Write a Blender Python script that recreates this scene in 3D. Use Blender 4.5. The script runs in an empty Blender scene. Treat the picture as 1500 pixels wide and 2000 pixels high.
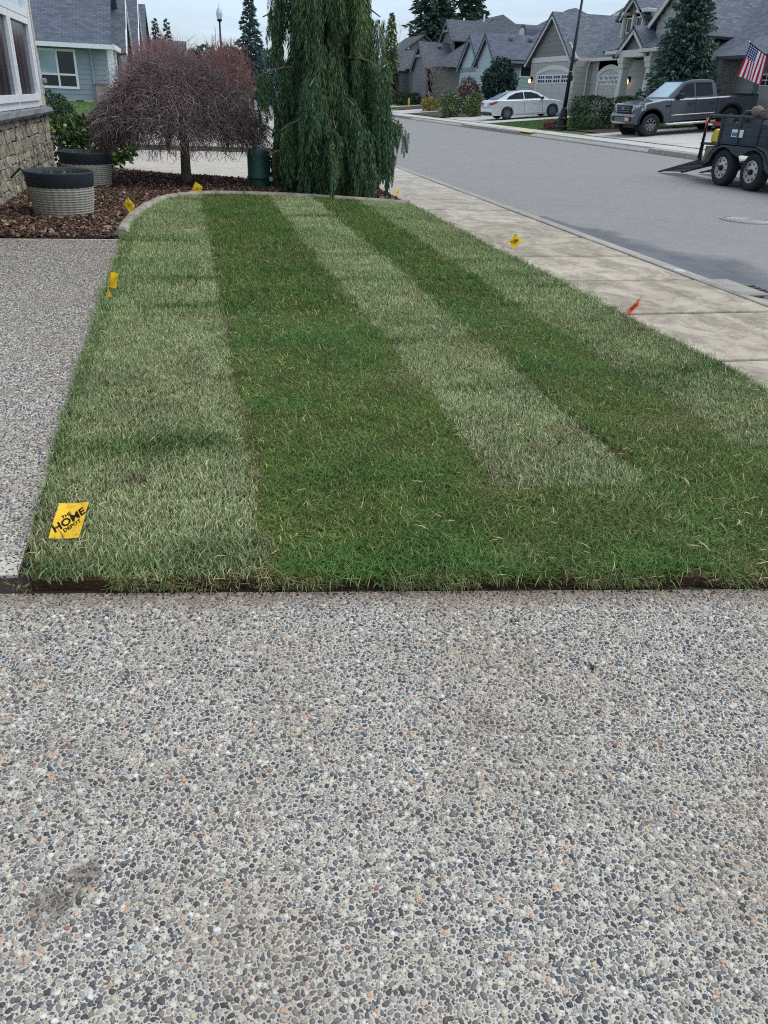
import bpy, bmesh, math, random
import numpy as np
from mathutils import Matrix, Vector

random.seed(7)
rng = np.random.default_rng(7)
scene = bpy.context.scene
col = scene.collection

# ------------------------------------------------------------------ camera
CAM_H = 1.35
cam_data = bpy.data.cameras.new('camera')
cam = bpy.data.objects.new('camera', cam_data)
col.objects.link(cam)
cam_data.sensor_fit = 'VERTICAL'
cam_data.sensor_height = 24.0
cam_data.lens = 18.036
cam_data.clip_start = 0.05
cam_data.clip_end = 5000
cam.matrix_world = Matrix(((0.97371, 0.07239, -0.21592, 0.0),
                           (-0.22421, 0.47109, -0.85311, 0.0),
                           (0.03996, 0.87911, 0.47495, CAM_H),
                           (0, 0, 0, 1)))
scene.camera = cam

# ------------------------------------------------------------------ sky, sun, exposure
SUN_EL, SUN_AZ = math.radians(62), math.radians(108)
world = bpy.data.worlds.new('World')
scene.world = world
world.use_nodes = True
wt = world.node_tree
wt.nodes.clear()
w_out = wt.nodes.new('ShaderNodeOutputWorld')
w_bg = wt.nodes.new('ShaderNodeBackground')
w_sky = wt.nodes.new('ShaderNodeTexSky')
w_sky.sky_type = 'NISHITA'
w_sky.sun_disc = False
w_sky.sun_elevation = SUN_EL
w_sky.sun_rotation = SUN_AZ
w_sky.air_density = 1.0
w_sky.dust_density = 1.5
w_tc = wt.nodes.new('ShaderNodeTexCoord')
w_map = wt.nodes.new('ShaderNodeMapping')
w_map.inputs['Scale'].default_value = (1.2, 1.2, 9.0)
w_no = wt.nodes.new('ShaderNodeTexNoise')
w_no.inputs['Scale'].default_value = 2.2
w_no.inputs['Detail'].default_value = 6
w_no.inputs['Roughness'].default_value = 0.55
w_rp = wt.nodes.new('ShaderNodeMapRange')
w_rp.inputs['From Min'].default_value = 0.36
w_rp.inputs['From Max'].default_value = 0.58
w_rp.inputs['To Min'].default_value = 0.18
w_rp.inputs['To Max'].default_value = 0.95
w_mix = wt.nodes.new('ShaderNodeMix')
w_mix.data_type = 'RGBA'
w_mix.inputs['B'].default_value = (5.1, 6.3, 7.8, 1)
wt.links.new(w_tc.outputs['Generated'], w_map.inputs['Vector'])
wt.links.new(w_map.outputs['Vector'], w_no.inputs['Vector'])
wt.links.new(w_no.outputs['Fac'], w_rp.inputs['Value'])
wt.links.new(w_rp.outputs['Result'], w_mix.inputs['Factor'])
wt.links.new(w_sky.outputs['Color'], w_mix.inputs['A'])
wt.links.new(w_mix.outputs['Result'], w_bg.inputs['Color'])
w_bg.inputs['Strength'].default_value = 0.1
wt.links.new(w_bg.outputs['Background'], w_out.inputs['Surface'])

sun_data = bpy.data.lights.new('sun', 'SUN')
sun_data.energy = 1.5
sun_data.angle = math.radians(50)
sun_data.color = (1.0, 0.965, 0.91)
sun = bpy.data.objects.new('sun', sun_data)
col.objects.link(sun)
sun.rotation_euler = (math.pi / 2 - SUN_EL, 0, math.pi - SUN_AZ)

vs = scene.view_settings
vs.view_transform = 'Standard'
vs.look = 'None'
vs.exposure = 0.52
vs.gamma = 1.0
vs.use_curve_mapping = False
scene.cycles.use_denoising = False
scene.cycles.filter_width = 1.1
scene.cycles.use_light_tree = False
scene.cycles.max_bounces = 4
scene.cycles.diffuse_bounces = 3
scene.cycles.transparent_max_bounces = 6

# ------------------------------------------------------------------ material helpers
def srgb(r, g, b):
    def c(u):
        u /= 255.0
        return u / 12.92 if u <= 0.04045 else ((u + 0.055) / 1.055) ** 2.4
    return (c(r), c(g), c(b), 1.0)

class NT:
    """small node-tree builder around one Principled material"""
    def __init__(s, name, rough=0.7, metal=0.0, spec=0.4):
        s.m = bpy.data.materials.new(name)
        s.m.use_nodes = True
        s.t = s.m.node_tree
        s.b = s.t.nodes['Principled BSDF']
        s.b.inputs['Roughness'].default_value = rough
        s.b.inputs['Metallic'].default_value = metal
        s.b.inputs['Specular IOR Level'].default_value = spec
        s.tc = s.t.nodes.new('ShaderNodeTexCoord')
    def n(s, typ, **kw):
        nd = s.t.nodes.new(typ)
        for k, v in kw.items():
            setattr(nd, k, v)
        return nd
    def l(s, a, b):
        s.t.links.new(a, b)
    def coord(s, scale=(1, 1, 1), kind='Object'):
        mp = s.n('ShaderNodeMapping')
        mp.inputs['Scale'].default_value = scale
        s.l(s.tc.outputs[kind], mp.inputs['Vector'])
        return mp.outputs['Vector']
    def noise(s, scale, detail=4, rough=0.55, vec=None, dist=0.0):
        nd = s.n('ShaderNodeTexNoise')
        nd.inputs['Scale'].default_value = scale
        nd.inputs['Detail'].default_value = detail
        nd.inputs['Roughness'].default_value = rough
        nd.inputs['Distortion'].default_value = dist
        s.l(vec if vec is not None else s.tc.outputs['Object'], nd.inputs['Vector'])
        return nd.outputs['Fac']
    def vor(s, scale, feature='F1', out='Distance', vec=None):
        nd = s.n('ShaderNodeTexVoronoi')
        nd.feature = feature
        nd.inputs['Scale'].default_value = scale
        s.l(vec if vec is not None else s.tc.outputs['Object'], nd.inputs['Vector'])
        return nd.outputs[out]
    def ramp(s, fac, stops, interp='LINEAR'):
        nd = s.n('ShaderNodeValToRGB')
        cr = nd.color_ramp
        cr.interpolation = interp
        while len(cr.elements) > 1:
            cr.elements.remove(cr.elements[-1])
        cr.elements[0].position = stops[0][0]
        cr.elements[0].color = stops[0][1]
        for p, c in stops[1:]:
            e = cr.elements.new(p)
            e.color = c
        s.l(fac, nd.inputs['Fac'])
        return nd.outputs['Color']
    def mr(s, v, a, b, c=0.0, d=1.0):
        nd = s.n('ShaderNodeMapRange')
        for k, x in zip(('From Min', 'From Max', 'To Min', 'To Max'), (a, b, c, d)):
            nd.inputs[k].default_value = x
        s.l(v, nd.inputs['Value'])
        return nd.outputs['Result']
    def mix(s, f, a, b, mode='MIX'):
        nd = s.n('ShaderNodeMix', data_type='RGBA', blend_type=mode)
        for sock, x in (('Factor', f), ('A', a), ('B', b)):
            if isinstance(x, (int, float)):
                nd.inputs[sock].default_value = x
            elif isinstance(x, tuple):
                nd.inputs[sock].default_value = x
            else:
                s.l(x, nd.inputs[sock])
        return nd.outputs['Result']
    def math(s, op, a, b=0.0):
        nd = s.n('ShaderNodeMath', operation=op)
        for i, x in enumerate((a, b)):
            if isinstance(x, (int, float)):
                nd.inputs[i].default_value = x
            else:
                s.l(x, nd.inputs[i])
        return nd.outputs[0]
    def attr(s, name, out='Fac', kind='INSTANCER'):
        nd = s.n('ShaderNodeAttribute', attribute_name=name, attribute_type=kind)
        return nd.outputs[out]
    def rnd(s):
        return s.n('ShaderNodeObjectInfo').outputs['Random']
    def color(s, c):
        if isinstance(c, tuple):
            s.b.inputs['Base Color'].default_value = c
        else:
            s.l(c, s.b.inputs['Base Color'])
        return s
    def bump(s, h, strength=0.3, dist=0.01):
        nd = s.n('ShaderNodeBump')
        nd.inputs['Strength'].default_value = strength
        nd.inputs['Distance'].default_value = dist
        s.l(h, nd.inputs['Height'])
        s.l(nd.outputs['Normal'], s.b.inputs['Normal'])
        return s

def mul(c, k):
    return (min(c[0] * k, 1), min(c[1] * k, 1), min(c[2] * k, 1), 1)

def plain(name, c, rough=0.6, metal=0.0, var=0.12, scale=8.0, bump=0.1, bscale=60.0, spec=0.4, objvar=0.0):
    """painted / plain surface with soft tonal variation and fine relief"""
    t = NT(name, rough, metal, spec)
    nz = t.noise(scale, 5)
    cc = t.ramp(nz, [(0.3, mul(c, 1 - var)), (0.7, mul(c, 1 + var))])
    if objvar:
        cc = t.mix(1.0, cc, t.ramp(t.rnd(), [(0, (1 - objvar,) * 3 + (1,)), (1, (1, 1, 1, 1))]), 'MULTIPLY')
    t.color(cc)
    if bump:
        t.bump(t.noise(bscale, 3), bump, 0.01)
    return t.m

M = {}
M['white_trim'] = plain('white_trim', srgb(236, 237, 238), 0.5, var=0.04)
M['cream_siding'] = plain('cream_siding', srgb(205, 196, 184), 0.6, var=0.05)
M['blue_siding'] = plain('blue_siding', srgb(150, 159, 167), 0.65, var=0.05, objvar=0.08)
M['taupe_siding'] = plain('taupe_siding', srgb(172, 170, 165), 0.65, var=0.05, objvar=0.08)  # siding of the street houses painted lighter in place of haze
M['dark_taupe'] = plain('dark_taupe', srgb(126, 124, 119), 0.65, var=0.05, objvar=0.08)
M['mint_siding'] = plain('mint_siding', srgb(172, 190, 188), 0.65, var=0.05, objvar=0.08)
M['brown_siding'] = plain('brown_siding', srgb(116, 112, 114), 0.65, var=0.05, objvar=0.08)
M['warm_trim'] = plain('warm_trim', srgb(206, 202, 193), 0.55, var=0.04)
M['grey_trim'] = plain('grey_trim', srgb(120, 128, 138), 0.55, var=0.04)
M['garage_door'] = plain('garage_door', srgb(184, 180, 173), 0.6, var=0.04)
M['foundation'] = plain('foundation', srgb(190, 180, 165), 0.9, var=0.1)
M['black_metal'] = plain('black_metal', srgb(26, 30, 36), 0.45, 0.3, var=0.2)
M['trailer_metal'] = plain('trailer_metal', srgb(62, 70, 78), 0.6, 0.3, var=0.25, scale=3)
M['ramp_metal'] = plain('ramp_metal', srgb(66, 66, 68), 0.65, 0.3, var=0.3, scale=5)
M['tyre'] = plain('tyre', srgb(38, 40, 44), 0.85, var=0.15)
M['rim_metal'] = plain('rim_metal', srgb(190, 188, 182), 0.35, 0.7, var=0.1)
M['rim_dark'] = plain('rim_dark', srgb(120, 122, 126), 0.35, 0.7, var=0.1)
M['dark_plastic'] = plain('dark_plastic', srgb(28, 30, 33), 0.6, var=0.1)
M['pot_rim'] = plain('pot_rim', srgb(50, 58, 64), 0.8, var=0.12, scale=14)
M['pot_body'] = plain('pot_body', srgb(158, 153, 140), 0.8, var=0.1, scale=10)
M['pedestal_green'] = plain('pedestal_green', srgb(36, 76, 64), 0.5, var=0.12)
M['wood_post'] = plain('wood_post', srgb(128, 116, 98), 0.85, var=0.2, scale=12)
M['cap_stone'] = plain('cap_stone', srgb(122, 122, 126), 0.9, var=0.25, scale=16, bump=0.8, bscale=28)
M['soil'] = plain('soil', srgb(52, 38, 30), 0.95, var=0.4, scale=30, bump=0.8, bscale=90)
M['can_yellow'] = plain('can_yellow', srgb(228, 205, 62), 0.45, var=0.08)
M['tool_orange'] = plain('tool_orange', srgb(190, 90, 62), 0.55, var=0.1)
M['tool_red'] = plain('tool_red', srgb(160, 44, 48), 0.55, var=0.1)
M['paint_white'] = plain('paint_white', srgb(232, 232, 228), 0.5, var=0.04)
M['paint_yellow'] = plain('paint_yellow', srgb(225, 190, 75), 0.7, var=0.15)
M['tag_blue'] = plain('tag_blue', srgb(70, 120, 170), 0.5, var=0.1)
M['plate_orange'] = plain('plate_orange', srgb(222, 180, 140), 0.5, var=0.25, scale=30)
M['curtain'] = plain('curtain', srgb(188, 200, 205), 0.9, var=0.04)
M['kitchen_dark'] = plain('kitchen_dark', srgb(34, 38, 42), 0.9, var=0.2)
M['dark_bin'] = plain('dark_bin', srgb(92, 44, 56), 0.6)
M['lamp_amber'] = plain('lamp_amber', srgb(214, 160, 90), 0.4)
M['manhole_iron'] = plain('manhole_iron', srgb(166, 166, 164), 0.85, 0.1, var=0.15)
M['wire'] = plain('wire', srgb(120, 120, 118), 0.4, 0.8)

def car_paint(name, c, rough=0.22, metal=0.35):
    t = NT(name, rough * 0.75, metal, 0.5)
    t.color(t.ramp(t.noise(3, 3), [(0.3, mul(c, 0.95)), (0.7, mul(c, 1.05))]))
    t.b.inputs['Coat Weight'].default_value = 1.0
    t.b.inputs['Coat Roughness'].default_value = 0.08
    return t.m
M['silver_paint'] = car_paint('silver_paint', srgb(196, 203, 207), 0.3, 0.1)
M['truck_paint'] = car_paint('truck_paint', srgb(70, 74, 86), 0.3, 0.45)

def glass_mat(name, tint, rough=0.06, spec=0.5):
    t = NT(name, rough, 0.0, spec)
    t.color(t.ramp(t.noise(0.9, 2), [(0.35, tint), (0.65, mul(tint, 1.5))]))
    return t.m
M['dark_glass'] = glass_mat('dark_glass', srgb(34, 40, 46), 0.12)
M['car_glass'] = glass_mat('car_glass', srgb(30, 35, 42), 0.05, 0.2)
M['pale_glass'] = glass_mat('pale_glass', srgb(150, 168, 176), 0.1)

t = NT('near_glass', 0.12, 0, 0.12); t.color(t.ramp(t.noise(7, 3, 0.5, t.coord((1, 1, 0.08))), [(0.35, srgb(34, 38, 42)), (0.65, srgb(70, 76, 80))])); M['near_glass'] = t.m
t = NT('red_light', 0.3); t.color(srgb(180, 30, 36)); M['red_light'] = t.m
t = NT('head_light', 0.15); t.color(t.ramp(t.noise(14, 2), [(0.4, srgb(70, 74, 80)), (0.6, srgb(190, 192, 196))])); M['head_light'] = t.m
t = NT('globe_glass', 0.15); t.color(srgb(230, 236, 240)); t.b.inputs['Transmission Weight'].default_value = 0.4; M['globe_glass'] = t.m
t = NT('lamp_glow', 0.4); t.color(srgb(250, 215, 150)); t.b.inputs['Emission Color'].default_value = srgb(255, 205, 130); t.b.inputs['Emission Strength'].default_value = 2.2; M['lamp_glow'] = t.m

def shingle(name, c, rows=6.5, scale=1.0):
    """asphalt shingles: courses run along the roof, one tone for each tab (uv: metres along eave, metres up slope)"""
    t = NT(name, 0.92, 0, 0.2)
    uv = t.n('ShaderNodeUVMap', uv_map='UVMap').outputs['UV']
    br = t.n('ShaderNodeTexBrick')
    br.inputs['Scale'].default_value = 1.0
    br.inputs['Brick Width'].default_value = 0.30
    br.inputs['Row Height'].default_value = 1.0 / rows
    br.inputs['Mortar Size'].default_value = 0.02
    br.inputs['Mortar Smooth'].default_value = 0.3
    br.inputs['Color1'].default_value = mul(c, 0.60)
    br.inputs['Color2'].default_value = mul(c, 1.45)
    br.inputs['Mortar'].default_value = mul(c, 0.5)
    t.l(uv, br.inputs['Vector'])
    cc = t.mix(t.mr(t.noise(0.55, 4), 0.35, 0.65, 0.0, 0.35), br.outputs['Color'], mul(c, 0.8))
    cc = t.mix(0.25, cc, t.ramp(t.noise(60, 2), [(0.3, mul(c, 0.5)), (0.7, mul(c, 1.6))]))
    t.color(cc)
    t.bump(br.outputs['Fac'], -0.5, 0.01)
    return t.m
M['roof_grey'] = shingle('roof_grey', srgb(104, 109, 118))  # roof tones lightened, distance haze put into the colour
M['roof_slate'] = shingle('roof_slate', srgb(97, 103, 115), 7.5)
M['roof_dark'] = shingle('roof_dark', srgb(94, 97, 104))

# asphalt
t = NT('asphalt', 0.9, 0, 0.3)
n1 = t.noise(260, 3, 0.7); n2 = t.noise(0.7, 5, 0.6); n3 = t.noise(5, 4)
cc = t.ramp(n1, [(0.3, srgb(94, 92, 90)), (0.5, srgb(136, 133, 130)), (0.72, srgb(186, 183, 178))])
cc = t.mix(t.mr(n2, 0.35, 0.7, 0, 0.45), cc, srgb(150, 147, 144))
cc = t.mix(t.mr(n3, 0.4, 0.7, 0, 0.25), cc, srgb(110, 110, 112))
cc = t.mix(t.mr(t.noise(46, 3, 0.7), 0.5, 0.75, 0, 0.35), cc, srgb(96, 96, 98))
t.color(cc); t.bump(n1, 0.5, 0.006); M['asphalt'] = t.m

# damp, dirty asphalt along the gutter: a stain of its own on the road
t = NT('wet_asphalt', 0.5, 0, 0.5)
n1 = t.noise(240, 3, 0.7); n2 = t.noise(2.2, 5, 0.6)
cc = t.ramp(n1, [(0.3, srgb(62, 64, 68)), (0.55, srgb(98, 100, 104)), (0.75, srgb(138, 140, 142))])
cc = t.mix(t.mr(n2, 0.45, 0.6, 0, 0.5), cc, srgb(120, 122, 122))
t.color(cc); t.bump(n1, 0.4, 0.005)
al = t.math('MULTIPLY', t.attr('edge', 'Fac', 'GEOMETRY'), 1.0)
al = t.math('ADD', al, t.math('MULTIPLY', t.math('SUBTRACT', t.noise(1.3, 5, 0.6), 0.5), 1.3))
t.l(t.mr(al, 0.25, 0.85, 0, 0.85), t.b.inputs['Alpha']); M['wet_asphalt'] = t.m

# sidewalk concrete: warm, weathered, algae-brown patches, brushed across
t = NT('sidewalk_concrete', 0.9, 0, 0.25)
geo = t.n('ShaderNodeNewGeometry').outputs['Position']
mp = t.n('ShaderNodeMapping'); mp.inputs['Scale'].default_value = (1.15, 0.85, 1); t.l(geo, mp.inputs['Vector'])
na = t.noise(2.3, 8, 0.74, mp.outputs['Vector'], 0.9)
mp2 = t.n('ShaderNodeMapping'); mp2.inputs['Scale'].default_value = (9, 7, 1); t.l(geo, mp2.inputs['Vector'])
nb = t.noise(1.6, 6, 0.7, mp2.outputs['Vector'])
nc = t.noise(170, 3, 0.6, geo)
cc = t.ramp(na, [(0.34, srgb(104, 90, 72)), (0.46, srgb(136, 121, 100)), (0.54, srgb(178, 162, 138)), (0.67, srgb(206, 193, 170))])
cc = t.mix(t.mr(nb, 0.48, 0.64, 0, 0.45), cc, srgb(206, 192, 168))
cc = t.mix(0.35, cc, t.ramp(nc, [(0.3, srgb(118, 110, 98)), (0.7, srgb(220, 214, 202))]))
sx = t.n('ShaderNodeSeparateXYZ'); t.l(geo, sx.inputs[0])
cc = t.mix(t.mr(sx.outputs['Y'], 8, 22, 0, 0.75), cc, t.mix(t.mr(nb, 0.4, 0.6), srgb(172, 170, 164), srgb(200, 198, 192)))
cc = t.mix(1.0, cc, t.ramp(t.rnd(), [(0, (0.86, 0.86, 0.85, 1)), (1, (1, 1, 1, 1))]), 'MULTIPLY')
t.color(cc); t.bump(t.math('ADD', nc, t.math('MULTIPLY', nb, 0.6)), 0.35, 0.004); M['sidewalk'] = t.m

t = NT('far_concrete', 0.9, 0, 0.25)
geo = t.n('ShaderNodeNewGeometry').outputs['Position']
cc = t.ramp(t.noise(0.8, 6, 0.65, geo), [(0.3, srgb(168, 164, 156)), (0.7, srgb(206, 203, 196))])
cc = t.mix(0.25, cc, t.ramp(t.noise(70, 3, 0.6, geo), [(0.3, srgb(140, 136, 130)), (0.7, srgb(220, 218, 212))]))
t.color(cc); M['far_concrete'] = t.m
M['curb_concrete'] = plain('curb_concrete', srgb(160, 154, 144), 0.9, var=0.2, scale=5, bump=0.4, bscale=120, objvar=0.12)
M['edging_concrete'] = plain('edging_concrete', srgb(150, 142, 128), 0.95, var=0.32, scale=7, bump=0.6, bscale=70)

def dirt_marks(t, cc, geo):
    """soil smeared along the turf edge and a few trodden-in dirt spots on the drive"""
    sx = t.n('ShaderNodeSeparateXYZ'); t.l(geo, sx.inputs[0])
    d = t.math('SUBTRACT', t.math('SUBTRACT', 2.08, t.math('MULTIPLY', t.math('ADD', sx.outputs['X'], 0.55), 0.158)), sx.outputs['Y'])
    wob = t.noise(9, 5, 0.7, geo)
    e = t.math('SUBTRACT', t.mr(d, 0.0, 0.16, 1.0, 0.0), t.math('MULTIPLY', wob, 0.9))
    e = t.math('MULTIPLY', t.mr(e, -0.1, 0.4, 0, 0.5), t.math('GREATER_THAN', d, -0.05))
    cc = t.mix(e, cc, srgb(112, 92, 72))
    for px, py, rr in ((-0.345, 1.02, 0.062), (-0.292, 1.07, 0.048), (0.62, 1.33, 0.05), (1.2, 1.05, 0.04)):
        dx = t.math('SUBTRACT', sx.outputs['X'], px); dy = t.math('SUBTRACT', sx.outputs['Y'], py)
        q = t.math('SQRT', t.math('ADD', t.math('MULTIPLY', dx, dx), t.math('MULTIPLY', dy, dy)))
        f = t.math('SUBTRACT', t.mr(q, 0.0, rr * 1.7, 1.0, 0.0), t.math('MULTIPLY', t.noise(60, 6, 0.75, geo), 1.15))
        cc = t.mix(t.mr(f, -0.12, 0.22, 0, 0.55 if px < 0 else 0.25), cc, srgb(74, 60, 44))
    return cc

# exposed aggregate matrix (pebbles are real stones set in it)
def matrix_mat(name, pebbled, marks):
    t = NT(name, 0.9, 0, 0.25)
    geo = t.n('ShaderNodeNewGeometry').outputs['Position']
    n1 = t.noise(420, 4, 0.7, geo); n2 = t.noise(2.0, 6, 0.65, geo); n3 = t.noise(1100, 2, 0.5, geo)
    cc = t.ramp(n1, [(0.28, srgb(152, 146, 136)), (0.48, srgb(196, 189, 177)), (0.72, srgb(230, 223, 211))])
    vd = t.vor(300, 'F1', 'Distance', geo)
    vc = t.vor(300, 'F1', 'Color', geo)
    grain = t.ramp(vc, [(0.0, srgb(84, 84, 86)), (0.35, srgb(122, 116, 106)), (0.6, srgb(176, 168, 152)), (0.8, srgb(214, 208, 198))], 'CONSTANT')
    cc = t.mix(t.math('MULTIPLY', t.mr(vd, 0.30, 0.22), 0.55), cc, grain)
    if pebbled:
        vd2 = t.vor(pebbled, 'F1', 'Distance', geo); vc2 = t.vor(pebbled, 'F1', 'Color', geo)
        peb = t.ramp(vc2, [(0.0, srgb(66, 68, 74)), (0.3, srgb(96, 95, 94)), (0.46, srgb(124, 118, 109)), (0.6, srgb(156, 148, 135)), (0.72, srgb(188, 180, 164)), (0.86, srgb(226, 222, 214))], 'CONSTANT')
        cc = t.mix(t.mr(vd2, 0.44, 0.34), cc, peb)
    cc = t.mix(t.mr(n2, 0.44, 0.66, 0.0, 0.5), cc, srgb(166, 148, 124))
    if marks:
        cc = dirt_marks(t, cc, geo)
    t.color(cc)
    t.bump(t.math('ADD', n1, t.math('MULTIPLY', n3, 0.5)), 0.5, 0.003)
    return t.m
M['aggregate'] = matrix_mat('aggregate', 150, True)
M['aggregate_far'] = matrix_mat('aggregate_far', 84, False)

# pebble stones
t = NT('pebble', 0.62, 0, 0.35)
r = t.attr('tone', 'Fac', 'GEOMETRY')
cc = t.ramp(r, [(0.0, srgb(52, 54, 60)), (0.12, srgb(74, 77, 84)), (0.25, srgb(96, 98, 102)), (0.37, srgb(92, 86, 79)),
                (0.46, srgb(128, 123, 115)), (0.60, srgb(156, 149, 138)), (0.71, srgb(130, 117, 104)), (0.78, srgb(160, 152, 139)),
                (0.845, srgb(186, 172, 146)), (0.885, srgb(206, 198, 178)), (0.932, srgb(216, 213, 206)), (0.95, srgb(140, 150, 149)),
                (0.98, srgb(190, 150, 118)), (0.994, srgb(150, 96, 80))], 'CONSTANT')
geo = t.n('ShaderNodeNewGeometry').outputs['Position']
nz = t.noise(500, 3, 0.6, geo)
cc = t.mix(t.mr(nz, 0.40, 0.75, 0, 0.25), cc, srgb(170, 164, 154))
cc = t.mix(t.mr(t.noise(1.7, 6, 0.66, geo), 0.48, 0.68, 0, 0.4), cc, srgb(136, 116, 94))
cc = dirt_marks(t, cc, geo)
t.color(cc); t.bump(nz, 0.25, 0.001); M['pebble'] = t.m

# mulch, bark chips
t = NT('bark', 0.9, 0, 0.25)
cc = t.ramp(t.attr('tone'), [(0.0, srgb(48, 36, 32)), (0.25, srgb(74, 54, 46)), (0.5, srgb(96, 68, 56)), (0.7, srgb(112, 88, 72)), (0.86, srgb(140, 116, 96)), (0.97, srgb(190, 170, 148))])
cc = t.mix(t.mr(t.noise(90, 4), 0.35, 0.7, 0, 0.45), cc, srgb(46, 34, 30))
t.color(cc); t.bump(t.noise(140, 3), 0.5, 0.004); M['bark'] = t.m
M['mulch_base'] = plain('mulch_base', srgb(62, 46, 40), 0.95, var=0.4, scale=26, bump=1.0, bscale=60)

# grass blades
t = NT('grass_blade', 0.55, 0, 0.35)
tone = t.attr('tone'); lig = t.attr('light')
hue = t.n('ShaderNodeAttribute', attribute_name='bl', attribute_type='GEOMETRY').outputs['Fac']
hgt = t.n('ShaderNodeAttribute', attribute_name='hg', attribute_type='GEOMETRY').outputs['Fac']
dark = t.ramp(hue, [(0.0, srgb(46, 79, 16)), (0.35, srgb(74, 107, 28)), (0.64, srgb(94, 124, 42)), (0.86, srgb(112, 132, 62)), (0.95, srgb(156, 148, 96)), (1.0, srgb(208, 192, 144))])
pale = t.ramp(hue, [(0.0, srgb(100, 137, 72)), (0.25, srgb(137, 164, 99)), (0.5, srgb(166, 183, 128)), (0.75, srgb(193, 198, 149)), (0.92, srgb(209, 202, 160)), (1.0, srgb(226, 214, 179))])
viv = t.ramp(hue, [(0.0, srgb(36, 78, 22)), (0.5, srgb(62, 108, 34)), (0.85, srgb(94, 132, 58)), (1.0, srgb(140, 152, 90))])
cc = t.mix(lig, dark, pale)  # roll colour: drier sod, plus the lit look of blade lean painted in
cc = t.mix(t.attr('vivid'), cc, viv)
cc = t.mix(t.math('MULTIPLY', t.attr('straw'), 0.8), cc, t.ramp(hue, [(0, srgb(108, 96, 62)), (0.6, srgb(158, 140, 98)), (1, srgb(196, 178, 136))]))
cc = t.mix(t.mr(hgt, 0.0, 0.4, 0.6, 0.0), cc, srgb(84, 74, 46))  # blade foot: brown thatch with contact shade painted into the colour
cc = t.mix(1.0, cc, t.ramp(tone, [(0, (0.66, 0.66, 0.66, 1)), (1, (1.28, 1.28, 1.28, 1))]), 'MULTIPLY')
t.color(cc)
t.b.inputs['Subsurface Weight'].default_value = 0.0
M['grass'] = t.m

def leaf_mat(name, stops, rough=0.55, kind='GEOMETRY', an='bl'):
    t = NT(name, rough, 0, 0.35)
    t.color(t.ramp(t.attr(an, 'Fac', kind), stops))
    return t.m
M['cedar_leaf'] = leaf_mat('cedar_leaf', [(0.0, srgb(30, 52, 42)), (0.35, srgb(46, 74, 56)), (0.7, srgb(66, 98, 70)), (0.92, srgb(92, 122, 82)), (1.0, srgb(128, 134, 88))], 0.7)
t = NT('cedar_spray', 0.7, 0, 0.3)
cc = t.ramp(t.attr('bl', 'Fac', 'GEOMETRY'), [(0.0, srgb(32, 56, 44)), (0.4, srgb(62, 94, 68)), (0.75, srgb(96, 126, 88)), (1.0, srgb(134, 156, 108))])
cc = t.mix(t.mr(t.attr('tone'), 0.0, 1.0, 0.0, 0.8), cc, t.ramp(t.attr('bl', 'Fac', 'GEOMETRY'), [(0, srgb(38, 62, 34)), (1, srgb(128, 144, 86))]))
t.color(cc); M['cedar_spray'] = t.m
M['boxwood'] = leaf_mat('boxwood', [(0, srgb(22, 40, 26)), (0.4, srgb(38, 62, 36)), (0.8, srgb(64, 92, 50)), (1, srgb(98, 122, 70))], 0.45)
M['rhodo'] = leaf_mat('rhodo', [(0, srgb(34, 58, 28)), (0.4, srgb(60, 92, 44)), (0.8, srgb(96, 126, 60)), (1, srgb(150, 166, 92))], 0.4)
M['conifer'] = leaf_mat('conifer', [(0, srgb(36, 54, 52)), (0.5, srgb(56, 78, 70)), (1, srgb(90, 112, 96))], 0.8)  # conifer greens lightened, haze painted in, far ones too
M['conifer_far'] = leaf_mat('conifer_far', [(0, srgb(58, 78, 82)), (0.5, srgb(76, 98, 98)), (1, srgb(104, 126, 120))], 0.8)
M['pine_leaf'] = leaf_mat('pine_leaf', [(0, srgb(34, 54, 52)), (0.5, srgb(58, 82, 74)), (1, srgb(98, 122, 104))], 0.8)
M['yellow_shrub'] = leaf_mat('yellow_shrub', [(0, srgb(90, 98, 50)), (0.5, srgb(150, 142, 70)), (1, srgb(206, 170, 90))], 0.6)
M['pink_shrub'] = leaf_mat('pink_shrub', [(0, srgb(40, 60, 40)), (0.5, srgb(78, 84, 60)), (0.75, srgb(170, 96, 100)), (1, srgb(222, 150, 150))], 0.6)
M['olive_shrub'] = leaf_mat('olive_shrub', [(0, srgb(52, 72, 38)), (0.5, srgb(90, 110, 62)), (1, srgb(160, 168, 112))], 0.6)
M['red_shrub'] = leaf_mat('red_shrub', [(0, srgb(70, 38, 40)), (0.5, srgb(112, 64, 62)), (1, srgb(150, 96, 88))], 0.6)
M['far_grass'] = leaf_mat('far_grass', [(0, srgb(52, 86, 36)), (0.5, srgb(82, 116, 56)), (1, srgb(120, 146, 88))], 0.7)
t = NT('turf', 0.95, 0, 0.2)
geo = t.n('ShaderNodeNewGeometry').outputs['Position']
cc = t.ramp(t.noise(3, 6, 0.7, geo), [(0.3, srgb(70, 100, 46)), (0.7, srgb(108, 134, 74))])
cc = t.mix(0.5, cc, t.ramp(t.noise(60, 3, 0.7, geo), [(0.3, srgb(48, 74, 32)), (0.7, srgb(128, 150, 92))]))
t.color(cc); t.bump(t.noise(120, 3, 0.6, geo), 0.9, 0.03); M['turf'] = t.m
M['bed_soil'] = plain('bed_soil', srgb(72, 60, 52), 0.95, var=0.3, scale=6, bump=0.8, bscale=40)

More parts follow.
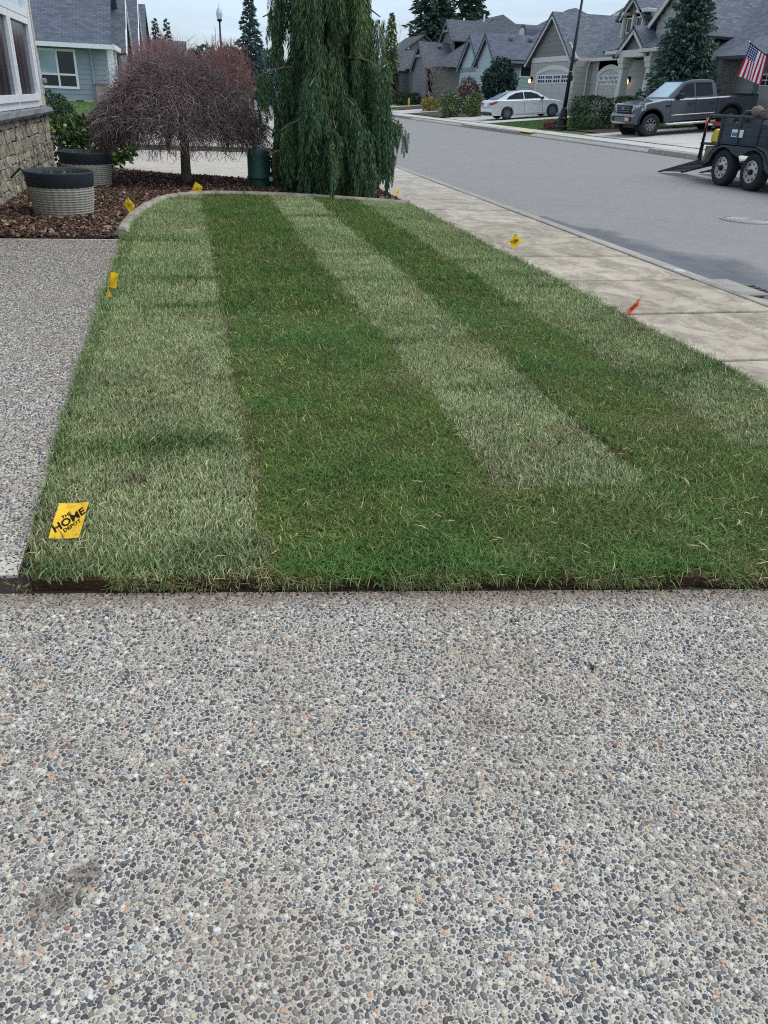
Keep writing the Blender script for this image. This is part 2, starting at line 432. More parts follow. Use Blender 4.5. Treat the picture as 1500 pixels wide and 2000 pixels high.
t = NT('maple_twig', 0.85, 0, 0.25)
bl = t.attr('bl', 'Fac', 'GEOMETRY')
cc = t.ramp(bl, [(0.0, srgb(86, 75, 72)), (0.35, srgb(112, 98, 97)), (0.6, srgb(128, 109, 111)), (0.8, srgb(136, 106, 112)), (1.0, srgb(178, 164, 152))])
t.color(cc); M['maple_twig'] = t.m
t = NT('red_twig', 0.8, 0, 0.25)
bl = t.attr('bl', 'Fac', 'GEOMETRY')
t.color(t.ramp(bl, [(0.0, srgb(98, 88, 78)), (0.45, srgb(126, 108, 101)), (0.7, srgb(148, 108, 105)), (1.0, srgb(168, 104, 104))])); M['red_twig'] = t.m
t = NT('bark_trunk', 0.95, 0, 0.2)
v = t.coord((9, 9, 1.6))
nz = t.noise(4, 6, 0.7, v)
t.color(t.ramp(nz, [(0.3, srgb(70, 62, 52)), (0.55, srgb(120, 110, 92)), (0.75, srgb(150, 142, 122))])); t.bump(nz, 0.8, 0.02); M['bark_trunk'] = t.m
t = NT('cedar_trunk', 0.95, 0, 0.2)
nz = t.noise(4, 6, 0.7, t.coord((12, 12, 1.2)))
t.color(t.ramp(nz, [(0.3, srgb(84, 66, 56)), (0.55, srgb(140, 116, 104)), (0.75, srgb(170, 158, 150))])); t.bump(nz, 0.8, 0.02); M['cedar_trunk'] = t.m
M['bare_twig'] = plain('bare_twig', srgb(132, 122, 116), 0.9, var=0.15)

t = NT('wall_stone', 0.9, 0, 0.25)
cc = t.ramp(t.rnd(), [(0, srgb(140, 132, 118)), (0.25, srgb(186, 174, 150)), (0.5, srgb(158, 154, 148)), (0.75, srgb(198, 184, 156)), (1, srgb(134, 132, 130))])
geo = t.n('ShaderNodeNewGeometry').outputs['Position']
nz = t.noise(9, 6, 0.65, geo)
cc = t.mix(t.mr(nz, 0.35, 0.7, 0, 0.35), cc, srgb(92, 86, 78))
t.color(cc); t.bump(t.noise(34, 6, 0.6, geo), 0.7, 0.03); M['wall_stone'] = t.m
t = NT('sod_edge', 0.95, 0, 0.2)
geo = t.n('ShaderNodeNewGeometry').outputs['Position']
mp = t.n('ShaderNodeMapping'); mp.inputs['Scale'].default_value = (1, 1, 6); t.l(geo, mp.inputs['Vector'])
nz = t.noise(38, 6, 0.75, mp.outputs['Vector'])
t.color(t.ramp(nz, [(0.3, srgb(36, 26, 20)), (0.5, srgb(70, 50, 36)), (0.68, srgb(108, 82, 58))])); t.bump(nz, 1.0, 0.01); M['sod_edge'] = t.m
M['mortar'] = plain('mortar', srgb(64, 60, 56), 0.95, var=0.2)

t = NT('flag_yellow', 0.5, 0, 0.3)
t.color(t.ramp(t.noise(22, 4), [(0.3, srgb(232, 182, 30)), (0.7, srgb(250, 212, 44))])); M['flag_yellow'] = t.m
t = NT('flag_worn', 0.5, 0, 0.3)
t.color(t.ramp(t.noise(26, 5, 0.65), [(0.25, srgb(206, 140, 30)), (0.45, srgb(240, 192, 44)), (0.8, srgb(248, 208, 66))])); M['flag_worn'] = t.m
t = NT('flag_orange', 0.5, 0, 0.3); t.color(t.ramp(t.noise(20, 3), [(0.3, srgb(240, 92, 50)), (0.7, srgb(255, 116, 72))])); M['flag_orange'] = t.m
t = NT('flag_ink', 0.6, 0, 0.2); t.color(srgb(22, 20, 18)); M['flag_ink'] = t.m

# stars and stripes, printed on cloth
t = NT('us_cloth', 0.8, 0, 0.2)
uv = t.n('ShaderNodeUVMap', uv_map='UVMap').outputs['UV']
sx = t.n('ShaderNodeSeparateXYZ'); t.l(uv, sx.inputs[0])
U, V = sx.outputs['X'], sx.outputs['Y']
par = t.math('MODULO', t.math('FLOOR', t.math('MULTIPLY', V, 13.0)), 2.0)
cc = t.mix(t.math('GREATER_THAN', par, 0.5), srgb(178, 36, 60), srgb(228, 226, 230))
can = t.math('MULTIPLY', t.math('LESS_THAN', U, 0.42), t.math('GREATER_THAN', V, 0.4615))
fu = t.math('SUBTRACT', t.math('FRACT', t.math('MULTIPLY', U, 14.3)), 0.5)
fv = t.math('SUBTRACT', t.math('FRACT', t.math('MULTIPLY', V, 9.3)), 0.5)
d = t.math('ADD', t.math('MULTIPLY', fu, fu), t.math('MULTIPLY', fv, fv))
star = t.math('LESS_THAN', d, 0.075)
cc = t.mix(can, cc, t.mix(star, srgb(54, 60, 104), srgb(226, 226, 234)))
t.color(cc); M['us_cloth'] = t.m

# ------------------------------------------------------------------ geometry helpers
class MB:
    """collects shapes; build() links them as ONE mesh object"""
    def __init__(s):
        s.v, s.f, s.mi, s.uv = [], [], [], {}
    def add(s, verts, faces, m=0):
        o = len(s.v)
        s.v.extend([tuple(p) for p in verts])
        for f in faces:
            s.f.append(tuple(i + o for i in f)); s.mi.append(m)
        return s
    def box(s, x0, y0, z0, x1, y1, z1, m=0, mat=None):
        v = [Vector(p) for p in ((x0, y0, z0), (x1, y0, z0), (x1, y1, z0), (x0, y1, z0), (x0, y0, z1), (x1, y0, z1), (x1, y1, z1), (x0, y1, z1))]
        if mat is not None:
            v = [mat @ p for p in v]
        return s.add(v, [(0, 3, 2, 1), (4, 5, 6, 7), (0, 1, 5, 4), (1, 2, 6, 5), (2, 3, 7, 6), (3, 0, 4, 7)], m)
    def prism(s, poly, off, m=0):
        n = len(poly); p = [Vector(q) for q in poly]; o = Vector(off)
        nrm = Vector((0, 0, 0))
        for i in range(n):
            nrm += p[i].cross(p[(i + 1) % n])
        if nrm.dot(o) > 0:
            p = p[::-1]
        return s.add(p + [q + o for q in p], [tuple(range(n)), tuple(range(2 * n - 1, n - 1, -1))] + [((i + 1) % n, i, n + i, n + (i + 1) % n) for i in range(n)], m)
    def bar(s, a, b, w, h=None, m=0, upv=(0, 0, 1)):
        a, b = Vector(a), Vector(b); h = h or w
        d = (b - a).normalized(); u = Vector(upv)
        sd = d.cross(u)
        if sd.length < 1e-4:
            sd = d.cross(Vector((1, 0, 0)))
        sd.normalize(); up = sd.cross(d).normalized()
        q = [sd * sx * w / 2 + up * sz * h / 2 for sx, sz in ((-1, -1), (1, -1), (1, 1), (-1, 1))]
        return s.prism([a + k for k in q], b - a, m)
    def tube(s, pts, rad, n=6, m=0, cap=True):
        pts = [Vector(p) for p in pts]
        if isinstance(rad, (int, float)):
            rad = [rad] * len(pts)
        o = len(s.v); ref = Vector((0.31, 0.77, 0.55)); vs_ = []
        for i, p in enumerate(pts):
            d = (pts[min(i + 1, len(pts) - 1)] - pts[max(i - 1, 0)])
            d = d.normalized() if d.length > 1e-9 else Vector((0, 0, 1))
            a = d.cross(ref)
            a = a.normalized() if a.length > 1e-3 else d.cross(Vector((1, 0, 0))).normalized()
            b = d.cross(a)
            for k in range(n):
                t_ = 2 * math.pi * k / n
                vs_.append(p + (a * math.cos(t_) + b * math.sin(t_)) * rad[i])
        fs = []
        for i in range(len(pts) - 1):
            for k in range(n):
                fs.append((i * n + k, i * n + (k + 1) % n, (i + 1) * n + (k + 1) % n, (i + 1) * n + k))
        if cap:
            fs.append(tuple(range(n))[::-1]); fs.append(tuple(range((len(pts) - 1) * n, len(pts) * n)))
        return s.add(vs_, fs, m)
    def lathe(s, prof, c=(0, 0, 0), n=24, axis='z', m=0):
        vs_, fs = [], []
        c = Vector(c)
        for r, z in prof:
            for k in range(n):
                t_ = 2 * math.pi * k / n
                a, b = r * math.cos(t_), r * math.sin(t_)
                vs_.append(c + (Vector((a, b, z)) if axis == 'z' else Vector((a, z, b)) if axis == 'y' else Vector((z, a, b))))
        for i in range(len(prof) - 1):
            for k in range(n):
                q = (i * n + k, i * n + (k + 1) % n, (i + 1) * n + (k + 1) % n, (i + 1) * n + k)
                fs.append(q if axis != 'y' else q[::-1])
        return s.add(vs_, fs, m)
    def build(s, name, mats, parent=None, smooth=False, bevel=0.0, world=True, uvs=None, segs=1):
        me = bpy.data.meshes.new(name)
        me.from_pydata(s.v, [], s.f)
        mats = mats if isinstance(mats, (list, tuple)) else [mats]
        for mm in mats:
            me.materials.append(M[mm] if isinstance(mm, str) else mm)
        if len(mats) > 1:
            me.polygons.foreach_set('material_index', s.mi)
        if smooth:
            me.polygons.foreach_set('use_smooth', [True] * len(me.polygons))
        if uvs is not None:
            lay = me.uv_layers.new(name='UVMap')
            for li, lp in enumerate(me.loops):
                lay.data[li].uv = uvs[lp.vertex_index]
        me.update()
        o = bpy.data.objects.new(name, me)
        col.objects.link(o)
        if bevel:
            b = o.modifiers.new('bevel', 'BEVEL'); b.width = bevel; b.segments = segs; b.limit_method = 'ANGLE'; b.angle_limit = math.radians(35)
        if parent is not None:
            o.parent = parent
            if world:
                o.matrix_parent_inverse = world_of(parent).inverted()
        return o

def world_of(o):
    m = Matrix.LocRotScale(o.location, o.rotation_euler, o.scale)
    return world_of(o.parent) @ o.matrix_parent_inverse @ m if o.parent else m

def tag(o, label=None, cat=None, group=None, kind=None):
    for k, v in (('label', label), ('category', cat), ('group', group), ('kind', kind)):
        if v:
            o[k] = v
    return o

def thing(name, label, cat, loc=(0, 0, 0), group=None, rot=(0, 0, 0)):
    o = bpy.data.objects.new(name, None)
    o.empty_display_size = 0.1
    col.objects.link(o)
    o.location = loc; o.rotation_euler = rot
    return tag(o, label, cat, group)

def struct(o):
    o['kind'] = 'structure'
    return o

def link_copy(src, parent, mat):
    c = src.copy(); col.objects.link(c); c.parent = parent; c.matrix_parent_inverse = Matrix.Identity(4); c.matrix_local = mat
    return c

# ---- leaf clouds: many small faces in one mesh (vectorised)
def face_cloud(name, P, D, W, Lg, bl, mat, parent=None, up=None, fold=0.0):
    """P centre/base points (N,3), D direction of the leaf (N,3), W width, Lg length; a diamond-shaped leaf of two triangles"""
    N = len(P)
    D = D / (np.linalg.norm(D, axis=1, keepdims=True) + 1e-9)
    R_ = rng.normal(size=(N, 3)) if up is None else up
    S = np.cross(D, R_); S /= (np.linalg.norm(S, axis=1, keepdims=True) + 1e-9)
    W = np.broadcast_to(np.asarray(W, float), (N,))[:, None]; Lg = np.broadcast_to(np.asarray(Lg, float), (N,))[:, None]
    V = np.empty((N, 4, 3))
    V[:, 0] = P; V[:, 1] = P + D * Lg * 0.45 + S * W / 2; V[:, 2] = P + D * Lg; V[:, 3] = P + D * Lg * 0.45 - S * W / 2
    me = bpy.data.meshes.new(name)
    me.vertices.add(N * 4); me.vertices.foreach_set('co', V.reshape(-1))
    me.loops.add(N * 4); me.loops.foreach_set('vertex_index', np.arange(N * 4, dtype=np.int32))
    me.polygons.add(N); me.polygons.foreach_set('loop_start', np.arange(0, N * 4, 4, dtype=np.int32))
    at = me.attributes.new('bl', 'FLOAT', 'POINT')
    at.data.foreach_set('value', np.repeat(np.clip(bl, 0, 1), 4).astype(np.float32))
    me.update(calc_edges=True)
    me.materials.append(M[mat])
    o = bpy.data.objects.new(name, me)
    col.objects.link(o)
    if parent is not None:
        o.parent = parent; o.matrix_parent_inverse = world_of(parent).inverted()
    return o

def tubes(name, paths, mat, parent=None, sides=3, link=True):
    """paths: list of (pts (k,3), radii (k,), bl value or array) -> one mesh of thin tubes (vectorised per length)"""
    allv, allf, allb = [], [], []; off = 0
    by = {}
    for p, r, b in paths:
        by.setdefault(len(p), []).append((p, r, b))
    for k, lst in by.items():
        P = np.array([q[0] for q in lst], float); Rr = np.array([q[1] for q in lst], float)
        B = np.array([np.broadcast_to(q[2], (k,)) for q in lst], float)
        n = len(lst)
        D = np.empty_like(P); D[:, 1:-1] = P[:, 2:] - P[:, :-2]; D[:, 0] = P[:, 1] - P[:, 0]; D[:, -1] = P[:, -1] - P[:, -2]
        D /= (np.linalg.norm(D, axis=2, keepdims=True) + 1e-9)
        ref = np.array([0.31, 0.77, 0.55]); A = np.cross(D, ref); A /= (np.linalg.norm(A, axis=2, keepdims=True) + 1e-9); Bq = np.cross(D, A)
        ang = 2 * np.pi * np.arange(sides) / sides
        V = P[:, :, None] + (A[:, :, None] * np.cos(ang)[:, None] + Bq[:, :, None] * np.sin(ang)[:, None]) * Rr[:, :, None, None]
        allv.append(V.reshape(-1, 3)); allb.append(np.repeat(B.reshape(-1), sides))
        base = (np.arange(n) * k * sides)[:, None, None] + (np.arange(k - 1) * sides)[None, :, None]
        s0 = np.arange(sides)[None, None]; s1 = (np.arange(sides) + 1) % sides
        F = np.stack([base + s0, base + s1[None, None], base + sides + s1[None, None], base + sides + s0], -1).reshape(-1, 4) + off
        allf.append(F); off += n * k * sides
    V = np.concatenate(allv); F = np.concatenate(allf); B = np.concatenate(allb)
    me = bpy.data.meshes.new(name)
    me.vertices.add(len(V)); me.vertices.foreach_set('co', V.reshape(-1))
    me.loops.add(len(F) * 4); me.loops.foreach_set('vertex_index', F.reshape(-1).astype(np.int32))
    me.polygons.add(len(F)); me.polygons.foreach_set('loop_start', np.arange(0, len(F) * 4, 4, dtype=np.int32))
    me.polygons.foreach_set('use_smooth', np.ones(len(F), bool))
    at = me.attributes.new('bl', 'FLOAT', 'POINT'); at.data.foreach_set('value', np.clip(B, 0, 1).astype(np.float32))
    me.update(calc_edges=True)
    me.materials.append(M[mat])
    o = bpy.data.objects.new(name, me)
    if link:
        col.objects.link(o)
    if parent is not None:
        o.parent = parent; o.matrix_parent_inverse = world_of(parent).inverted()
    return o

# ---- scattering by geometry nodes, for what nobody could count
def scatter(name, P, rot, scl, idx, variants, attrs, parent=None):
    N = len(P)
    me = bpy.data.meshes.new(name)
    me.vertices.add(N); me.vertices.foreach_set('co', np.asarray(P, np.float32).reshape(-1))
    for nm, arr in (('rot', rot), ('scl', scl)):
        a = me.attributes.new(nm, 'FLOAT_VECTOR', 'POINT'); a.data.foreach_set('vector', np.asarray(arr, np.float32).reshape(-1))
    a = me.attributes.new('idx', 'INT', 'POINT'); a.data.foreach_set('value', np.asarray(idx, np.int32))
    for nm, arr in attrs.items():
        a = me.attributes.new(nm, 'FLOAT', 'POINT'); a.data.foreach_set('value', np.asarray(arr, np.float32))
    o = bpy.data.objects.new(name, me)
    col.objects.link(o)
    vc = bpy.data.collections.new(name + '_variants')
    for v in variants:
        vc.objects.link(v)
    ng = bpy.data.node_groups.new(name + '_scatter', 'GeometryNodeTree')
    ng.interface.new_socket('Geometry', in_out='INPUT', socket_type='NodeSocketGeometry')
    ng.interface.new_socket('Geometry', in_out='OUTPUT', socket_type='NodeSocketGeometry')
    gi = ng.nodes.new('NodeGroupInput'); go = ng.nodes.new('NodeGroupOutput')
    ci = ng.nodes.new('GeometryNodeCollectionInfo'); ci.inputs['Collection'].default_value = vc
    ci.inputs['Separate Children'].default_value = True; ci.inputs['Reset Children'].default_value = True
    ip = ng.nodes.new('GeometryNodeInstanceOnPoints'); ip.inputs['Pick Instance'].default_value = True
    def na(nm, dt):
        q = ng.nodes.new('GeometryNodeInputNamedAttribute'); q.data_type = dt; q.inputs['Name'].default_value = nm
        return [s_ for s_ in q.outputs if s_.enabled and s_.name == 'Attribute'][0]
    ng.links.new(gi.outputs[0], ip.inputs['Points'])
    ng.links.new(ci.outputs[0], ip.inputs['Instance'])
    e2r = ng.nodes.new('FunctionNodeEulerToRotation')
    ng.links.new(na('rot', 'FLOAT_VECTOR'), e2r.inputs[0])
    ng.links.new(e2r.outputs[0], ip.inputs['Rotation'])
    ng.links.new(na('scl', 'FLOAT_VECTOR'), ip.inputs['Scale'])
    ng.links.new(na('idx', 'INT'), ip.inputs['Instance Index'])
    ng.links.new(ip.outputs[0], go.inputs[0])
    md = o.modifiers.new('scatter', 'NODES'); md.node_group = ng
    if parent is not None:
        o.parent = parent; o.matrix_parent_inverse = world_of(parent).inverted()
    o['kind'] = 'stuff'
    return o

def vnoise(x, y, s, seed=0):
    """smooth value noise in 0..1 (vectorised)"""
    r_ = np.random.default_rng(seed).random((64, 64))
    u, v = np.asarray(x) * s + 1000.3, np.asarray(y) * s + 1000.7
    i, j = np.floor(u).astype(int), np.floor(v).astype(int); fu, fv = u - i, v - j
    fu, fv = fu * fu * (3 - 2 * fu), fv * fv * (3 - 2 * fv)
    g_ = lambda a, b: r_[a % 64, b % 64]
    return (g_(i, j) * (1 - fu) + g_(i + 1, j) * fu) * (1 - fv) + (g_(i, j + 1) * (1 - fu) + g_(i + 1, j + 1) * fu) * fv

def in_poly(x, y, poly):
    ins = np.zeros(len(x), bool); n = len(poly)
    for i in range(n):
        x0, y0 = poly[i]; x1, y1 = poly[(i + 1) % n]
        c = ((y0 > y) != (y1 > y)) & (x < (x1 - x0) * (y - y0) / (y1 - y0 + 1e-12) + x0)
        ins ^= c
    return ins

def jitter_grid(x0, x1, y0, y1, step, j=0.9):
    gx, gy = np.meshgrid(np.arange(x0, x1, step), np.arange(y0, y1, step))
    gx = gx + (np.arange(gx.shape[0]) % 2)[:, None] * step / 2
    x = gx.ravel() + (rng.random(gx.size) - 0.5) * step * j
    y = gy.ravel() + (rng.random(gx.size) - 0.5) * step * j
    return x, y

# ------------------------------------------------------------------ ground, road, pavements
ROAD_Z = -0.06
def zfar(x):                       # land rises gently beyond the far kerb
    return 0.14 if x < 18.0 else 0.14 + 0.09 * (x - 18.0) if x < 26 else 0.86
def zleft(x, y):                   # and to the left, towards the blue house
    a = min(max((y - 23.0) / 16.0, 0), 1); b = min(max((2.0 - x) / 6.0, 0), 1)
    return 0.55 * a * a * (3 - 2 * a) * b

def grid_sheet(name, xs, ys, zf, mat, parent=None):
    mb = MB(); nx, ny = len(xs), len(ys)
    mb.add([(x, y, zf(x, y)) for y in ys for x in xs],
           [(j * nx + i, j * nx + i + 1, (j + 1) * nx + i + 1, (j + 1) * nx + i) for j in range(ny - 1) for i in range(nx - 1)])
    return mb.build(name, mat, parent, smooth=True)

struct(MB().add([(-2500, -2500, -0.30), (2500, -2500, -0.30), (2500, 2500, -0.30), (-2500, 2500, -0.30)], [(0, 1, 2, 3)]).build('ground', 'turf'))
struct(grid_sheet('road', [4.72, 5.4, 7, 10.4, 13.8, 15.4, 15.96], [-30, -5, 5, 15, 30, 60, 120, 320],
                  lambda x, y: ROAD_Z + 0.05 * (1 - ((x - 10.34) / 5.7) ** 2), 'asphalt'))

# near sidewalk: separate slabs with open joints
SW0, SW1 = 3.0, 4.405
sidewalk = struct(MB().box(SW0 - 0.02, -12, -0.2, SW1 + 0.02, 220, -0.045).build('sidewalk', 'soil'))
y = 5.18 - 1.15 * 7
while y < 30:
    ln = 1.15
    MB().box(SW0, y + 0.022, -0.1, SW1, y + ln - 0.022, random.uniform(-0.003, 0.003)).build('slab', 'sidewalk', sidewalk, bevel=0.012, segs=2)
    y += ln
MB().box(SW0, y + 0.006, -0.1, SW1, 210, 0.0).build('slab', 'sidewalk', sidewalk)

# near kerb: low, in lengths
kerb = struct(MB().box(4.44, -12, -0.25, 4.70, 210, -0.08).build('kerb', 'curb_concrete'))
y = -6.4
while y < 60:
    ln = 3.05
    MB().prism([(4.432, y + 0.008, -0.1), (4.432, y + 0.008, 0.002), (4.50, y + 0.008, 0.0), (4.735, y + 0.008, -0.045), (4.735, y + 0.008, -0.1)], (0, ln - 0.016, 0)).build('kerb_stone', 'curb_concrete', kerb, bevel=0.008)
    y += ln
# far kerb and pavement
fk = struct(MB().box(15.98, -12, -0.25, 16.20, 210, -0.04).build('far_kerb', 'curb_concrete'))
y = 12.0
while y < 110:
    drop = (25 < y < 36.5) or (47 < y < 58) or (69 < y < 76)
    MB().prism([(15.93, y + 0.01, -0.12), (15.96, y + 0.01, -0.01 if drop else 0.10), (16.24, y + 0.01, 0.09 if drop else 0.125), (16.24, y + 0.01, -0.12)], (0, 3.03, 0)).build('kerb_stone', 'curb_concrete', fk, bevel=0.01)
    y += 3.05
fs_ = struct(MB().box(16.22, -12, -0.25, 18.02, 210, 0.05).build('far_sidewalk', 'soil'))
y = 12.0
while y < 110:
    MB().box(16.25, y + 0.01, -0.1, 18.0, y + 1.51, 0.13 + random.uniform(-0.004, 0.004)).build('slab', 'far_concrete', fs_)
    y += 1.53
# warning strip painted on the far kerb
struct(MB().prism([(16.0, 38.2, 0.112), (16.24, 38.2, 0.132), (16.24, 40.0, 0.132), (16.0, 40.0, 0.112)], (0, 0, 0.004)).build('kerb_paint', 'paint_yellow'))

# far side land and drives
struct(grid_sheet('far_yard', [18.0, 20, 22, 24, 27, 30, 60, 140], [-30, 20, 30, 40, 50, 60, 80, 120, 240], lambda x, y: zfar(x) - 0.03, 'turf'))
def far_drive(name, y0, y1, x1):
    d = struct(grid_sheet(name, [18.0, x1], [y0, y1], lambda x, y: zfar(x) - 0.015, 'soil'))
    n = 3
    for i in range(n):
        for j in range(2):
            xa, xb = 18.0 + (x1 - 18.0) * i / n + 0.012, 18.0 + (x1 - 18.0) * (i + 1) / n - 0.012
            ya, yb = y0 + (y1 - y0) * j / 2 + 0.012, y0 + (y1 - y0) * (j + 1) / 2 - 0.012
            MB().prism([(xa, ya, zfar(xa)), (xb, ya, zfar(xb)), (xb, yb, zfar(xb)), (xa, yb, zfar(xa))], (0, 0, 0.02)).build('slab', 'far_concrete', d)
far_drive('truck_drive', 26.5, 36.6, 24.5)
far_drive('car_drive', 49.8, 58.8, 24.4)
far_drive('mint_drive', 70.2, 77.0, 24.4)
far_drive('brown_drive', 86.5, 93.0, 24.4)
struct(grid_sheet('far_bed', [18.9, 21.8], [36.65, 41.4], lambda x, y: zfar(x) + 0.012, 'bed_soil'))
struct(grid_sheet('mint_bed', [18.3, 24.3], [58.9, 70.0], lambda x, y: zfar(x) + 0.012, 'bed_soil'))
struct(grid_sheet('brown_bed', [20.0, 24.3], [77.2, 86.3], lambda x, y: zfar(x) + 0.012, 'bed_soil'))

# left side: yards, neighbour's drive
struct(grid_sheet('left_yard', [-60, -20, -10, -5, -3, -1, 1, 2.98], [21.5, 24, 27, 30, 34, 38, 43, 60, 120, 240], lambda x, y: zleft(x, y) - 0.012, 'turf'))
struct(MB().add([(-8, 15.4 + 3.9, -0.004), (-1.25, 15.4, -0.004), (0.93, 14.15, -0.004), (2.98, 13.3, -0.004), (2.98, 22.0, -0.004), (-8, 24.5, -0.004)], [(0, 1, 2, 3, 4, 5)]).build('neighbour_drive', 'aggregate_far'))
struct(grid_sheet('neighbour_forecourt', [-1.55, 0, 1.5, 2.98], [21.98, 23, 25, 28, 31, 36], lambda x, y: zleft(x, y) - 0.001, 'aggregate_far'))
struct(MB().add([(-1.5, 21.0, 0.004), (2.2, 21.3, 0.004), (2.2, 22.9, 0.004), (-1.5, 22.9, 0.004)], [(0, 1, 2, 3)]).build('shrub_bed', 'bed_soil'))
struct(grid_sheet('neighbour_bed', [-8, -5, -3, -1.6], [23.5, 26, 29, 33], lambda x, y: zleft(x, y) + 0.01, 'bed_soil'))

# ------------------------------------------------------------------ own drive and walk: exposed aggregate
def front(x):                      # where the turf meets the drive
    return 2.11 - 0.158 * (x + 0.55)
drive = struct(MB().prism([(-6, -4, 0), (5.0, -4, 0), (3.0, front(3.0) - 0.025, 0), (-0.66, front(-0.66) - 0.025, 0), (-2.6, front(-2.6) - 0.1, 0), (-6, front(-6), 0)], (0, 0, -0.12)).build('driveway', 'aggregate'))
WALK = [(-2.35, 2.44), (-0.605, 2.19), (-0.61, 2.6), (-0.645, 4.0), (-0.68, 8.35), (-2.35, 8.35)]
walk = struct(MB().prism([(x, y, 0.004) for x, y in WALK], (0, 0, -0.12)).build('walkway', 'aggregate_far'))
struct(MB().add([(-2.4, 0.5, -0.007), (3.02, 0.5, -0.007), (3.02, 12.4, -0.007), (-2.4, 12.4, -0.007)], [(0, 1, 2, 3)]).build('bare_soil', 'soil'))

def pebble_protos():
    out = []
    for i in range(10):
        bm = bmesh.new()
        bmesh.ops.create_icosphere(bm, subdivisions=2, radius=0.5)
        sx, sy = random.uniform(0.9, 1.25), random.uniform(0.72, 1.0)
        for v in bm.verts:
            a = math.atan2(v.co.y, v.co.x)
            k = 1 + 0.09 * math.sin(2 * a + i) + 0.07 * math.sin(3 * a + 2 * i)
            v.co = Vector((v.co.x * sx * k, v.co.y * sy * k, (v.co.z * 0.66 if v.co.z < 0.25 else 0.165 + (v.co.z - 0.25) * 0.42)))
        bmesh.ops.delete(bm, geom=[f for f in bm.faces if f.calc_center_median().z < -0.12], context='FACES')
        bm.verts.index_update()
        out.append((np.array([v.co[:] for v in bm.verts]), np.array([[v.index for v in f.verts] for f in bm.faces]))); bm.free()
    return out
PROTO = pebble_protos()
TILE = 0.12
def pebble_tile(step, keep_p, lo, hi, grit, seed):
    """one hand-sized patch of set stones: a mesh of its own, many of them make the surface"""
    r_ = np.random.default_rng(seed); V, F, T = [], [], []; off = 0
    C = np.zeros((0, 3))
    sizes = np.sort(np.concatenate([lo + (hi - lo) * r_.random(1100) ** 2.6, np.full(1000, lo * 0.9), lo * (0.45 + 0.4 * r_.random(1500 if grit else 200))]))[::-1]
    sizes = sizes[r_.random(len(sizes)) < keep_p ** 2]
    for s in sizes:                                   # big stones first, small ones fill the gaps, none overlap
        for _ in range(3 if s > lo * 0.95 else 2):
            px, py = r_.random() * TILE, r_.random() * TILE
            if len(C) == 0 or np.all((C[:, 0] - px) ** 2 + (C[:, 1] - py) ** 2 > ((C[:, 2] + s) * 0.53) ** 2):
                break
        else:
            continue
        C = np.vstack([C, [px, py, s]])
        v, f = PROTO[r_.integers(10)]
        a, b, c = r_.normal(0, 0.12), r_.normal(0, 0.12), r_.random() * 6.28
        Rm = np.array(Matrix.Rotation(c, 3, 'Z') @ Matrix.Rotation(a, 3, 'X') @ Matrix.Rotation(b, 3, 'Y'))
        q = (v * np.array([s, s, s * (0.7 + 0.5 * r_.random())])) @ Rm.T + np.array([px, py, s * (0.06 - 0.14 * r_.random())])
        V.append(q); F.append(f + off); off += len(v); T.append(np.full(len(v), r_.random()))
    V = np.concatenate(V); F = np.concatenate(F); T = np.concatenate(T)
    V[:, :2] -= TILE / 2
    me = bpy.data.meshes.new('stones'); me.from_pydata(V.tolist(), [], F.tolist())
    a_ = me.attributes.new('tone', 'FLOAT', 'POINT'); a_.data.foreach_set('value', T.astype(np.float32))
    me.polygons.foreach_set('use_smooth', [True] * len(me.polygons)); me.materials.append(M['pebble'])
    return bpy.data.objects.new('stones', me)
def lay_pebbles(name, tiles, poly, z0, parent, seed):
    r_ = np.random.default_rng(seed)
    xs_, ys_ = [p[0] for p in poly], [p[1] for p in poly]
    gx, gy = np.meshgrid(np.arange(min(xs_), max(xs_), TILE), np.arange(min(ys_), max(ys_), TILE))
    x, y = gx.ravel() + TILE / 2, gy.ravel() + TILE / 2
    m = np.ones(len(x), bool)
    for dx, dy in ((-1, -1), (1, -1), (1, 1), (-1, 1)):
        m &= in_poly(x + dx * TILE * 0.49, y + dy * TILE * 0.49, poly)
    x, y = x[m], y[m]; N = len(x)
    P = np.stack([x, y, np.full(N, z0)], 1)
    scatter(name, P, np.stack([np.zeros(N), np.zeros(N), r_.integers(0, 4, N) * math.pi / 2], 1), np.ones((N, 3)), r_.integers(0, len(tiles), N), tiles, {}, parent)
    # loose stones up to the ragged border, laid one by one
    return x, y
TILES = [pebble_tile(0, 0.75 + 0.25 * ((i * 7) % 22) / 21, 0.0044, 0.0122, True, 100 + i) for i in range(22)]
TILES2 = [pebble_tile(0, 0.9, 0.0050, 0.0128, False, 300 + i) for i in range(12)]
# patches follow the direction of the turf edge, so the stones run right up to it
ANG = math.atan(-0.158)
def lay_drive():
    r_ = np.random.default_rng(3); c, s_ = math.cos(ANG), math.sin(ANG)
    ox, oy = -0.55, front(-0.55) - 0.03
    P = []
    for i in range(-9, 26):
        for j in range(15):
            u, v = (i + 0.5) * TILE, -(j + 0.5) * TILE
            P.append((ox + u * c - v * s_, oy + u * s_ + v * c, 0.0))
    P = np.array(P); N = len(P)
    scatter('drive_pebbles', P, np.stack([np.zeros(N), np.zeros(N), ANG + r_.integers(0, 4, N) * math.pi / 2], 1), np.ones((N, 3)), r_.integers(0, len(TILES), N), TILES, {}, drive)
lay_drive()
lay_pebbles('walk_pebbles', TILES2, [(-0.612 - TILE * 13, 2.28), (-0.612, 2.19), (-0.612, 8.33), (-0.612 - TILE * 13, 8.33)], 0.004, walk, 5)

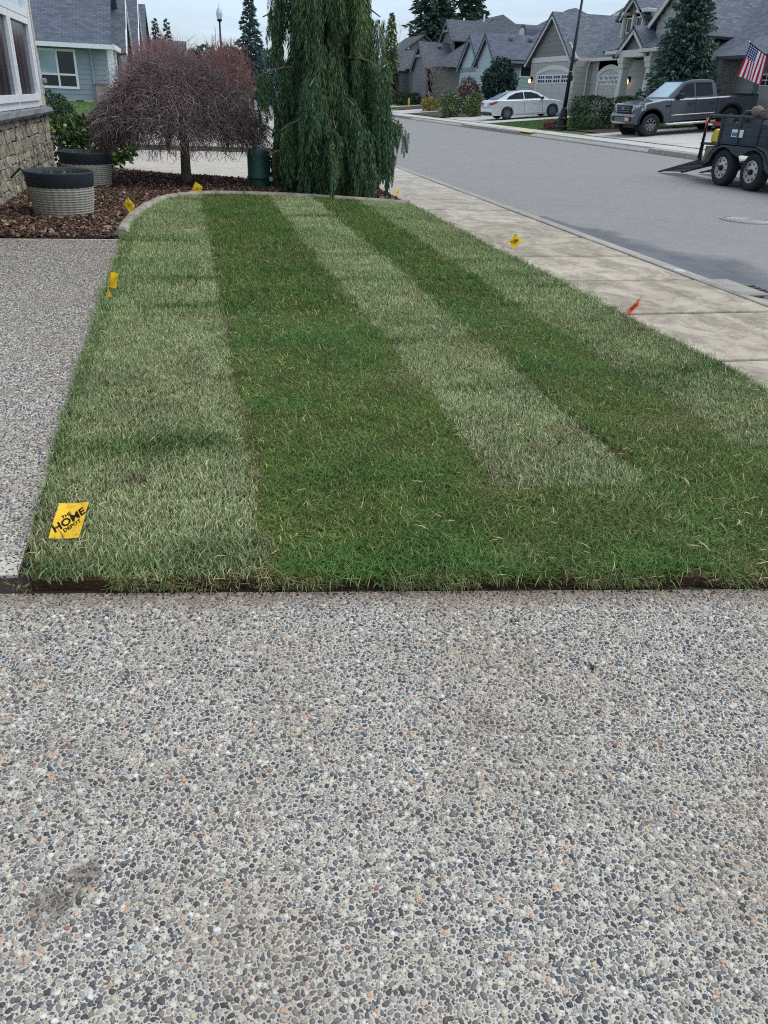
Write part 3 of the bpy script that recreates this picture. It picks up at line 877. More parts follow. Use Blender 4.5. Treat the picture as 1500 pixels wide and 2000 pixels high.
# ------------------------------------------------------------------ lawn of fresh turf
EDGE = [(-0.66, 8.42), (-0.655, 9.0), (-0.60, 9.8), (-0.48, 10.6), (-0.30, 11.3), (-0.02, 11.72), (0.35, 11.9), (0.9, 11.9), (1.56, 11.76), (2.2, 11.48), (2.98, 11.12)]
LAWN = [(-0.545, front(-0.545)), (2.97, front(2.97)), (2.985, 6.0), (2.98, 11.12)] + EDGE[::-1][1:] + [(-0.64, 5.0), (-0.615, 3.2), (-0.588, 2.5), (-0.568, 2.27)]
TURF_Z = 0.031
lawn = struct(MB().prism([(x, y, TURF_Z) for x, y in LAWN], (0, 0, -0.075)).build('lawn', 'sod_edge'))

def tuft_variants(n_var, n_bl, spread, h0, h1, lean, w):
    out = []
    for k in range(n_var):
        V, F, B, Hh = [], [], [], []
        for b in range(n_bl):
            px, py = random.gauss(0, spread), random.gauss(0, spread)
            a = random.random() * 6.283; L = random.uniform(h0, h1); ln = random.uniform(0.15, 1.0) * lean
            dx, dy = math.cos(a), math.sin(a); sx, sy = -dy, dx
            tw = random.uniform(-0.8, 0.8)
            sx, sy = sx * math.cos(tw) + dx * math.sin(tw), sy * math.cos(tw) + dy * math.sin(tw)
            ww = w * random.uniform(0.7, 1.25); o = len(V); hue = random.random()
            segs = [(0, 1.0), (0.4, 0.95), (0.75, 0.65)]
            for t_, q in segs:
                bend = ln * t_ * t_
                c = (px + dx * L * bend, py + dy * L * bend, L * (t_ - 0.45 * ln * t_ * t_))
                V += [(c[0] + sx * ww * q / 2, c[1] + sy * ww * q / 2, c[2]), (c[0] - sx * ww * q / 2, c[1] - sy * ww * q / 2, c[2])]
                B += [hue, hue]; Hh += [t_, t_]
            V.append((px + dx * L * ln, py + dy * L * ln, L * (1 - 0.45 * ln))); B.append(hue); Hh.append(1.0)
            F += [(o, o + 1, o + 3, o + 2), (o + 2, o + 3, o + 5, o + 4), (o + 4, o + 5, o + 6)]
        me = bpy.data.meshes.new('tuft'); me.from_pydata(V, [], F)
        for nm, arr in (('bl', B), ('hg', Hh)):
            a_ = me.attributes.new(nm, 'FLOAT', 'POINT'); a_.data.foreach_set('value', arr)
        me.polygons.foreach_set('use_smooth', [True] * len(me.polygons))
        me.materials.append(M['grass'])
        out.append(bpy.data.objects.new('tuft', me))
    return out

def keep(x, y, m):
    return x[m], y[m]
SEAMS = [-0.6, 0.165, 1.09, 1.70, 2.30, 3.0]
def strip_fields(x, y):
    """which roll of turf a point lies on: painted pale or dark for its blade lean, its cross seams, dry spots"""
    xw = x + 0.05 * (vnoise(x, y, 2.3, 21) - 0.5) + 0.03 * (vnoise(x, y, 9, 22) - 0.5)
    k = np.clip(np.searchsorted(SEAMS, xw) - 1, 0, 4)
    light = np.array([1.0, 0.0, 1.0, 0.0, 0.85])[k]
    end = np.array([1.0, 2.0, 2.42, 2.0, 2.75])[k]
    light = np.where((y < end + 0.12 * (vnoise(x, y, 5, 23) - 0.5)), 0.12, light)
    yy = y + 0.05 * (vnoise(x, y, 3, 24) - 0.5) + 0.09 * (k % 2)
    cuts = [np.array([2.16, 3.05, 4.22, 5.43, 6.28, 7.05, 7.95, 9.0, 10.1, 11.2]), np.array([1.98, 2.75, 3.5, 4.6, 5.6, 6.7, 7.7, 8.9, 10.2]),
            np.array([2.0, 2.6, 3.6, 4.45, 5.2, 6.2, 7.3, 8.5, 9.8]), np.array([1.7, 2.9, 3.9, 5.0, 6.3, 7.6, 9.2, 10.4]), np.array([1.6, 2.9, 3.75, 4.9, 5.9, 7.0, 8.4, 9.7])]
    viv = np.zeros(len(x)); panel = np.zeros(len(x))
    for i in range(5):
        m = k == i
        d = yy[m][:, None] - cuts[i][None]
        j = np.abs(d).argmin(1); dd = d[np.arange(len(j)), j]
        amp = 0.55 + 0.45 * np.sin(j * 2.3 + i)
        viv[m] = np.exp(-(dd / (0.09 + 0.05 * np.sin(j * 1.7 + i))) ** 2) * amp
        panel[m] = 0.5 + 0.5 * np.sin(np.searchsorted(cuts[i], yy[m]) * 2.1 + i * 1.3)
    viv *= 0.25 + 0.85 * vnoise(x, y, 4, 25)
    viv = viv + np.clip((vnoise(x, y, 2.1, 81) - 0.62) * 2.4, 0, 0.6) * (1 - 0.6 * light)
    front_edge = np.exp(-((y - front(x)) / 0.10) ** 2) * np.clip((vnoise(x, y, 2.6, 77) - 0.3) * 2.2, 0, 1)
    side_edge = np.exp(-((x + 0.61) / 0.05) ** 2) + np.exp(-((x - 2.99) / 0.06) ** 2)
    viv = np.clip(viv + 0.85 * front_edge * (0.4 + vnoise(x, y, 5, 26)) + 0.5 * side_edge, 0, 0.8)
    patch = vnoise(x, y, 1.7, 27) * 0.5 + vnoise(x, y, 5.5, 28) * 0.5
    straw = np.clip((patch - 0.58) * 2.0 + 0.2 * (panel - 0.6), 0, 0.5) * (1 - viv) * (0.55 + 0.45 * light)
    seamx = np.min(np.abs(xw[:, None] - np.array(SEAMS[1:5])[None]), 1)
    straw = np.where((seamx < 0.018) & (vnoise(x, y, 4, 71) > 0.66), 0.6, straw)
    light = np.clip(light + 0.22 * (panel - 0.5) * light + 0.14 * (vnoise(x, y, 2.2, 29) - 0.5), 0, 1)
    return light, viv, straw, seamx, k

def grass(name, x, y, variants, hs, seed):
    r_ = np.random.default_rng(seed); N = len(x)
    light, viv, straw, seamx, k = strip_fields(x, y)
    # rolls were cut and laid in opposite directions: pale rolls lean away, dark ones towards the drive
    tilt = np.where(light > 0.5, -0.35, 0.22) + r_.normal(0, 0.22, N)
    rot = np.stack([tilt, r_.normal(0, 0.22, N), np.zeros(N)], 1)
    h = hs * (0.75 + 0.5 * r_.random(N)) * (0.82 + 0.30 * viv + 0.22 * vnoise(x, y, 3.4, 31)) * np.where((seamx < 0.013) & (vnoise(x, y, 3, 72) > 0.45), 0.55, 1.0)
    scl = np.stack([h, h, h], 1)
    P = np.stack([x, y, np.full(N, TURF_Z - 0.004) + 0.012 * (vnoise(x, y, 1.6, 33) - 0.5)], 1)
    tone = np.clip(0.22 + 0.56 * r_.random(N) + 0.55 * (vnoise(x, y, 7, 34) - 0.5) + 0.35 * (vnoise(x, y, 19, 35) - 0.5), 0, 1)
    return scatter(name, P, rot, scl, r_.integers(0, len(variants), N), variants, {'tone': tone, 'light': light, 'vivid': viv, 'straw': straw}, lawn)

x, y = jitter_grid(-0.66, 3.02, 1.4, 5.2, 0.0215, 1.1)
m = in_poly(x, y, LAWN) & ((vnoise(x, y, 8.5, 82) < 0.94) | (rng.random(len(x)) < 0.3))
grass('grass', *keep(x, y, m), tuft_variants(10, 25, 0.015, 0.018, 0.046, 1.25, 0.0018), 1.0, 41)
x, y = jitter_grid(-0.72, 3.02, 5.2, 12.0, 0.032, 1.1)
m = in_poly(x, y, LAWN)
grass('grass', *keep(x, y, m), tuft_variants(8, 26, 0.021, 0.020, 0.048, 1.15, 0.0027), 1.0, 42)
# ragged tufts and roots hanging over the cut front and side edges
xe = rng.uniform(-0.6, 2.97, 3000); ye = front(xe) - rng.uniform(-0.006, 0.012, 3000)
mm_ = vnoise(xe, ye, 6, 51) + 0.25 * rng.random(3000) > 0.46
xe, ye = xe[mm_], ye[mm_]
N = len(xe)
scatter('edge_grass', np.stack([xe, ye, rng.uniform(0.0, 0.036, N)], 1), np.stack([rng.uniform(0.5, 1.5, N), rng.normal(0, 0.4, N), np.zeros(N)], 1),
        np.repeat(rng.uniform(0.3, 0.9, N)[:, None], 3, 1), rng.integers(0, 6, N), tuft_variants(6, 7, 0.01, 0.02, 0.05, 1.2, 0.0028),
        {'tone': rng.random(N), 'light': np.full(N, 0.2), 'vivid': rng.random(N) * 0.3, 'straw': np.clip(rng.random(N) * 1.3, 0, 1)}, lawn)
# dry blades and clippings lying on the turf
xd, yd = rng.uniform(-0.58, 2.95, 5200), 1.6 + 6.0 * rng.random(5200) ** 1.6
mm_ = in_poly(xd, yd, LAWN) & (vnoise(xd, yd, 2.7, 83) + 0.4 * rng.random(5200) > 0.62)
xd, yd = xd[mm_], yd[mm_]; N = len(xd)
scatter('dry_clippings', np.stack([xd, yd, TURF_Z + rng.uniform(0.014, 0.032, N)], 1), np.stack([rng.normal(0, 1.0, N), rng.normal(0, 1.0, N), rng.random(N) * 6.28], 1),
        np.repeat(rng.uniform(0.7, 1.2, N)[:, None], 3, 1), rng.integers(0, 6, N), tuft_variants(6, 2, 0.012, 0.03, 0.06, 1.4, 0.0026),
        {'tone': 0.4 + 0.6 * rng.random(N), 'light': np.full(N, 1.0), 'vivid': np.zeros(N), 'straw': np.full(N, 1.0)}, lawn)
# loose crumbs of turf and soil on the drive
def crumb_variants():
    out = []
    for i in range(4):
        bm = bmesh.new(); bmesh.ops.create_icosphere(bm, subdivisions=1, radius=0.5)
        for v in bm.verts:
            v.co *= random.uniform(0.6, 1.25); v.co.z *= 0.6
        me = bpy.data.meshes.new('crumb'); bm.to_mesh(me); bm.free(); me.materials.append(M['soil'])
        out.append(bpy.data.objects.new('crumb', me))
    return out
xc = np.concatenate([rng.uniform(-0.6, 1.95, 420), rng.normal(0.84, 0.006, 14), rng.normal(0.972, 0.006, 16), rng.normal(0.55, 0.003, 4)])
yc = np.concatenate([front(xc[:420]) - 0.028 - rng.exponential(0.012, 420), rng.normal(1.70, 0.008, 14), rng.normal(1.47, 0.008, 16), rng.normal(1.89, 0.003, 4)])
N = len(xc)
scatter('soil_crumbs', np.stack([xc, yc, np.full(N, 0.003)], 1), rng.random((N, 3)) * 6, np.repeat(rng.uniform(0.002, 0.008, N)[:, None], 3, 1), rng.integers(0, 4, N), crumb_variants(), {'tone': rng.random(N)})

# ------------------------------------------------------------------ planting bed with concrete edging
BED = [(-2.3, 8.36), (-0.72, 8.36)] + [(x - 0.03, y + 0.02) for x, y in EDGE] + [(2.98, 11.2), (2.98, 13.28), (0.93, 14.13), (-1.25, 15.36), (-2.3, 15.9)]
def bed_z(x, y):
    return 0.02 + 0.035 * vnoise(x, y, 1.5, 61)
struct(MB().add([(x, y, 0.012) for x, y in BED], [tuple(range(len(BED)))]).build('mulch_bed', 'mulch_base'))
def chip_variants():
    out = []
    for i in range(8):
        bm = bmesh.new(); bmesh.ops.create_cube(bm, size=1.0)
        bmesh.ops.subdivide_edges(bm, edges=bm.edges[:], cuts=1)
        for v in bm.verts:
            v.co = Vector((v.co.x * random.uniform(0.8, 1.2), v.co.y * random.uniform(0.32, 0.5) * (1.2 - abs(v.co.x)), v.co.z * 0.22 + 0.12 * v.co.x * v.co.x + random.uniform(-0.05, 0.05)))
        me = bpy.data.meshes.new('chip'); bm.to_mesh(me); bm.free(); me.materials.append(M['bark'])
        out.append(bpy.data.objects.new('chip', me))
    return out
x, y = jitter_grid(-2.3, 3.0, 8.3, 16.0, 0.030, 1.2)
m = in_poly(x, y, BED) & (y < 15.9)
x, y = keep(x, y, m); N = len(x)
s = rng.uniform(0.018, 0.062, N)
scatter('bark_mulch', np.stack([x, y, bed_z(x, y) + rng.uniform(-0.01, 0.012, N)], 1), np.stack([rng.normal(0, 0.4, N), rng.normal(0, 0.4, N), rng.random(N) * 6.28], 1),
        np.repeat(s[:, None], 3, 1), rng.integers(0, 8, N), chip_variants(), {'tone': rng.random(N)})

edging = thing('garden_edging', 'curved weathered concrete edging between the bark mulch and the lawn', 'edging', (-0.7, 8.4, 0))
pts = [Vector((x, y, 0)) for x, y in EDGE]
fine = []
for i in range(len(pts) - 1):
    p0, p1, p2, p3 = pts[max(i - 1, 0)], pts[i], pts[i + 1], pts[min(i + 2, len(pts) - 1)]
    for k in range(4):
        u = k / 4
        fine.append(0.5 * ((2 * p1) + (p2 - p0) * u + (2 * p0 - 5 * p1 + 4 * p2 - p3) * u * u + (3 * p1 - p0 - 3 * p2 + p3) * u ** 3))
fine.append(pts[-1])
prof = [(-0.075, -0.03), (-0.07, 0.05), (-0.03, 0.085), (0.03, 0.08), (0.068, 0.04), (0.08, -0.03)]
cuts_ = [0, 9, 18, 27, len(fine) - 1]
for a, b in zip(cuts_[:-1], cuts_[1:]):
    mb = MB(); V = []
    for i in range(a, b + 1):
        d = (fine[min(i + 1, len(fine) - 1)] - fine[max(i - 1, 0)]).normalized(); nrm = Vector((-d.y, d.x, 0))
        c = fine[i].copy()
        if i == a: c += d * 0.008
        if i == b: c -= d * 0.008
        V += [c + nrm * (px * (1 + 0.08 * math.sin(i * 1.9))) + Vector((0, 0, pz + 0.004 * math.sin(i * 2.7 + px * 30))) - nrm * -0.03 for px, pz in prof]
    n = len(prof); L = b - a
    mb.add(V, [(i * n + k, i * n + k + 1, (i + 1) * n + k + 1, (i + 1) * n + k) for i in range(L) for k in range(n - 1)] + [tuple(range(n)), tuple(range(L * n + n - 1, L * n - 1, -1))])
    mb.build('edging_length', 'edging_concrete', edging, smooth=False, bevel=0.006)

# ------------------------------------------------------------------ house building helpers
def wall_frame(o, u):
    """plane with origin o, horizontal unit u; outward normal = u x z"""
    o, u = Vector(o), Vector(u).normalized(); n = u.cross(Vector((0, 0, 1)))
    return lambda a, z, d=0.0: o + u * a + Vector((0, 0, z)) + n * d

def siding(parent, fr, spans, z0, z1, e, mat, holes=(), th=0.03):
    """lap siding, each course a board of its own. spans(z) -> (u0, u1)"""
    n = max(1, round((z1 - z0) / e)); e = (z1 - z0) / n
    for i in range(n):
        a, b = z0 + i * e, z0 + (i + 1) * e; zm = (a + b) / 2
        u0, u1 = spans(zm)
        ivs = [(u0, u1)]
        for h0, h1, ha, hb in holes:
            if ha < zm < hb:
                nx = []
                for p, q in ivs:
                    if h1 <= p or h0 >= q: nx.append((p, q)); continue
                    if p < h0: nx.append((p, h0))
                    if h1 < q: nx.append((h1, q))
                ivs = nx
        for p, q in ivs:
            if q - p > 0.05:
                MB().prism([fr(p, a, 0.002), fr(p, a, th), fr(p, b + 0.015, th * 0.35), fr(p, b + 0.015, 0.002)], fr(q, 0) - fr(p, 0)).build('siding_board', mat, parent)

def wall_slab(parent, fr, poly, mat, t_=0.12, name='wall'):
    return MB().prism([fr(a, z, 0) for a, z in poly], fr(0, 0, -t_) - fr(0, 0, 0)).build(name, mat, parent)

def trim(parent, fr, a0, z0, a1, z1, w, mat, d=0.05, name='trim', d0=0.0):
    """board from (a0,z0) to (a1,z1), width w, standing d proud of the wall"""
    A, B = Vector((a0, z0)), Vector((a1, z1)); q = (B - A).normalized(); s_ = Vector((-q.y, q.x)) * w / 2
    pl = [A - s_, B - s_, B + s_, A + s_]
    return MB().prism([fr(p.x, p.y, d0) for p in pl], fr(0, 0, d) - fr(0, 0, 0)).build(name, mat, parent)

def window(parent, fr, a0, z0, a1, z1, frame='white_trim', glass='dark_glass', w=0.09, cols=1, rows=1, rail=None, d=0.05):
    """framed window: frame bars stand proud, each pane its own sub-part"""
    mb = MB()
    n = fr(0, 0, d) - fr(0, 0, 0)
    def rect(p, q, r, s):
        mb.prism([fr(p, q, 0.0), fr(r, q, 0.0), fr(r, s, 0.0), fr(p, s, 0.0)], n)
    rect(a0, z0, a1, z0 + w); rect(a0, z1 - w, a1, z1); rect(a0, z0 + w, a0 + w, z1 - w); rect(a1 - w, z0 + w, a1, z1 - w)
    f = mb.build('window', frame, parent)
    ia0, ia1, iz0, iz1 = a0 + w, a1 - w, z0 + w, z1 - w
    mw = min(w * 0.5, 0.04)
    xs_ = [ia0 + (ia1 - ia0) * i / cols for i in range(cols + 1)]
    zs_ = [iz0, iz0 + (iz1 - iz0) * rail, iz1] if rail else [iz0 + (iz1 - iz0) * i / rows for i in range(rows + 1)]
    for i in range(cols):
        for j in range(len(zs_) - 1):
            p, q = xs_[i] + (mw if i else 0), xs_[i + 1] - (mw if i < cols - 1 else 0)
            r, s = zs_[j] + (mw if j else 0), zs_[j + 1] - (mw if j < len(zs_) - 2 else 0)
            g_ = glass[(i + j * cols) % len(glass)] if isinstance(glass, list) else glass
            MB().prism([fr(p, r, 0.004), fr(q, r, 0.004), fr(q, s, 0.004), fr(p, s, 0.004)], fr(0, 0, 0.010) - fr(0, 0, 0)).build('pane', g_, f)
    mb = MB()
    for i in range(1, cols):
        mb.prism([fr(xs_[i] - mw, iz0, 0.0), fr(xs_[i] + mw, iz0, 0.0), fr(xs_[i] + mw, iz1, 0.0), fr(xs_[i] - mw, iz1, 0.0)], n * 0.8)
    for j in range(1, len(zs_) - 1):
        mb.prism([fr(ia0, zs_[j] - mw, 0.0), fr(ia1, zs_[j] - mw, 0.0), fr(ia1, zs_[j] + mw, 0.0), fr(ia0, zs_[j] + mw, 0.0)], n * 0.76)
    if mb.v:
        mb.build('glazing_bar', frame, f)
    return f

def roof_plane(parent, pts, mat, th=0.14, name='roof'):
    """roof slab from an outline in space (first edge = eave); uv in metres along and up the slope"""
    p = [Vector(q) for q in pts]
    n = (p[1] - p[0]).cross(p[-1] - p[0]).normalized()
    if n.z < 0: n = -n
    u = (p[1] - p[0]).normalized(); v = n.cross(u)
    mb = MB(); mb.prism([q - n * th for q in p], n * th)
    uv = [((Vector(q) - p[0]).dot(u), (Vector(q) - p[0]).dot(v)) for q in mb.v]
    return mb.build(name, mat, parent, uvs=uv)

def gable_roof(parent, ox, oy, half, ze, zp, depth, axis, mat, over=0.35, th=0.14):
    """gable whose face looks towards -X ('x', ridge along +X) centred on Y=oy; eave height ze, peak zp"""
    k = (zp - ze) / half; a = half + over; zl = ze - over * k
    for s_ in (-1, 1):
        roof_plane(parent, [(ox - over, oy + s_ * a, zl), (ox + depth, oy + s_ * a, zl), (ox + depth, oy, zp), (ox - over, oy, zp)], mat, th)

def barge(parent, fr, c, half, ze, zp, mat, w=0.22, over=0.35, d=0.32, d0=0.28):
    k = (zp - ze) / half
    for s_ in (-1, 1):
        trim(parent, fr, c + s_ * (half + over), ze - over * k - w * 0.75, c, zp - w * 0.75, w, mat, d - d0, 'bargeboard', d0)

def roof_vent(parent, p, mat='grey_trim'):
    MB().prism([(p[0] - 0.16, p[1] - 0.18, p[2] - 0.12), (p[0] + 0.2, p[1] - 0.18, p[2] + 0.06), (p[0] + 0.16, p[1] - 0.18, p[2] + 0.20), (p[0] - 0.16, p[1] - 0.18, p[2] + 0.13)], (0, 0.36, 0)).build('roof_vent', mat, parent, bevel=0.03)

def arch_door(parent, fr, a0, a1, z0, zs, zc, tm, door, panes, w=0.28):
    """garage door in an arched surround; zs spring height, zc crown height"""
    N = 10
    arc = [(a0 + (a1 - a0) * i / N, zs + (zc - zs) * (1 - (2 * i / N - 1) ** 2)) for i in range(N + 1)]
    arc_o = [(a0 - w + (a1 - a0 + 2 * w) * i / N, zs + 0.16 + (zc - zs + 0.1) * (1 - (2 * i / N - 1) ** 2)) for i in range(N + 1)]
    mb = MB(); n = fr(0, 0, 0.07) - fr(0, 0, 0)
    for i in range(N):
        mb.prism([fr(*arc[i]), fr(*arc[i + 1]), fr(*arc_o[i + 1]), fr(*arc_o[i])], n)
    for p, q in ((a0 - w, a0), (a1, a1 + w)):
        mb.prism([fr(p, z0), fr(q, z0), fr(q, zs), fr(p, zs if p != a0 - w else zs + 0.16)] if p == a0 - w else [fr(p, z0), fr(q, z0), fr(q, zs + 0.16), fr(p, zs)], n)
    mb.build('door_surround', tm, parent)
    d = MB().prism([fr(a0, z0, 0.006), fr(a1, z0, 0.006)] + [fr(a, z, 0.006) for a, z in arc[::-1]], fr(0, 0, 0.012) - fr(0, 0, 0)).build('garage_door', door, parent)
    hp = (zs - z0) / 4
    for i in range(4):
        for j in range(4):
            p, q = a0 + (a1 - a0) * j / 4 + 0.06, a0 + (a1 - a0) * (j + 1) / 4 - 0.06
            if i == 3:
                window(d, lambda a, z, dd=0.0: fr(a, z, dd + 0.02), p, zs - hp + 0.06, q, zs - 0.02, 'white_trim', 'dark_glass', 0.05, panes, 2, d=0.03)
            else:
                MB().prism([fr(p, z0 + i * hp + 0.05, 0.018), fr(q, z0 + i * hp + 0.05, 0.018), fr(q, z0 + (i + 1) * hp - 0.05, 0.018), fr(p, z0 + (i + 1) * hp - 0.05, 0.018)], fr(0, 0, 0.014) - fr(0, 0, 0)).build('door_panel', door, d)

def carriage_lamp(parent, p):
    x, y, z = p
    o = MB().box(x - 0.16, y - 0.06, z - 0.05, x, y + 0.06, z + 0.25).build('wall_lamp', 'black_metal', parent)
    MB().lathe([(0.0, -0.16), (0.07, -0.14), (0.10, -0.02), (0.07, 0.10), (0, 0.12)], (x - 0.2, y, z), 10).build('lamp_glass', 'lamp_glow', o, smooth=True)

# ------------------------------------------------------------------ taupe house across the street
GX, X2 = 24.5, 25.65
GZ = zfar(24.5)
G = thing('house', 'taupe house with two arched garage doors and a gabled entry porch across the street', 'house', (GX, 48, GZ))
f1 = wall_frame((GX, 60.0, 0), (0, -1, 0))           # a = 60 - Y, faces -X
a_ = lambda y: 60.0 - y
wall_slab(G, f1, [(a_(59.7), GZ - 0.2), (a_(52.38), GZ - 0.2), (a_(52.38), 3.95), (a_(56.2), 6.45), (a_(59.7), 4.1)], 'taupe_siding')
siding(G, f1, lambda z: (a_(59.7), a_(52.38)), GZ, 3.85, 0.3, 'taupe_siding', [(a_(58.55), a_(52.75), 0, 3.7)])
siding(G, f1, lambda z: (a_(56.3) - (6.55 - z) / 0.69, a_(56.3) + (6.55 - z) / 0.69), 4.12, 6.3, 0.3, 'dark_taupe')
trim(G, f1, a_(59.6), 4.0, a_(52.5), 4.0, 0.3, 'warm_trim', 0.06, 'gable_band')
barge(G, f1, a_(56.35), 3.6, 4.1, 6.68, 'warm_trim', 0.24)
gable_roof(G, GX, 56.35, 3.6, 4.12, 6.72, 9, 'x', 'roof_grey')
arch_door(G, f1, a_(58.2), a_(53.05), GZ, 3.1, 3.38, 'warm_trim', 'garage_door', 3)
for yy in (59.2, 52.62):
    carriage_lamp(G, (GX - 0.02, yy, 2.75))
MB().box(GX - 0.12, 52.25, GZ - 0.1, GX + 0.6, 52.85, GZ + 0.85).build('stone_base', 'wall_stone', G, bevel=0.03)
fsd = wall_frame((GX, 52.38, 0), (1, 0, 0))          # side of the garage, faces -Y
wall_slab(G, fsd, [(0, GZ), (1.2, GZ), (1.2, 3.9), (0, 3.9)], 'taupe_siding')
siding(G, fsd, lambda z: (0.0, 1.15), GZ, 3.8, 0.3, 'taupe_siding')
MB().tube([(25.35, 52.2, 3.8), (25.3, 52.28, 3.5), (25.3, 52.3, 3.3), (25.3, 52.3, GZ)], 0.05, 6).build('downspout', 'warm_trim', G)
f2 = wall_frame((X2, 60.0, 0), (0, -1, 0))
wall_slab(G, f2, [(a_(52.38), GZ), (a_(44.0), GZ), (a_(44.0), 3.9), (a_(52.38), 3.9)], 'taupe_siding')
siding(G, f2, lambda z: (a_(52.38), a_(45.6)), GZ, 3.8, 0.3, 'taupe_siding', [(a_(51.45), a_(48.1), 0, 3.65)])
arch_door(G, f2, a_(51.1), a_(48.45), GZ, 3.05, 3.35, 'warm_trim', 'garage_door', 3)
carriage_lamp(G, (X2 - 0.02, 47.2, 2.7))
# gutters
MB().box(GX - 0.05, 51.95, 3.82, X2 - 0.3, 52.1, 4.0).build('gutter', 'warm_trim', G)
MB().box(X2 - 0.45, 46.6, 3.80, X2 - 0.3, 52.1, 3.98).build('gutter', 'warm_trim', G)
# main roof: street slope, back slope, small hip over the second garage
RX, RZ = 33.6, 9.6
roof_plane(G, [(X2 - 0.4, 61.5, 3.95), (X2 - 0.4, 26.0, 3.95), (RX, 26.0, RZ), (RX, 57.0, RZ)], 'roof_grey')
roof_plane(G, [(42.0, 61.5, 3.95), (42.0, 26.0, 3.95), (RX, 26.0, RZ), (RX, 57.0, RZ)], 'roof_grey')
roof_plane(G, [(X2 - 0.4, 61.5, 3.95), (42.0, 61.5, 3.95), (RX, 57.0, RZ)], 'roof_grey')
for yy in (41.0, 47.0, 50.5, 53.5, 56.0):
    roof_vent(G, (RX - 1.3, yy, RZ - 0.82), 'grey_trim')
wall_slab(G, f2, [(a_(61.2), GZ - 0.4), (a_(59.75), GZ - 0.4), (a_(59.75), 3.9), (a_(61.2), 3.9)], 'taupe_siding')
MB().box(X2, 26.3, GZ - 0.5, 41.5, 61.2, 3.9).build('house_core', 'taupe_siding', G)
# entry porch
XP = 24.15
fp = wall_frame((XP, 60.0, 0), (0, -1, 0))
pz = zfar(XP)
for yy, nm in ((45.35, 'column'), (42.45, 'column')):
    mb = MB()
    for (h0, w0), (h1, w1) in (((pz, 0.27), (3.25, 0.19)), ((3.25, 0.25), (3.5, 0.28)), ((3.5, 0.31), (3.74, 0.34))):
        mb.add([(XP + sx * w0, yy + sy * w0, h0) for sx, sy in ((-1, -1), (1, -1), (1, 1), (-1, 1))] + [(XP + sx * w1, yy + sy * w1, h1) for sx, sy in ((-1, -1), (1, -1), (1, 1), (-1, 1))],
               [(0, 3, 2, 1), (4, 5, 6, 7), (0, 1, 5, 4), (1, 2, 6, 5), (2, 3, 7, 6), (3, 0, 4, 7)])
    mb.build('column', 'warm_trim', G)
MB().box(XP - 0.25, 42.1, 3.76, XP + 0.25, 45.75, 4.1).build('porch_beam', 'warm_trim', G)
MB().box(XP - 0.55, 45.55, 3.92, XP + 0.4, 46.9, 4.1).build('porch_eave', 'warm_trim', G, bevel=0.02)
MB().box(XP - 0.55, 41.35, 3.92, XP + 0.4, 43.1, 4.1).build('porch_eave', 'warm_trim', G, bevel=0.02)
wall_slab(G, fp, [(a_(45.5), 4.1), (a_(43.2), 4.1), (a_(44.4), 4.95)], 'dark_taupe')
siding(G, fp, lambda z: (a_(44.4) - (4.95 - z) / 0.72, a_(44.4) + (4.95 - z) / 0.72), 4.12, 4.85, 0.2, 'dark_taupe')
barge(G, fp, a_(44.4), 1.3, 4.2, 5.12, 'warm_trim', 0.2, 0.3)
gable_roof(G, XP, 44.4, 1.6, 4.1, 5.24, 3.2, 'x', 'roof_grey', 0.35)
for s_ in (-1, 1):      # small return roofs beside the porch gable
    y0 = 44.4 + s_ * 1.5; y1 = 44.4 + s_ * 2.8
    roof_plane(G, [(XP - 0.55, y0, 4.12), (XP - 0.55, y1, 4.12), (XP + 2.6, y1, 5.9), (XP + 2.6, y0, 5.9)], 'roof_grey')
fw = wall_frame((X2 + 0.1, 60.0, 0), (0, -1, 0))
door_ = MB().box(X2 - 0.06, 43.4, GZ, X2 - 0.01, 44.4, GZ + 2.15).build('door', 'brown_siding', G)
MB().lathe([(0, 0), (0.04, 0.01), (0.04, 0.05), (0, 0.06)], (X2 - 0.1, 44.25, GZ + 1.0), 8, 'x').build('handle', 'rim_metal', door_)
# upper lookout dormer with little posts
fu_ = wall_frame((26.1, 60.0, 0), (0, -1, 0))
wall_slab(G, fu_, [(a_(49.9), 4.4), (a_(47.3), 4.4), (a_(47.3), 6.0), (a_(49.9), 6.0)], 'dark_taupe', 2.0)
for yy in (49.75, 48.6, 47.45):
    MB().box(25.9, yy - 0.07, 5.0, 26.08, yy + 0.07, 6.12).build('dormer_post', 'warm_trim', G)
window(G, fu_, a_(49.5), 5.2, a_(48.75), 6.0, 'warm_trim', 'dark_glass', 0.07)
window(G, fu_, a_(48.4), 5.2, a_(47.65), 6.0, 'warm_trim', 'dark_glass', 0.07)
MB().box(25.7, 46.7, 6.12, 26.3, 48.0, 6.3).build('dormer_eave', 'warm_trim', G, bevel=0.02)
MB().box(25.7, 49.4, 6.12, 26.3, 50.7, 6.3).build('dormer_eave', 'warm_trim', G, bevel=0.02)
wall_slab(G, fu_, [(a_(49.8), 6.2), (a_(47.5), 6.2), (a_(48.65), 6.95)], 'dark_taupe')
barge(G, fu_, a_(48.65), 1.1, 6.25, 7.0, 'warm_trim', 0.18, 0.3)
gable_roof(G, 26.1, 48.65, 1.3, 6.2, 7.1, 3.6, 'x', 'roof_grey', 0.4)
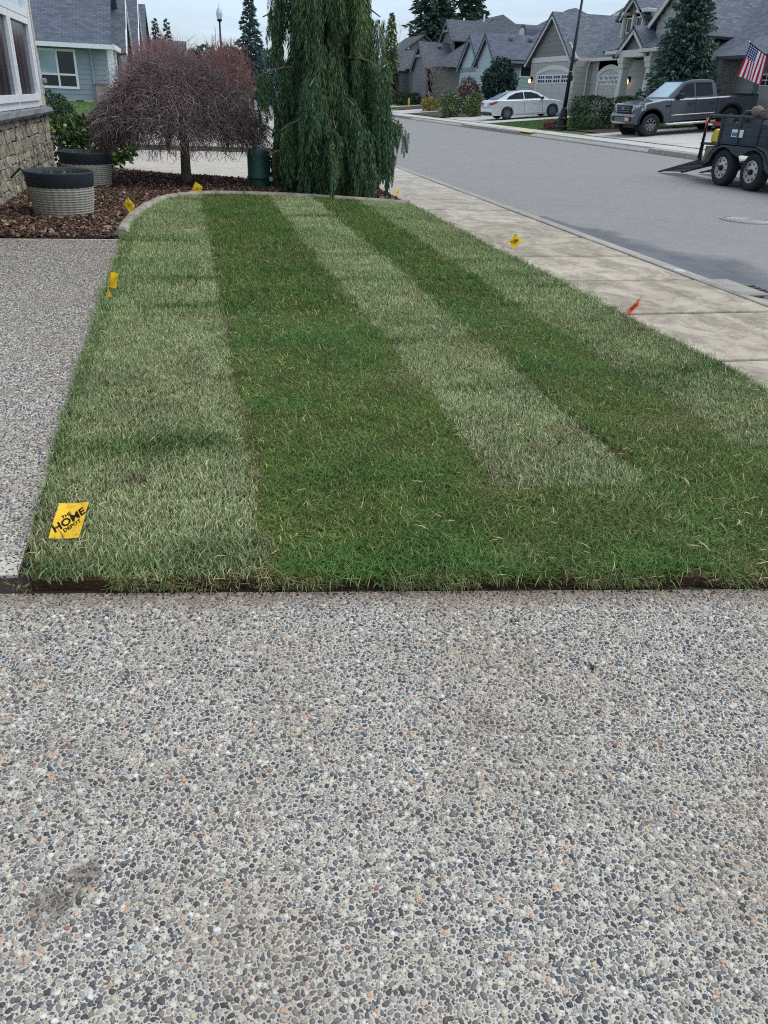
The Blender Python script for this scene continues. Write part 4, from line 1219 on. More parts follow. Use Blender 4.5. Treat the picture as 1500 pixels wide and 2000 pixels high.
# big gable right of the porch
XB = 24.9
fb = wall_frame((XB, 60.0, 0), (0, -1, 0))
wall_slab(G, fb, [(a_(43.9), pz), (a_(38.8), pz), (a_(38.8), 4.6), (a_(41.9), 6.9), (a_(43.9), 5.4)], 'taupe_siding')
siding(G, fb, lambda z: (max(a_(43.9), a_(41.9) - (6.9 - z) / 0.74), min(a_(38.8), a_(41.9) + (6.9 - z) / 0.74)), pz, 6.6, 0.3, 'taupe_siding')
barge(G, fb, a_(42.0), 3.1, 4.75, 7.05, 'warm_trim', 0.24, 0.2)
gable_roof(G, XB, 42.0, 3.1, 4.75, 7.1, 8, 'x', 'roof_grey', 0.3)
# right wing: low eave, third garage at the frame edge
XR = 25.15
f3 = wall_frame((XR, 60.0, 0), (0, -1, 0))
wall_slab(G, f3, [(a_(38.9), pz), (a_(26.3), pz), (a_(26.3), 3.62), (a_(38.9), 3.62)], 'taupe_siding')
siding(G, f3, lambda z: (a_(38.85), a_(26.4)), pz, 3.5, 0.3, 'taupe_siding', [(a_(34.9), a_(29.3), 0, 3.35)])
MB().box(XR - 0.45, 36.5, 3.5, XR - 0.3, 38.7, 3.68).build('gutter', 'warm_trim', G)
MB().tube([(XR - 0.38, 38.3, 3.5), (XR - 0.1, 38.45, 3.2), (XR - 0.1, 38.45, pz)], 0.05, 6).build('downspout', 'warm_trim', G)
arch_door(G, f3, a_(34.6), a_(29.6), pz, 2.9, 3.1, 'grey_trim', 'garage_door', 3)
roof_plane(G, [(XR - 1.3, 36.4, 3.55), (XR - 1.3, 26.0, 3.55), (XR + 2.0, 26.0, 4.95), (XR + 2.0, 36.4, 4.95)], 'roof_grey')
roof_plane(G, [(XR - 0.35, 39.0, 3.66), (XR - 0.35, 36.2, 3.66), (XR + 1.5, 36.2, 4.9), (XR + 1.5, 39.0, 4.9)], 'roof_grey')
MB().box(XR - 1.2, 36.0, pz - 0.3, XR - 0.95, 36.3, 3.5).build('porch_post', 'dark_taupe', G)

# stars and stripes on an angled staff
fl = thing('flag', 'red white and blue striped flag hanging from an angled pole by the taupe house', 'flag', (23.4, 33.2, 3.7))
MB().tube([(24.3, 32.2, 3.05), (23.3, 33.35, 3.95)], 0.022, 6).build('pole', 'black_metal', fl)
MB().lathe([(0, -0.03), (0.04, 0), (0, 0.05)], (23.3, 33.35, 3.96), 8).build('finial', 'rim_metal', fl)
nx, ny = 22, 14; V, UV = [], []
p0, p1 = Vector((23.32, 33.3, 3.9)), Vector((23.84, 32.70, 3.43))
for j in range(ny + 1):
    for i in range(nx + 1):
        u, v = i / nx, j / ny                        # u along the fly (hangs down), v along the hoist
        top = p1 + (p0 - p1) * v
        drop = 1.18 * u
        fold = 0.09 * math.sin(v * 9 + u * 2) * (0.25 + u)
        V.append(top + Vector((-0.10 * u + fold * 0.8, 0.30 * u * (1.0 - 0.2 * v) - 0.06 * u * u + fold * 0.5 - (1 - v) * 0.35 * u, -drop * (1 - 0.14 * (1 - v)) + 0.0)))
        UV.append((u, v))
F = [(j * (nx + 1) + i, j * (nx + 1) + i + 1, (j + 1) * (nx + 1) + i + 1, (j + 1) * (nx + 1) + i) for j in range(ny) for i in range(nx)]
MB().add(V, F).build('cloth', 'us_cloth', fl, smooth=True, uvs=UV)

# ------------------------------------------------------------------ mint green house
MX = 24.5; MZ = zfar(24.5)
Mh = thing('house', 'mint green house with two steep front gables beside the taupe house', 'house', (MX, 70, MZ))
fm = wall_frame((MX, 80.0, 0), (0, -1, 0)); am = lambda y: 80.0 - y
wall_slab(Mh, fm, [(am(71.9), MZ), (am(66.8), MZ), (am(66.8), 4.2), (am(69.3), 6.0), (am(71.9), 4.2)], 'mint_siding')
siding(Mh, fm, lambda z: (max(am(71.9), am(69.3) - (6.05 - z) / 0.74), min(am(66.8), am(69.3) + (6.05 - z) / 0.74)), MZ, 5.8, 0.28, 'mint_siding', [(am(70.2), am(69.0), 2.6, 3.5)])
window(Mh, fm, am(70.2), 2.6, am(69.0), 3.5, 'white_trim', 'pale_glass', 0.1)
barge(Mh, fm, am(69.3), 2.55, 4.15, 6.15, 'grey_trim', 0.26)
gable_roof(Mh, MX, 69.3, 2.55, 4.2, 6.2, 10, 'x', 'roof_slate')
fm1 = wall_frame((MX + 0.3, 80.0, 0), (0, -1, 0))
wall_slab(Mh, fm1, [(am(77.2), MZ), (am(71.9), MZ), (am(71.9), 4.1), (am(74.4), 6.1), (am(77.2), 4.1)], 'mint_siding')
siding(Mh, fm1, lambda z: (max(am(77.1), am(74.3) - (6.1 - z) / 0.74), min(am(71.9), am(74.3) + (6.1 - z) / 0.74)), MZ, 5.9, 0.28, 'mint_siding', [(am(76.5), am(72.3), 0, 3.2)])
MB().box(MX + 0.2, 72.3, MZ, MX + 0.27, 76.5, 3.1).build('garage_door', 'grey_trim', Mh)
trim(Mh, fm1, am(77.1), 3.7, am(71.95), 3.7, 0.3, 'grey_trim', 0.08, 'gable_band')
barge(Mh, fm1, am(74.3), 2.7, 4.1, 6.3, 'grey_trim', 0.28)
gable_roof(Mh, MX + 0.3, 74.3, 2.7, 4.15, 6.36, 10, 'x', 'roof_slate')
fms = wall_frame((MX, 66.8, 0), (1, 0, 0))
wall_slab(Mh, fms, [(0, MZ), (9, MZ), (9, 4.3), (0, 4.3)], 'mint_siding')
siding(Mh, fms, lambda z: (0.02, 8.9), MZ, 4.2, 0.28, 'mint_siding', [(1.95, 3.4, 3.1, 3.95)])
window(Mh, fms, 1.95, 3.12, 3.4, 3.95, 'white_trim', 'dark_glass', 0.1)
MB().box(MX - 0.3, 66.35, 4.05, MX + 9, 66.5, 4.22).build('gutter', 'grey_trim', Mh)
for xe in (MX + 1.0, 42):
    roof_plane(Mh, [(xe, 79, 4.3), (xe, 66.4, 4.3), (33.5, 73.2, 8.7), (33.5, 74.8, 8.7)], 'roof_slate')
roof_plane(Mh, [(MX + 1.0, 66.4, 4.3), (42, 66.4, 4.3), (33.5, 73.2, 8.7)], 'roof_slate')
roof_plane(Mh, [(MX + 1.0, 79, 4.3), (42, 79, 4.3), (33.5, 74.8, 8.7)], 'roof_slate')
MB().box(MX + 1.2, 66.9, MZ, 41, 78.8, 4.3).build('house_core', 'mint_siding', Mh)
for xx in (26.2, 27.9, 29.6):
    roof_vent(Mh, (xx, 68.7, 5.85))
# round-topped dormer
dm = MB()
arc = [(28.6, 72.6 + 0.9 * math.cos(t_), 6.4 + 0.8 * math.sin(t_)) for t_ in np.linspace(0, math.pi, 11)]
dm.prism(arc, (2.6, 0, 0)); dm.build('dormer', 'roof_slate', Mh, uvs=[(q[1], q[2]) for q in dm.v])
arc2 = [(28.5, 72.6 + 0.62 * math.cos(t_), 6.4 + 0.55 * math.sin(t_)) for t_ in np.linspace(0, math.pi, 11)]
MB().prism(arc2, (0.12, 0, 0)).build('dormer_window', 'warm_trim', Mh)

# ------------------------------------------------------------------ dark brown house
BX = 24.5; BZ = zfar(24.5)
Bh = thing('house', 'dark brown house with narrow gables behind the bare tree', 'house', (BX, 95, BZ))
fbr = wall_frame((BX, 110.0, 0), (0, -1, 0)); ab = lambda y: 110.0 - y
def narrow_gable(y0, y1, zb, zp, X, mat, rm, tr, par, dep=9):
    f = wall_frame((X, 110.0, 0), (0, -1, 0)); c = (y0 + y1) / 2; h = (y1 - y0) / 2; k = (zp - zb) / h
    wall_slab(par, f, [(ab(y1), BZ), (ab(y0), BZ), (ab(y0), zb), (ab(c), zp), (ab(y1), zb)], mat)
    siding(par, f, lambda z: (max(ab(y1), ab(c) - (zp - z) / k), min(ab(y0), ab(c) + (zp - z) / k)), BZ, zp - 0.3, 0.35, mat)
    barge(par, f, ab(c), h, zb, zp + 0.15, tr, 0.28)
    gable_roof(par, X, c, h, zb, zp + 0.2, dep, 'x', rm)
    trim(par, f, ab(c) - h * 0.45, zb + (zp - zb) * 0.45, ab(c) + h * 0.45, zb + (zp - zb) * 0.45, 0.22, tr, 0.3, 'gable_brace')
    return f
f_ = narrow_gable(87.4, 92.6, 4.3, 6.3, BX, 'brown_siding', 'roof_dark', 'grey_trim', Bh)
f_ = narrow_gable(98.8, 103.6, 4.25, 5.95, BX, 'brown_siding', 'roof_dark', 'grey_trim', Bh)
window(Bh, f_, ab(102.4), 1.9, ab(100.2), 3.95, 'white_trim', 'pale_glass', 0.16, 2)
narrow_gable(88.4, 92.8, 6.9, 8.45, BX + 3, 'brown_siding', 'roof_dark', 'grey_trim', Bh)
fbs = wall_frame((BX, 98.8, 0), (1, 0, 0))
wall_slab(Bh, fbs, [(0, BZ), (6, BZ), (6, 4.2), (0, 4.2)], 'brown_siding')
siding(Bh, fbs, lambda z: (0.02, 5.9), BZ, 4.1, 0.32, 'brown_siding')
for xe in (BX + 0.6, 41):
    roof_plane(Bh, [(xe, 104, 4.2), (xe, 85.6, 4.2), (33, 89.6, 9.3), (33, 100, 9.3)], 'roof_dark')
roof_plane(Bh, [(BX + 0.6, 85.6, 4.2), (41, 85.6, 4.2), (33, 89.6, 9.3)], 'roof_dark')
roof_plane(Bh, [(BX + 0.6, 104, 4.2), (41, 104, 4.2), (33, 100, 9.3)], 'roof_dark')
MB().box(BX + 1, 86.2, BZ, 40, 103.8, 4.2).build('house_core', 'brown_siding', Bh)
for yy in (88.0, 91, 94.5):
    roof_vent(Bh, (32.2, yy + 2.5, 8.85))
MB().tube([(32.0, 92.6, 8.6), (32.0, 92.6, 9.5)], 0.09, 6).build('vent_pipe', 'white_trim', Bh)
for xx in (26.3, 28.6):
    roof_vent(Bh, (xx, 89.3, 6.1))
# far grey house closing the row
Fh = thing('house', 'small grey far house with a white window half hidden by the weeping trees', 'house', (25, 116, 1))
ff = wall_frame((25, 122.0, 0), (0, -1, 0))
wall_slab(Fh, ff, [(0, 0.6), (9, 0.6), (9, 4.2), (0, 4.2)], 'dark_taupe')
siding(Fh, ff, lambda z: (0, 9), 0.6, 4.1, 0.35, 'dark_taupe', [(3, 5.6, 2.0, 3.8)])
window(Fh, ff, 3, 2.0, 5.6, 3.8, 'white_trim', 'pale_glass', 0.18, 3)
roof_plane(Fh, [(24.6, 122.5, 4.2), (24.6, 112.5, 4.2), (31, 112.5, 8.6), (31, 122.5, 8.6)], 'roof_dark')
roof_plane(Fh, [(37.5, 122.5, 4.2), (37.5, 112.5, 4.2), (31, 112.5, 8.6), (31, 122.5, 8.6)], 'roof_dark')
MB().box(25.2, 113, 0.6, 36.8, 121.9, 4.2).build('house_core', 'dark_taupe', Fh)
MB().prism([(25.2, 113, 4.2), (36.8, 113, 4.2), (31, 113, 8.3)], (0, 0.06, 0)).build('gable_wall', 'dark_taupe', Fh)

# ------------------------------------------------------------------ blue-grey house on the left
LZ = 0.52
Lh = thing('house', 'blue grey house with white window and dark roof beyond the neighbouring drive', 'house', (-6, 43, LZ))
fL = wall_frame((-11.0, 43.0, 0), (1, 0, 0)); aL = lambda x: x + 11.0
wall_slab(Lh, fL, [(0, 0.2), (aL(-3.35), 0.2), (aL(-3.35), 2.75), (0, 2.75)], 'blue_siding')
siding(Lh, fL, lambda z: (0, aL(-3.35)), LZ + 0.14, 2.72, 0.2, 'blue_siding', [(aL(-6.3), aL(-4.62), 1.06, 2.66)])
MB().box(-11, 42.94, 0.2, -3.33, 42.998, LZ + 0.13).build('foundation', 'foundation', Lh)
MB().box(-4.85, 42.90, LZ - 0.02, -4.5, 42.935, LZ + 0.1).build('foundation_vent', 'dark_plastic', Lh)
window(Lh, fL, aL(-6.30), 1.07, aL(-4.62), 2.66, 'white_trim', ['dark_glass', 'dark_glass', 'pale_glass', 'dark_glass'], 0.1, 2, rail=0.34, d=0.06)
MB().box(-11.4, 42.4, 2.72, -2.9, 42.56, 2.90).build('gutter', 'white_trim', Lh)
MB().tube([(-3.95, 42.6, 2.7), (-3.95, 42.85, 2.5), (-3.95, 42.9, 2.3), (-3.92, 42.9, LZ)], 0.045, 6).build('downspout', 'blue_siding', Lh)
roof_plane(Lh, [(-11.4, 42.45, 2.86), (-2.98, 42.45, 2.86), (-2.98, 47.6, 6.7), (-11.4, 47.6, 6.7)], 'roof_slate')
roof_plane(Lh, [(-11.4, 52.8, 2.86), (-2.98, 52.8, 2.86), (-2.98, 47.6, 6.7), (-11.4, 47.6, 6.7)], 'roof_slate')
MB().box(-11, 43.2, 0.2, -3.4, 52.2, 2.75).build('house_core', 'blue_siding', Lh)
MB().prism([(-3.42, 43.0, 2.75), (-3.42, 52.2, 2.75), (-3.42, 47.6, 6.4)], (0.05, 0, 0)).build('gable_wall', 'blue_siding', Lh)
# street porch: white posts, beam, small gables seen nearly edge-on
for yy in (43.15, 45.3, 48.5):
    MB().box(-3.25, yy - 0.13, 0.4, -2.99, yy + 0.13, 2.72).build('column', 'white_trim', Lh)
MB().box(-3.35, 43.0, 2.74, -2.88, 52.0, 2.95).build('porch_beam', 'white_trim', Lh)
MB().box(-3.9, 42.72, LZ - 0.1, -3.36, 42.99, 1.28).build('stone_base', 'wall_stone', Lh, bevel=0.02)
MB().box(-3.95, 42.67, 1.29, -3.33, 43.02, 1.37).build('stone_cap', 'cap_stone', Lh, bevel=0.015)
def side_gable(par, X, c, h, zb, zp, wm, dep=5):
    f = wall_frame((X, 100.0, 0), (0, 1, 0))           # faces +X
    a2 = lambda yy: yy - 100.0
    wall_slab(par, f, [(a2(c - h), 0.3), (a2(c + h), 0.3), (a2(c + h), zb), (a2(c), zp), (a2(c - h), zb)], wm)
    k = (zp - zb) / h
    for s_ in (-1, 1):
        roof_plane(par, [(X + 0.35, c + s_ * (h + 0.3), zb - 0.3 * k), (X - dep, c + s_ * (h + 0.3), zb - 0.3 * k), (X - dep, c, zp + 0.1), (X + 0.35, c, zp + 0.1)], 'roof_slate')
        trim(par, f, a2(c + s_ * (h + 0.3)), zb - 0.3 * k - 0.12, a2(c), zp - 0.1, 0.24, 'white_trim', 0.06, 'bargeboard', 0.32)
side_gable(Lh, -2.95, 50.6, 2.9, 3.0, 5.3, 'blue_siding')
side_gable(Lh, -2.6, 57.5, 3.4, 3.0, 5.9, 'blue_siding')
# second left house
L2 = thing('house', 'dark roofed house seen past the end of the blue grey house', 'house', (-6, 75, 0.5))
MB().box(-14, 70, 0.2, -2.9, 84, 3.0).build('wall', 'dark_taupe', L2)
roof_plane(L2, [(-14.5, 69.4, 3.0), (-2.4, 69.4, 3.0), (-2.4, 76.5, 7.1), (-14.5, 76.5, 7.1)], 'roof_dark')
roof_plane(L2, [(-14.5, 84.6, 3.0), (-2.4, 84.6, 3.0), (-2.4, 76.5, 7.1), (-14.5, 76.5, 7.1)], 'roof_dark')
MB().prism([(-2.9, 70, 3.0), (-2.9, 83.9, 3.0), (-2.9, 76.5, 6.9)], (0.05, 0, 0)).build('gable_wall', 'dark_taupe', L2)
for xx in (-3.4, -5.2):
    roof_vent(L2, (xx, 75.7, 6.75))
L3 = thing('house', 'low dark roofed house far down the left side of the street', 'house', (-4, 110, 0.5))
MB().box(-12, 104, 0, 0.4, 118, 3.1).build('wall', 'brown_siding', L3)
roof_plane(L3, [(-12.5, 103.4, 3.1), (0.9, 103.4, 3.1), (0.9, 111, 6.2), (-12.5, 111, 6.2)], 'roof_dark')
roof_plane(L3, [(-12.5, 118.6, 3.1), (0.9, 118.6, 3.1), (0.9, 111, 6.2), (-12.5, 111, 6.2)], 'roof_dark')
MB().prism([(0.4, 104, 3.1), (0.4, 118, 3.1), (0.4, 111, 6.0)], (0.05, 0, 0)).build('gable_wall', 'brown_siding', L3)

# ------------------------------------------------------------------ own house: stone wainscot, ledge, white window
O = thing('house', 'near house corner with stone base, grey ledge and tall white windows', 'house', (-2.4, 15, 0))
WX = -2.25
fO = wall_frame((WX, 0, 0), (0, 1, 0))               # a = Y, faces +X
wall_slab(O, fO, [(6, -0.1), (15.1, -0.1), (15.1, 5.2), (6, 5.2)], 'mortar', 0.15)
fOn = wall_frame((WX, 15.1, 0), (-1, 0, 0))          # corner return, faces +Y
MB().box(WX - 3.0, 14.96, -0.1, WX - 0.16, 15.1, 5.2).build('wall', 'mortar', O)
stone_meshes = []
for i in range(7):
    bm = bmesh.new(); bmesh.ops.create_cube(bm, size=1.0)
    bmesh.ops.subdivide_edges(bm, edges=bm.edges[:], cuts=1)
    bmesh.ops.subdivide_edges(bm, edges=[e for e in bm.edges if all(v.co.x > 0.2 for v in e.verts)], cuts=1)
    for v in bm.verts:
        e = max(abs(v.co.y), abs(v.co.z)) * 2
        v.co.x += random.uniform(-0.10, 0.10) - (0.16 if (e > 0.9 and v.co.x > 0.3) else 0)
        v.co.y += random.uniform(-0.05, 0.05); v.co.z += random.uniform(-0.05, 0.05)
    me = bpy.data.meshes.new('stone'); bm.to_mesh(me); bm.free(); me.materials.append(M['wall_stone'])
    stone_meshes.append(me)
z = 0.0; row = 0
while z < 0.86:
    hgt_ = random.uniform(0.105, 0.155)
    if z + hgt_ > 0.83: hgt_ = 0.875 - z
    a = 8.2 + random.uniform(0, 0.2)
    while a < 15.12:
        ln = random.uniform(0.13, 0.34)
        if a + ln > 15.03: ln = 15.17 - a
        o = bpy.data.objects.new('stone', random.choice(stone_meshes)); col.objects.link(o); o.parent = O
        o.matrix_parent_inverse = world_of(O).inverted()
        o.location = (WX + 0.035, a + ln / 2, z + hgt_ / 2 + random.uniform(-0.008, 0.008)); o.scale = (random.uniform(0.09, 0.14), ln - 0.014, hgt_ - 0.012)
        o.rotation_euler = (random.uniform(-0.04, 0.04), 0, random.uniform(-0.03, 0.03))
        a += ln
    z += hgt_; row += 1
# rough ledge
for a0, a1 in ((6.0, 9.6), (9.62, 12.4), (12.42, 15.2)):
    mb = MB(); n = 8; V = []
    for i in range(n + 1):
        aa = a0 + (a1 - a0) * i / n; j = [random.uniform(-0.008, 0.008) for _ in range(6)]
        V += [(WX - 0.05, aa, 0.875), (WX + 0.13 + j[0], aa, 0.878 + j[1] * 0.4), (WX + 0.155 + j[2], aa, 0.92), (WX + 0.135 + j[3], aa, 0.975 + j[4] * 0.6), (WX - 0.05, aa, 0.99)]
    mb.add(V, [(i * 5 + k, (i + 1) * 5 + k, (i + 1) * 5 + k + 1, i * 5 + k + 1) for i in range(n) for k in range(4)] + [(4, 3, 2, 1, 0), tuple(n * 5 + k for k in range(5))])
    mb.build('ledge_stone', 'cap_stone', O)
# window wall above the ledge
MB().box(WX + 0.002, 8.0, 0.992, WX + 0.035, 14.72, 1.10).build('apron_board', 'white_trim', O)
for a0, a1 in ((13.02, 14.62), (11.35, 12.95), (9.68, 11.28)):
    window(O, lambda a, z, d=0.0: fO(a, z, d + 0.004), a0, 1.08, a1, 2.17, 'white_trim', 'near_glass', 0.085, 1, 1, d=0.06)
    window(O, lambda a, z, d=0.0: fO(a, z, d + 0.004), a0, 2.18, a1, 2.95, 'white_trim', 'pale_glass', 0.085, 1, 1, d=0.06)
MB().box(WX + 0.004, 12.955, 1.10, WX + 0.05, 13.015, 2.95).build('mullion', 'white_trim', O)
MB().box(WX + 0.004, 14.625, 1.10, WX + 0.075, 14.73, 3.0).build('trim', 'white_trim', O)
siding(O, fO, lambda z: (14.735, 15.1), 1.0, 5.0, 0.16, 'cream_siding')
siding(O, fO, lambda z: (6.0, 14.735), 2.98, 5.0, 0.16, 'cream_siding')
MB().box(WX - 0.04, 15.06, 1.0, WX + 0.05, 15.13, 5.0).build('corner_board', 'cream_siding', O)
# stone pier past the corner
pier = MB().box(-2.72, 15.75, 0, -2.38, 16.15, 1.30).build('stone_pier', 'mortar', O)
z = 0.0
while z < 1.25:
    hh = random.uniform(0.12, 0.17); hh = min(hh, 1.29 - z)
    for (px, py, sx, sy) in ((-2.36, 15.95, 0.06, 0.42), (-2.55, 15.73, 0.38, 0.06)):
        o = bpy.data.objects.new('stone', random.choice(stone_meshes)); col.objects.link(o); o.parent = pier
        o.matrix_parent_inverse = world_of(pier).inverted()
        o.location = (px, py, z + hh / 2); o.scale = (0.10, max(sx, sy) - 0.01, hh - 0.012)
        o.rotation_euler = (0, 0, 0 if sy > sx else -math.pi / 2)
    z += hh
MB().box(-2.78, 15.66, 1.305, -2.26, 16.2, 1.39).build('pier_cap', 'cap_stone', pier, bevel=0.02)

# ------------------------------------------------------------------ vehicles
def pillow(prof, ys):
    """side profile swept across the width; ys = [(y, inset)] so that the flanks round off"""
    n = len(prof); P = [Vector((x, z)) for x, z in prof]
    area = sum(P[i].x * P[(i + 1) % n].y - P[(i + 1) % n].x * P[i].y for i in range(n))
    sg = 1 if area > 0 else -1
    nor = []
    for i in range(n):
        d = (P[(i + 1) % n] - P[i - 1]).normalized(); nor.append(Vector((-d.y, d.x)) * sg)
    V = []
    for y, ins in ys:
        V += [(P[i].x + nor[i].x * ins, y, P[i].y + nor[i].y * ins) for i in range(n)]
    F = [(j * n + i, j * n + (i + 1) % n, (j + 1) * n + (i + 1) % n, (j + 1) * n + i) for j in range(len(ys) - 1) for i in range(n)]
    F += [tuple(range(n))[::-1], tuple(range((len(ys) - 1) * n, len(ys) * n))]
    if sg > 0:
        F = [f[::-1] for f in F]
    return MB().add(V, F)

def arch(cx, cz, r, a0=-20, a1=200, n=11):
    return [(cx + r * math.cos(math.radians(a)), cz + r * math.sin(math.radians(a))) for a in np.linspace(a0, a1, n)]

def wheel(par, x, y, z, r, w, side, rimmat, spokes, rr=0.62, hub='rim_metal'):
    """tyre with rim and spokes; side = -1/+1: outer face direction along local y"""
    wh = thing('wheel', None, None, (x, y, z)); wh.parent = par
    h = w / 2
    MB().lathe([(r * rr, -h * 0.9), (r * 0.90, -h), (r * 0.975, -h * 0.8), (r, -h * 0.5), (r, h * 0.5), (r * 0.975, h * 0.8), (r * 0.90, h), (r * rr, h * 0.9), (r * rr, -h * 0.9)], n=28, axis='y').build('tyre', 'tyre', wh, smooth=True, world=False)
    mb = MB(); o = side * h
    mb.lathe([(r * rr * 1.02, o * 0.95), (r * rr * 0.94, o * 0.98), (r * rr * 0.90, o * 0.6), (0.0, o * 0.45)], n=28, axis='y')
    for k in range(spokes):
        a = 2 * math.pi * k / spokes
        c, s_ = math.cos(a), math.sin(a)
        mb.bar((0.0, o * 0.72, 0.0), (c * r * rr * 0.95, o * 0.80, s_ * r * rr * 0.95), 0.055 * r / 0.35, 0.03, upv=(0, 1, 0))
    mb.lathe([(0.0, o * 0.95), (r * 0.16, o * 0.93), (r * 0.18, o * 0.6)], n=12, axis='y')
    mb.build('rim', rimmat, wh, world=False)
    return wh

def side_panel(par, name, pts, yf, mat, side, th=0.012, lift=0.004):
    """panel lying on a tapered flank: pts (x,z); yf(z) = flank half width"""
    V = [(x, side * (yf(z) + lift), z) for x, z in pts]; W = [(x, side * (yf(z) + lift + th), z) for x, z in pts]
    n = len(pts)
    mb = MB().add(V + W, [tuple(range(n)), tuple(range(2 * n - 1, n - 1, -1))] + [((i + 1) % n, i, n + i, n + (i + 1) % n) for i in range(n)])
    return mb.build(name, mat, par, world=False)

def cabin(par, prof, zb, zt, wb, wt, mat, name='cabin'):
    yf = lambda z: wb + (wt - wb) * min(max((z - zb) / (zt - zb), 0), 1)
    n = len(prof); V = []
    for sgn, ins in ((-1, 0), (-1, 1), (1, 1), (1, 0)):
        for x, z in prof:
            V.append((x, sgn * (yf(z) - (0.05 if ins else 0)), z + (0.025 if ins and z > zb + 0.02 else 0)))
    F = [(j * n + i, j * n + i + 1, (j + 1) * n + i + 1, (j + 1) * n + i) for j in range(3) for i in range(n - 1)]
    F += [tuple(range(n))[::-1], tuple(range(3 * n, 4 * n))]
    MB().add(V, F).build(name, mat, par, smooth=False, world=False)
    return yf

# white sedan, nose to the garage
car = thing('parked_car', 'silver white sedan parked nose-in before the taupe garage', 'car', (18.9, 52.75, zfar(18.9) + 0.03), rot=(0, -0.0897, 0))
car.scale = (1.08, 1.08, 1.08)
low = [(0.16, 0.24), (0.05, 0.42), (0.0, 0.62), (0.03, 0.80), (0.10, 0.97), (0.26, 1.045), (0.62, 1.045), (1.2, 1.0), (2.2, 0.985), (3.3, 0.96), (3.65, 0.95), (4.2, 0.86), (4.6, 0.74), (4.80, 0.62), (4.87, 0.45), (4.84, 0.24)]
low += arch(3.87, 0.335, 0.375)[0:0] + [(4.26, 0.20)] + arch(3.87, 0.33, 0.38, 0, 180, 9) + [(3.48, 0.19), (1.42, 0.19)] + arch(1.03, 0.33, 0.38, 0, 180, 9) + [(0.62, 0.22)]
pillow(low, [(-0.925, 0.035), (-0.90, 0.0), (0.90, 0.0), (0.925, 0.035)]).build('body', 'silver_paint', car, world=False, bevel=0.02, segs=2)
yf = cabin(car, [(0.42, 1.02), (1.05, 1.28), (1.55, 1.42), (2.1, 1.46), (2.6, 1.43), (3.0, 1.31), (3.62, 0.95)], 0.95, 1.46, 0.86, 0.60, 'silver_paint')
for s_ in (-1, 1):
    side_panel(car, 'side_window', [(0.98, 1.06), (1.22, 1.22), (1.62, 1.355), (2.06, 1.385), (2.06, 1.03)], yf, 'car_glass', s_)
    side_panel(car, 'side_window', [(2.12, 1.03), (2.12, 1.385), (2.55, 1.36), (2.92, 1.25), (3.22, 1.03)], yf, 'car_glass', s_)
    side_panel(car, 'window_trim', [(0.86, 1.015), (0.86, 1.035), (3.36, 1.01), (3.36, 0.99)], yf, 'rim_metal', s_, 0.014)
    m_ = MB().box(3.12, s_ * 0.90 - 0.06, 0.98, 3.26, s_ * 0.90 + 0.12 * (s_ > 0) + 0.0, 1.10) if s_ > 0 else MB().box(3.12, -1.04, 0.98, 3.26, -0.86, 1.10)
    m_.build('mirror', 'dark_plastic', car, world=False, bevel=0.02)
    for xx in (2.02, 2.98):
        MB().box(xx - 0.28, s_ * 0.93 - 0.012, 0.80, xx - 0.12, s_ * 0.93 + 0.012, 0.83).build('door_handle', 'silver_paint', car, world=False, bevel=0.005)
    for xx in (1.30, 2.09, 3.22):
        MB().box(xx - 0.006, s_ * 0.92 - 0.008, 0.30, xx + 0.006, s_ * 0.92 + 0.008, 0.97).build('door_gap', 'dark_plastic', car, world=False)
    MB().box(1.5, s_ * 0.925 - 0.012, 0.22, 3.4, s_ * 0.925 + 0.012, 0.28).build('sill_trim', 'rim_metal', car, world=False)
    MB().prism([(0.03, s_ * 0.50, 0.80), (0.035, s_ * 0.94, 0.80), (0.42, s_ * 0.945, 0.93), (0.40, s_ * 0.945, 0.96), (0.06, s_ * 0.93, 0.93), (0.05, s_ * 0.50, 0.90)], (-0.02, 0, 0.01)).build('tail_light', 'red_light', car, world=False)
    for wx in (1.03, 3.87):
        wheel(car, wx, s_ * 0.80, 0.335, 0.335, 0.21, s_, 'rim_dark', 10)
    MB().box(0.1, s_ * 0.55 - 0.06, 0.24, 0.0, s_ * 0.55 + 0.06, 0.29).build('exhaust', 'rim_metal', car, world=False)
MB().prism([(0.46, -0.62, 1.055), (0.46, 0.62, 1.055), (1.1, 0.56, 1.325), (1.1, -0.56, 1.325)], (-0.012, 0, 0.02)).build('rear_window', 'car_glass', car, world=False)
MB().prism([(3.55, -0.66, 1.0), (3.55, 0.66, 1.0), (2.98, 0.60, 1.345), (2.98, -0.60, 1.345)], (0.012, 0, 0.02)).build('windscreen', 'car_glass', car, world=False)
MB().box(-0.012, -0.26, 0.72, 0.02, 0.26, 0.86).build('number_plate', 'paint_white', car, world=False)
MB().prism([(0.05, -0.75, 0.24), (0.05, 0.75, 0.24), (0.0, 0.80, 0.42), (0.0, -0.80, 0.42)], (0.03, 0, 0)).build('rear_valance', 'dark_plastic', car, world=False)
MB().prism([(1.25, -0.02, 1.42), (1.50, -0.02, 1.44), (1.32, -0.02, 1.50), (1.25, -0.02, 1.50)], (0, 0.04, 0)).build('roof_antenna', 'silver_paint', car, world=False)

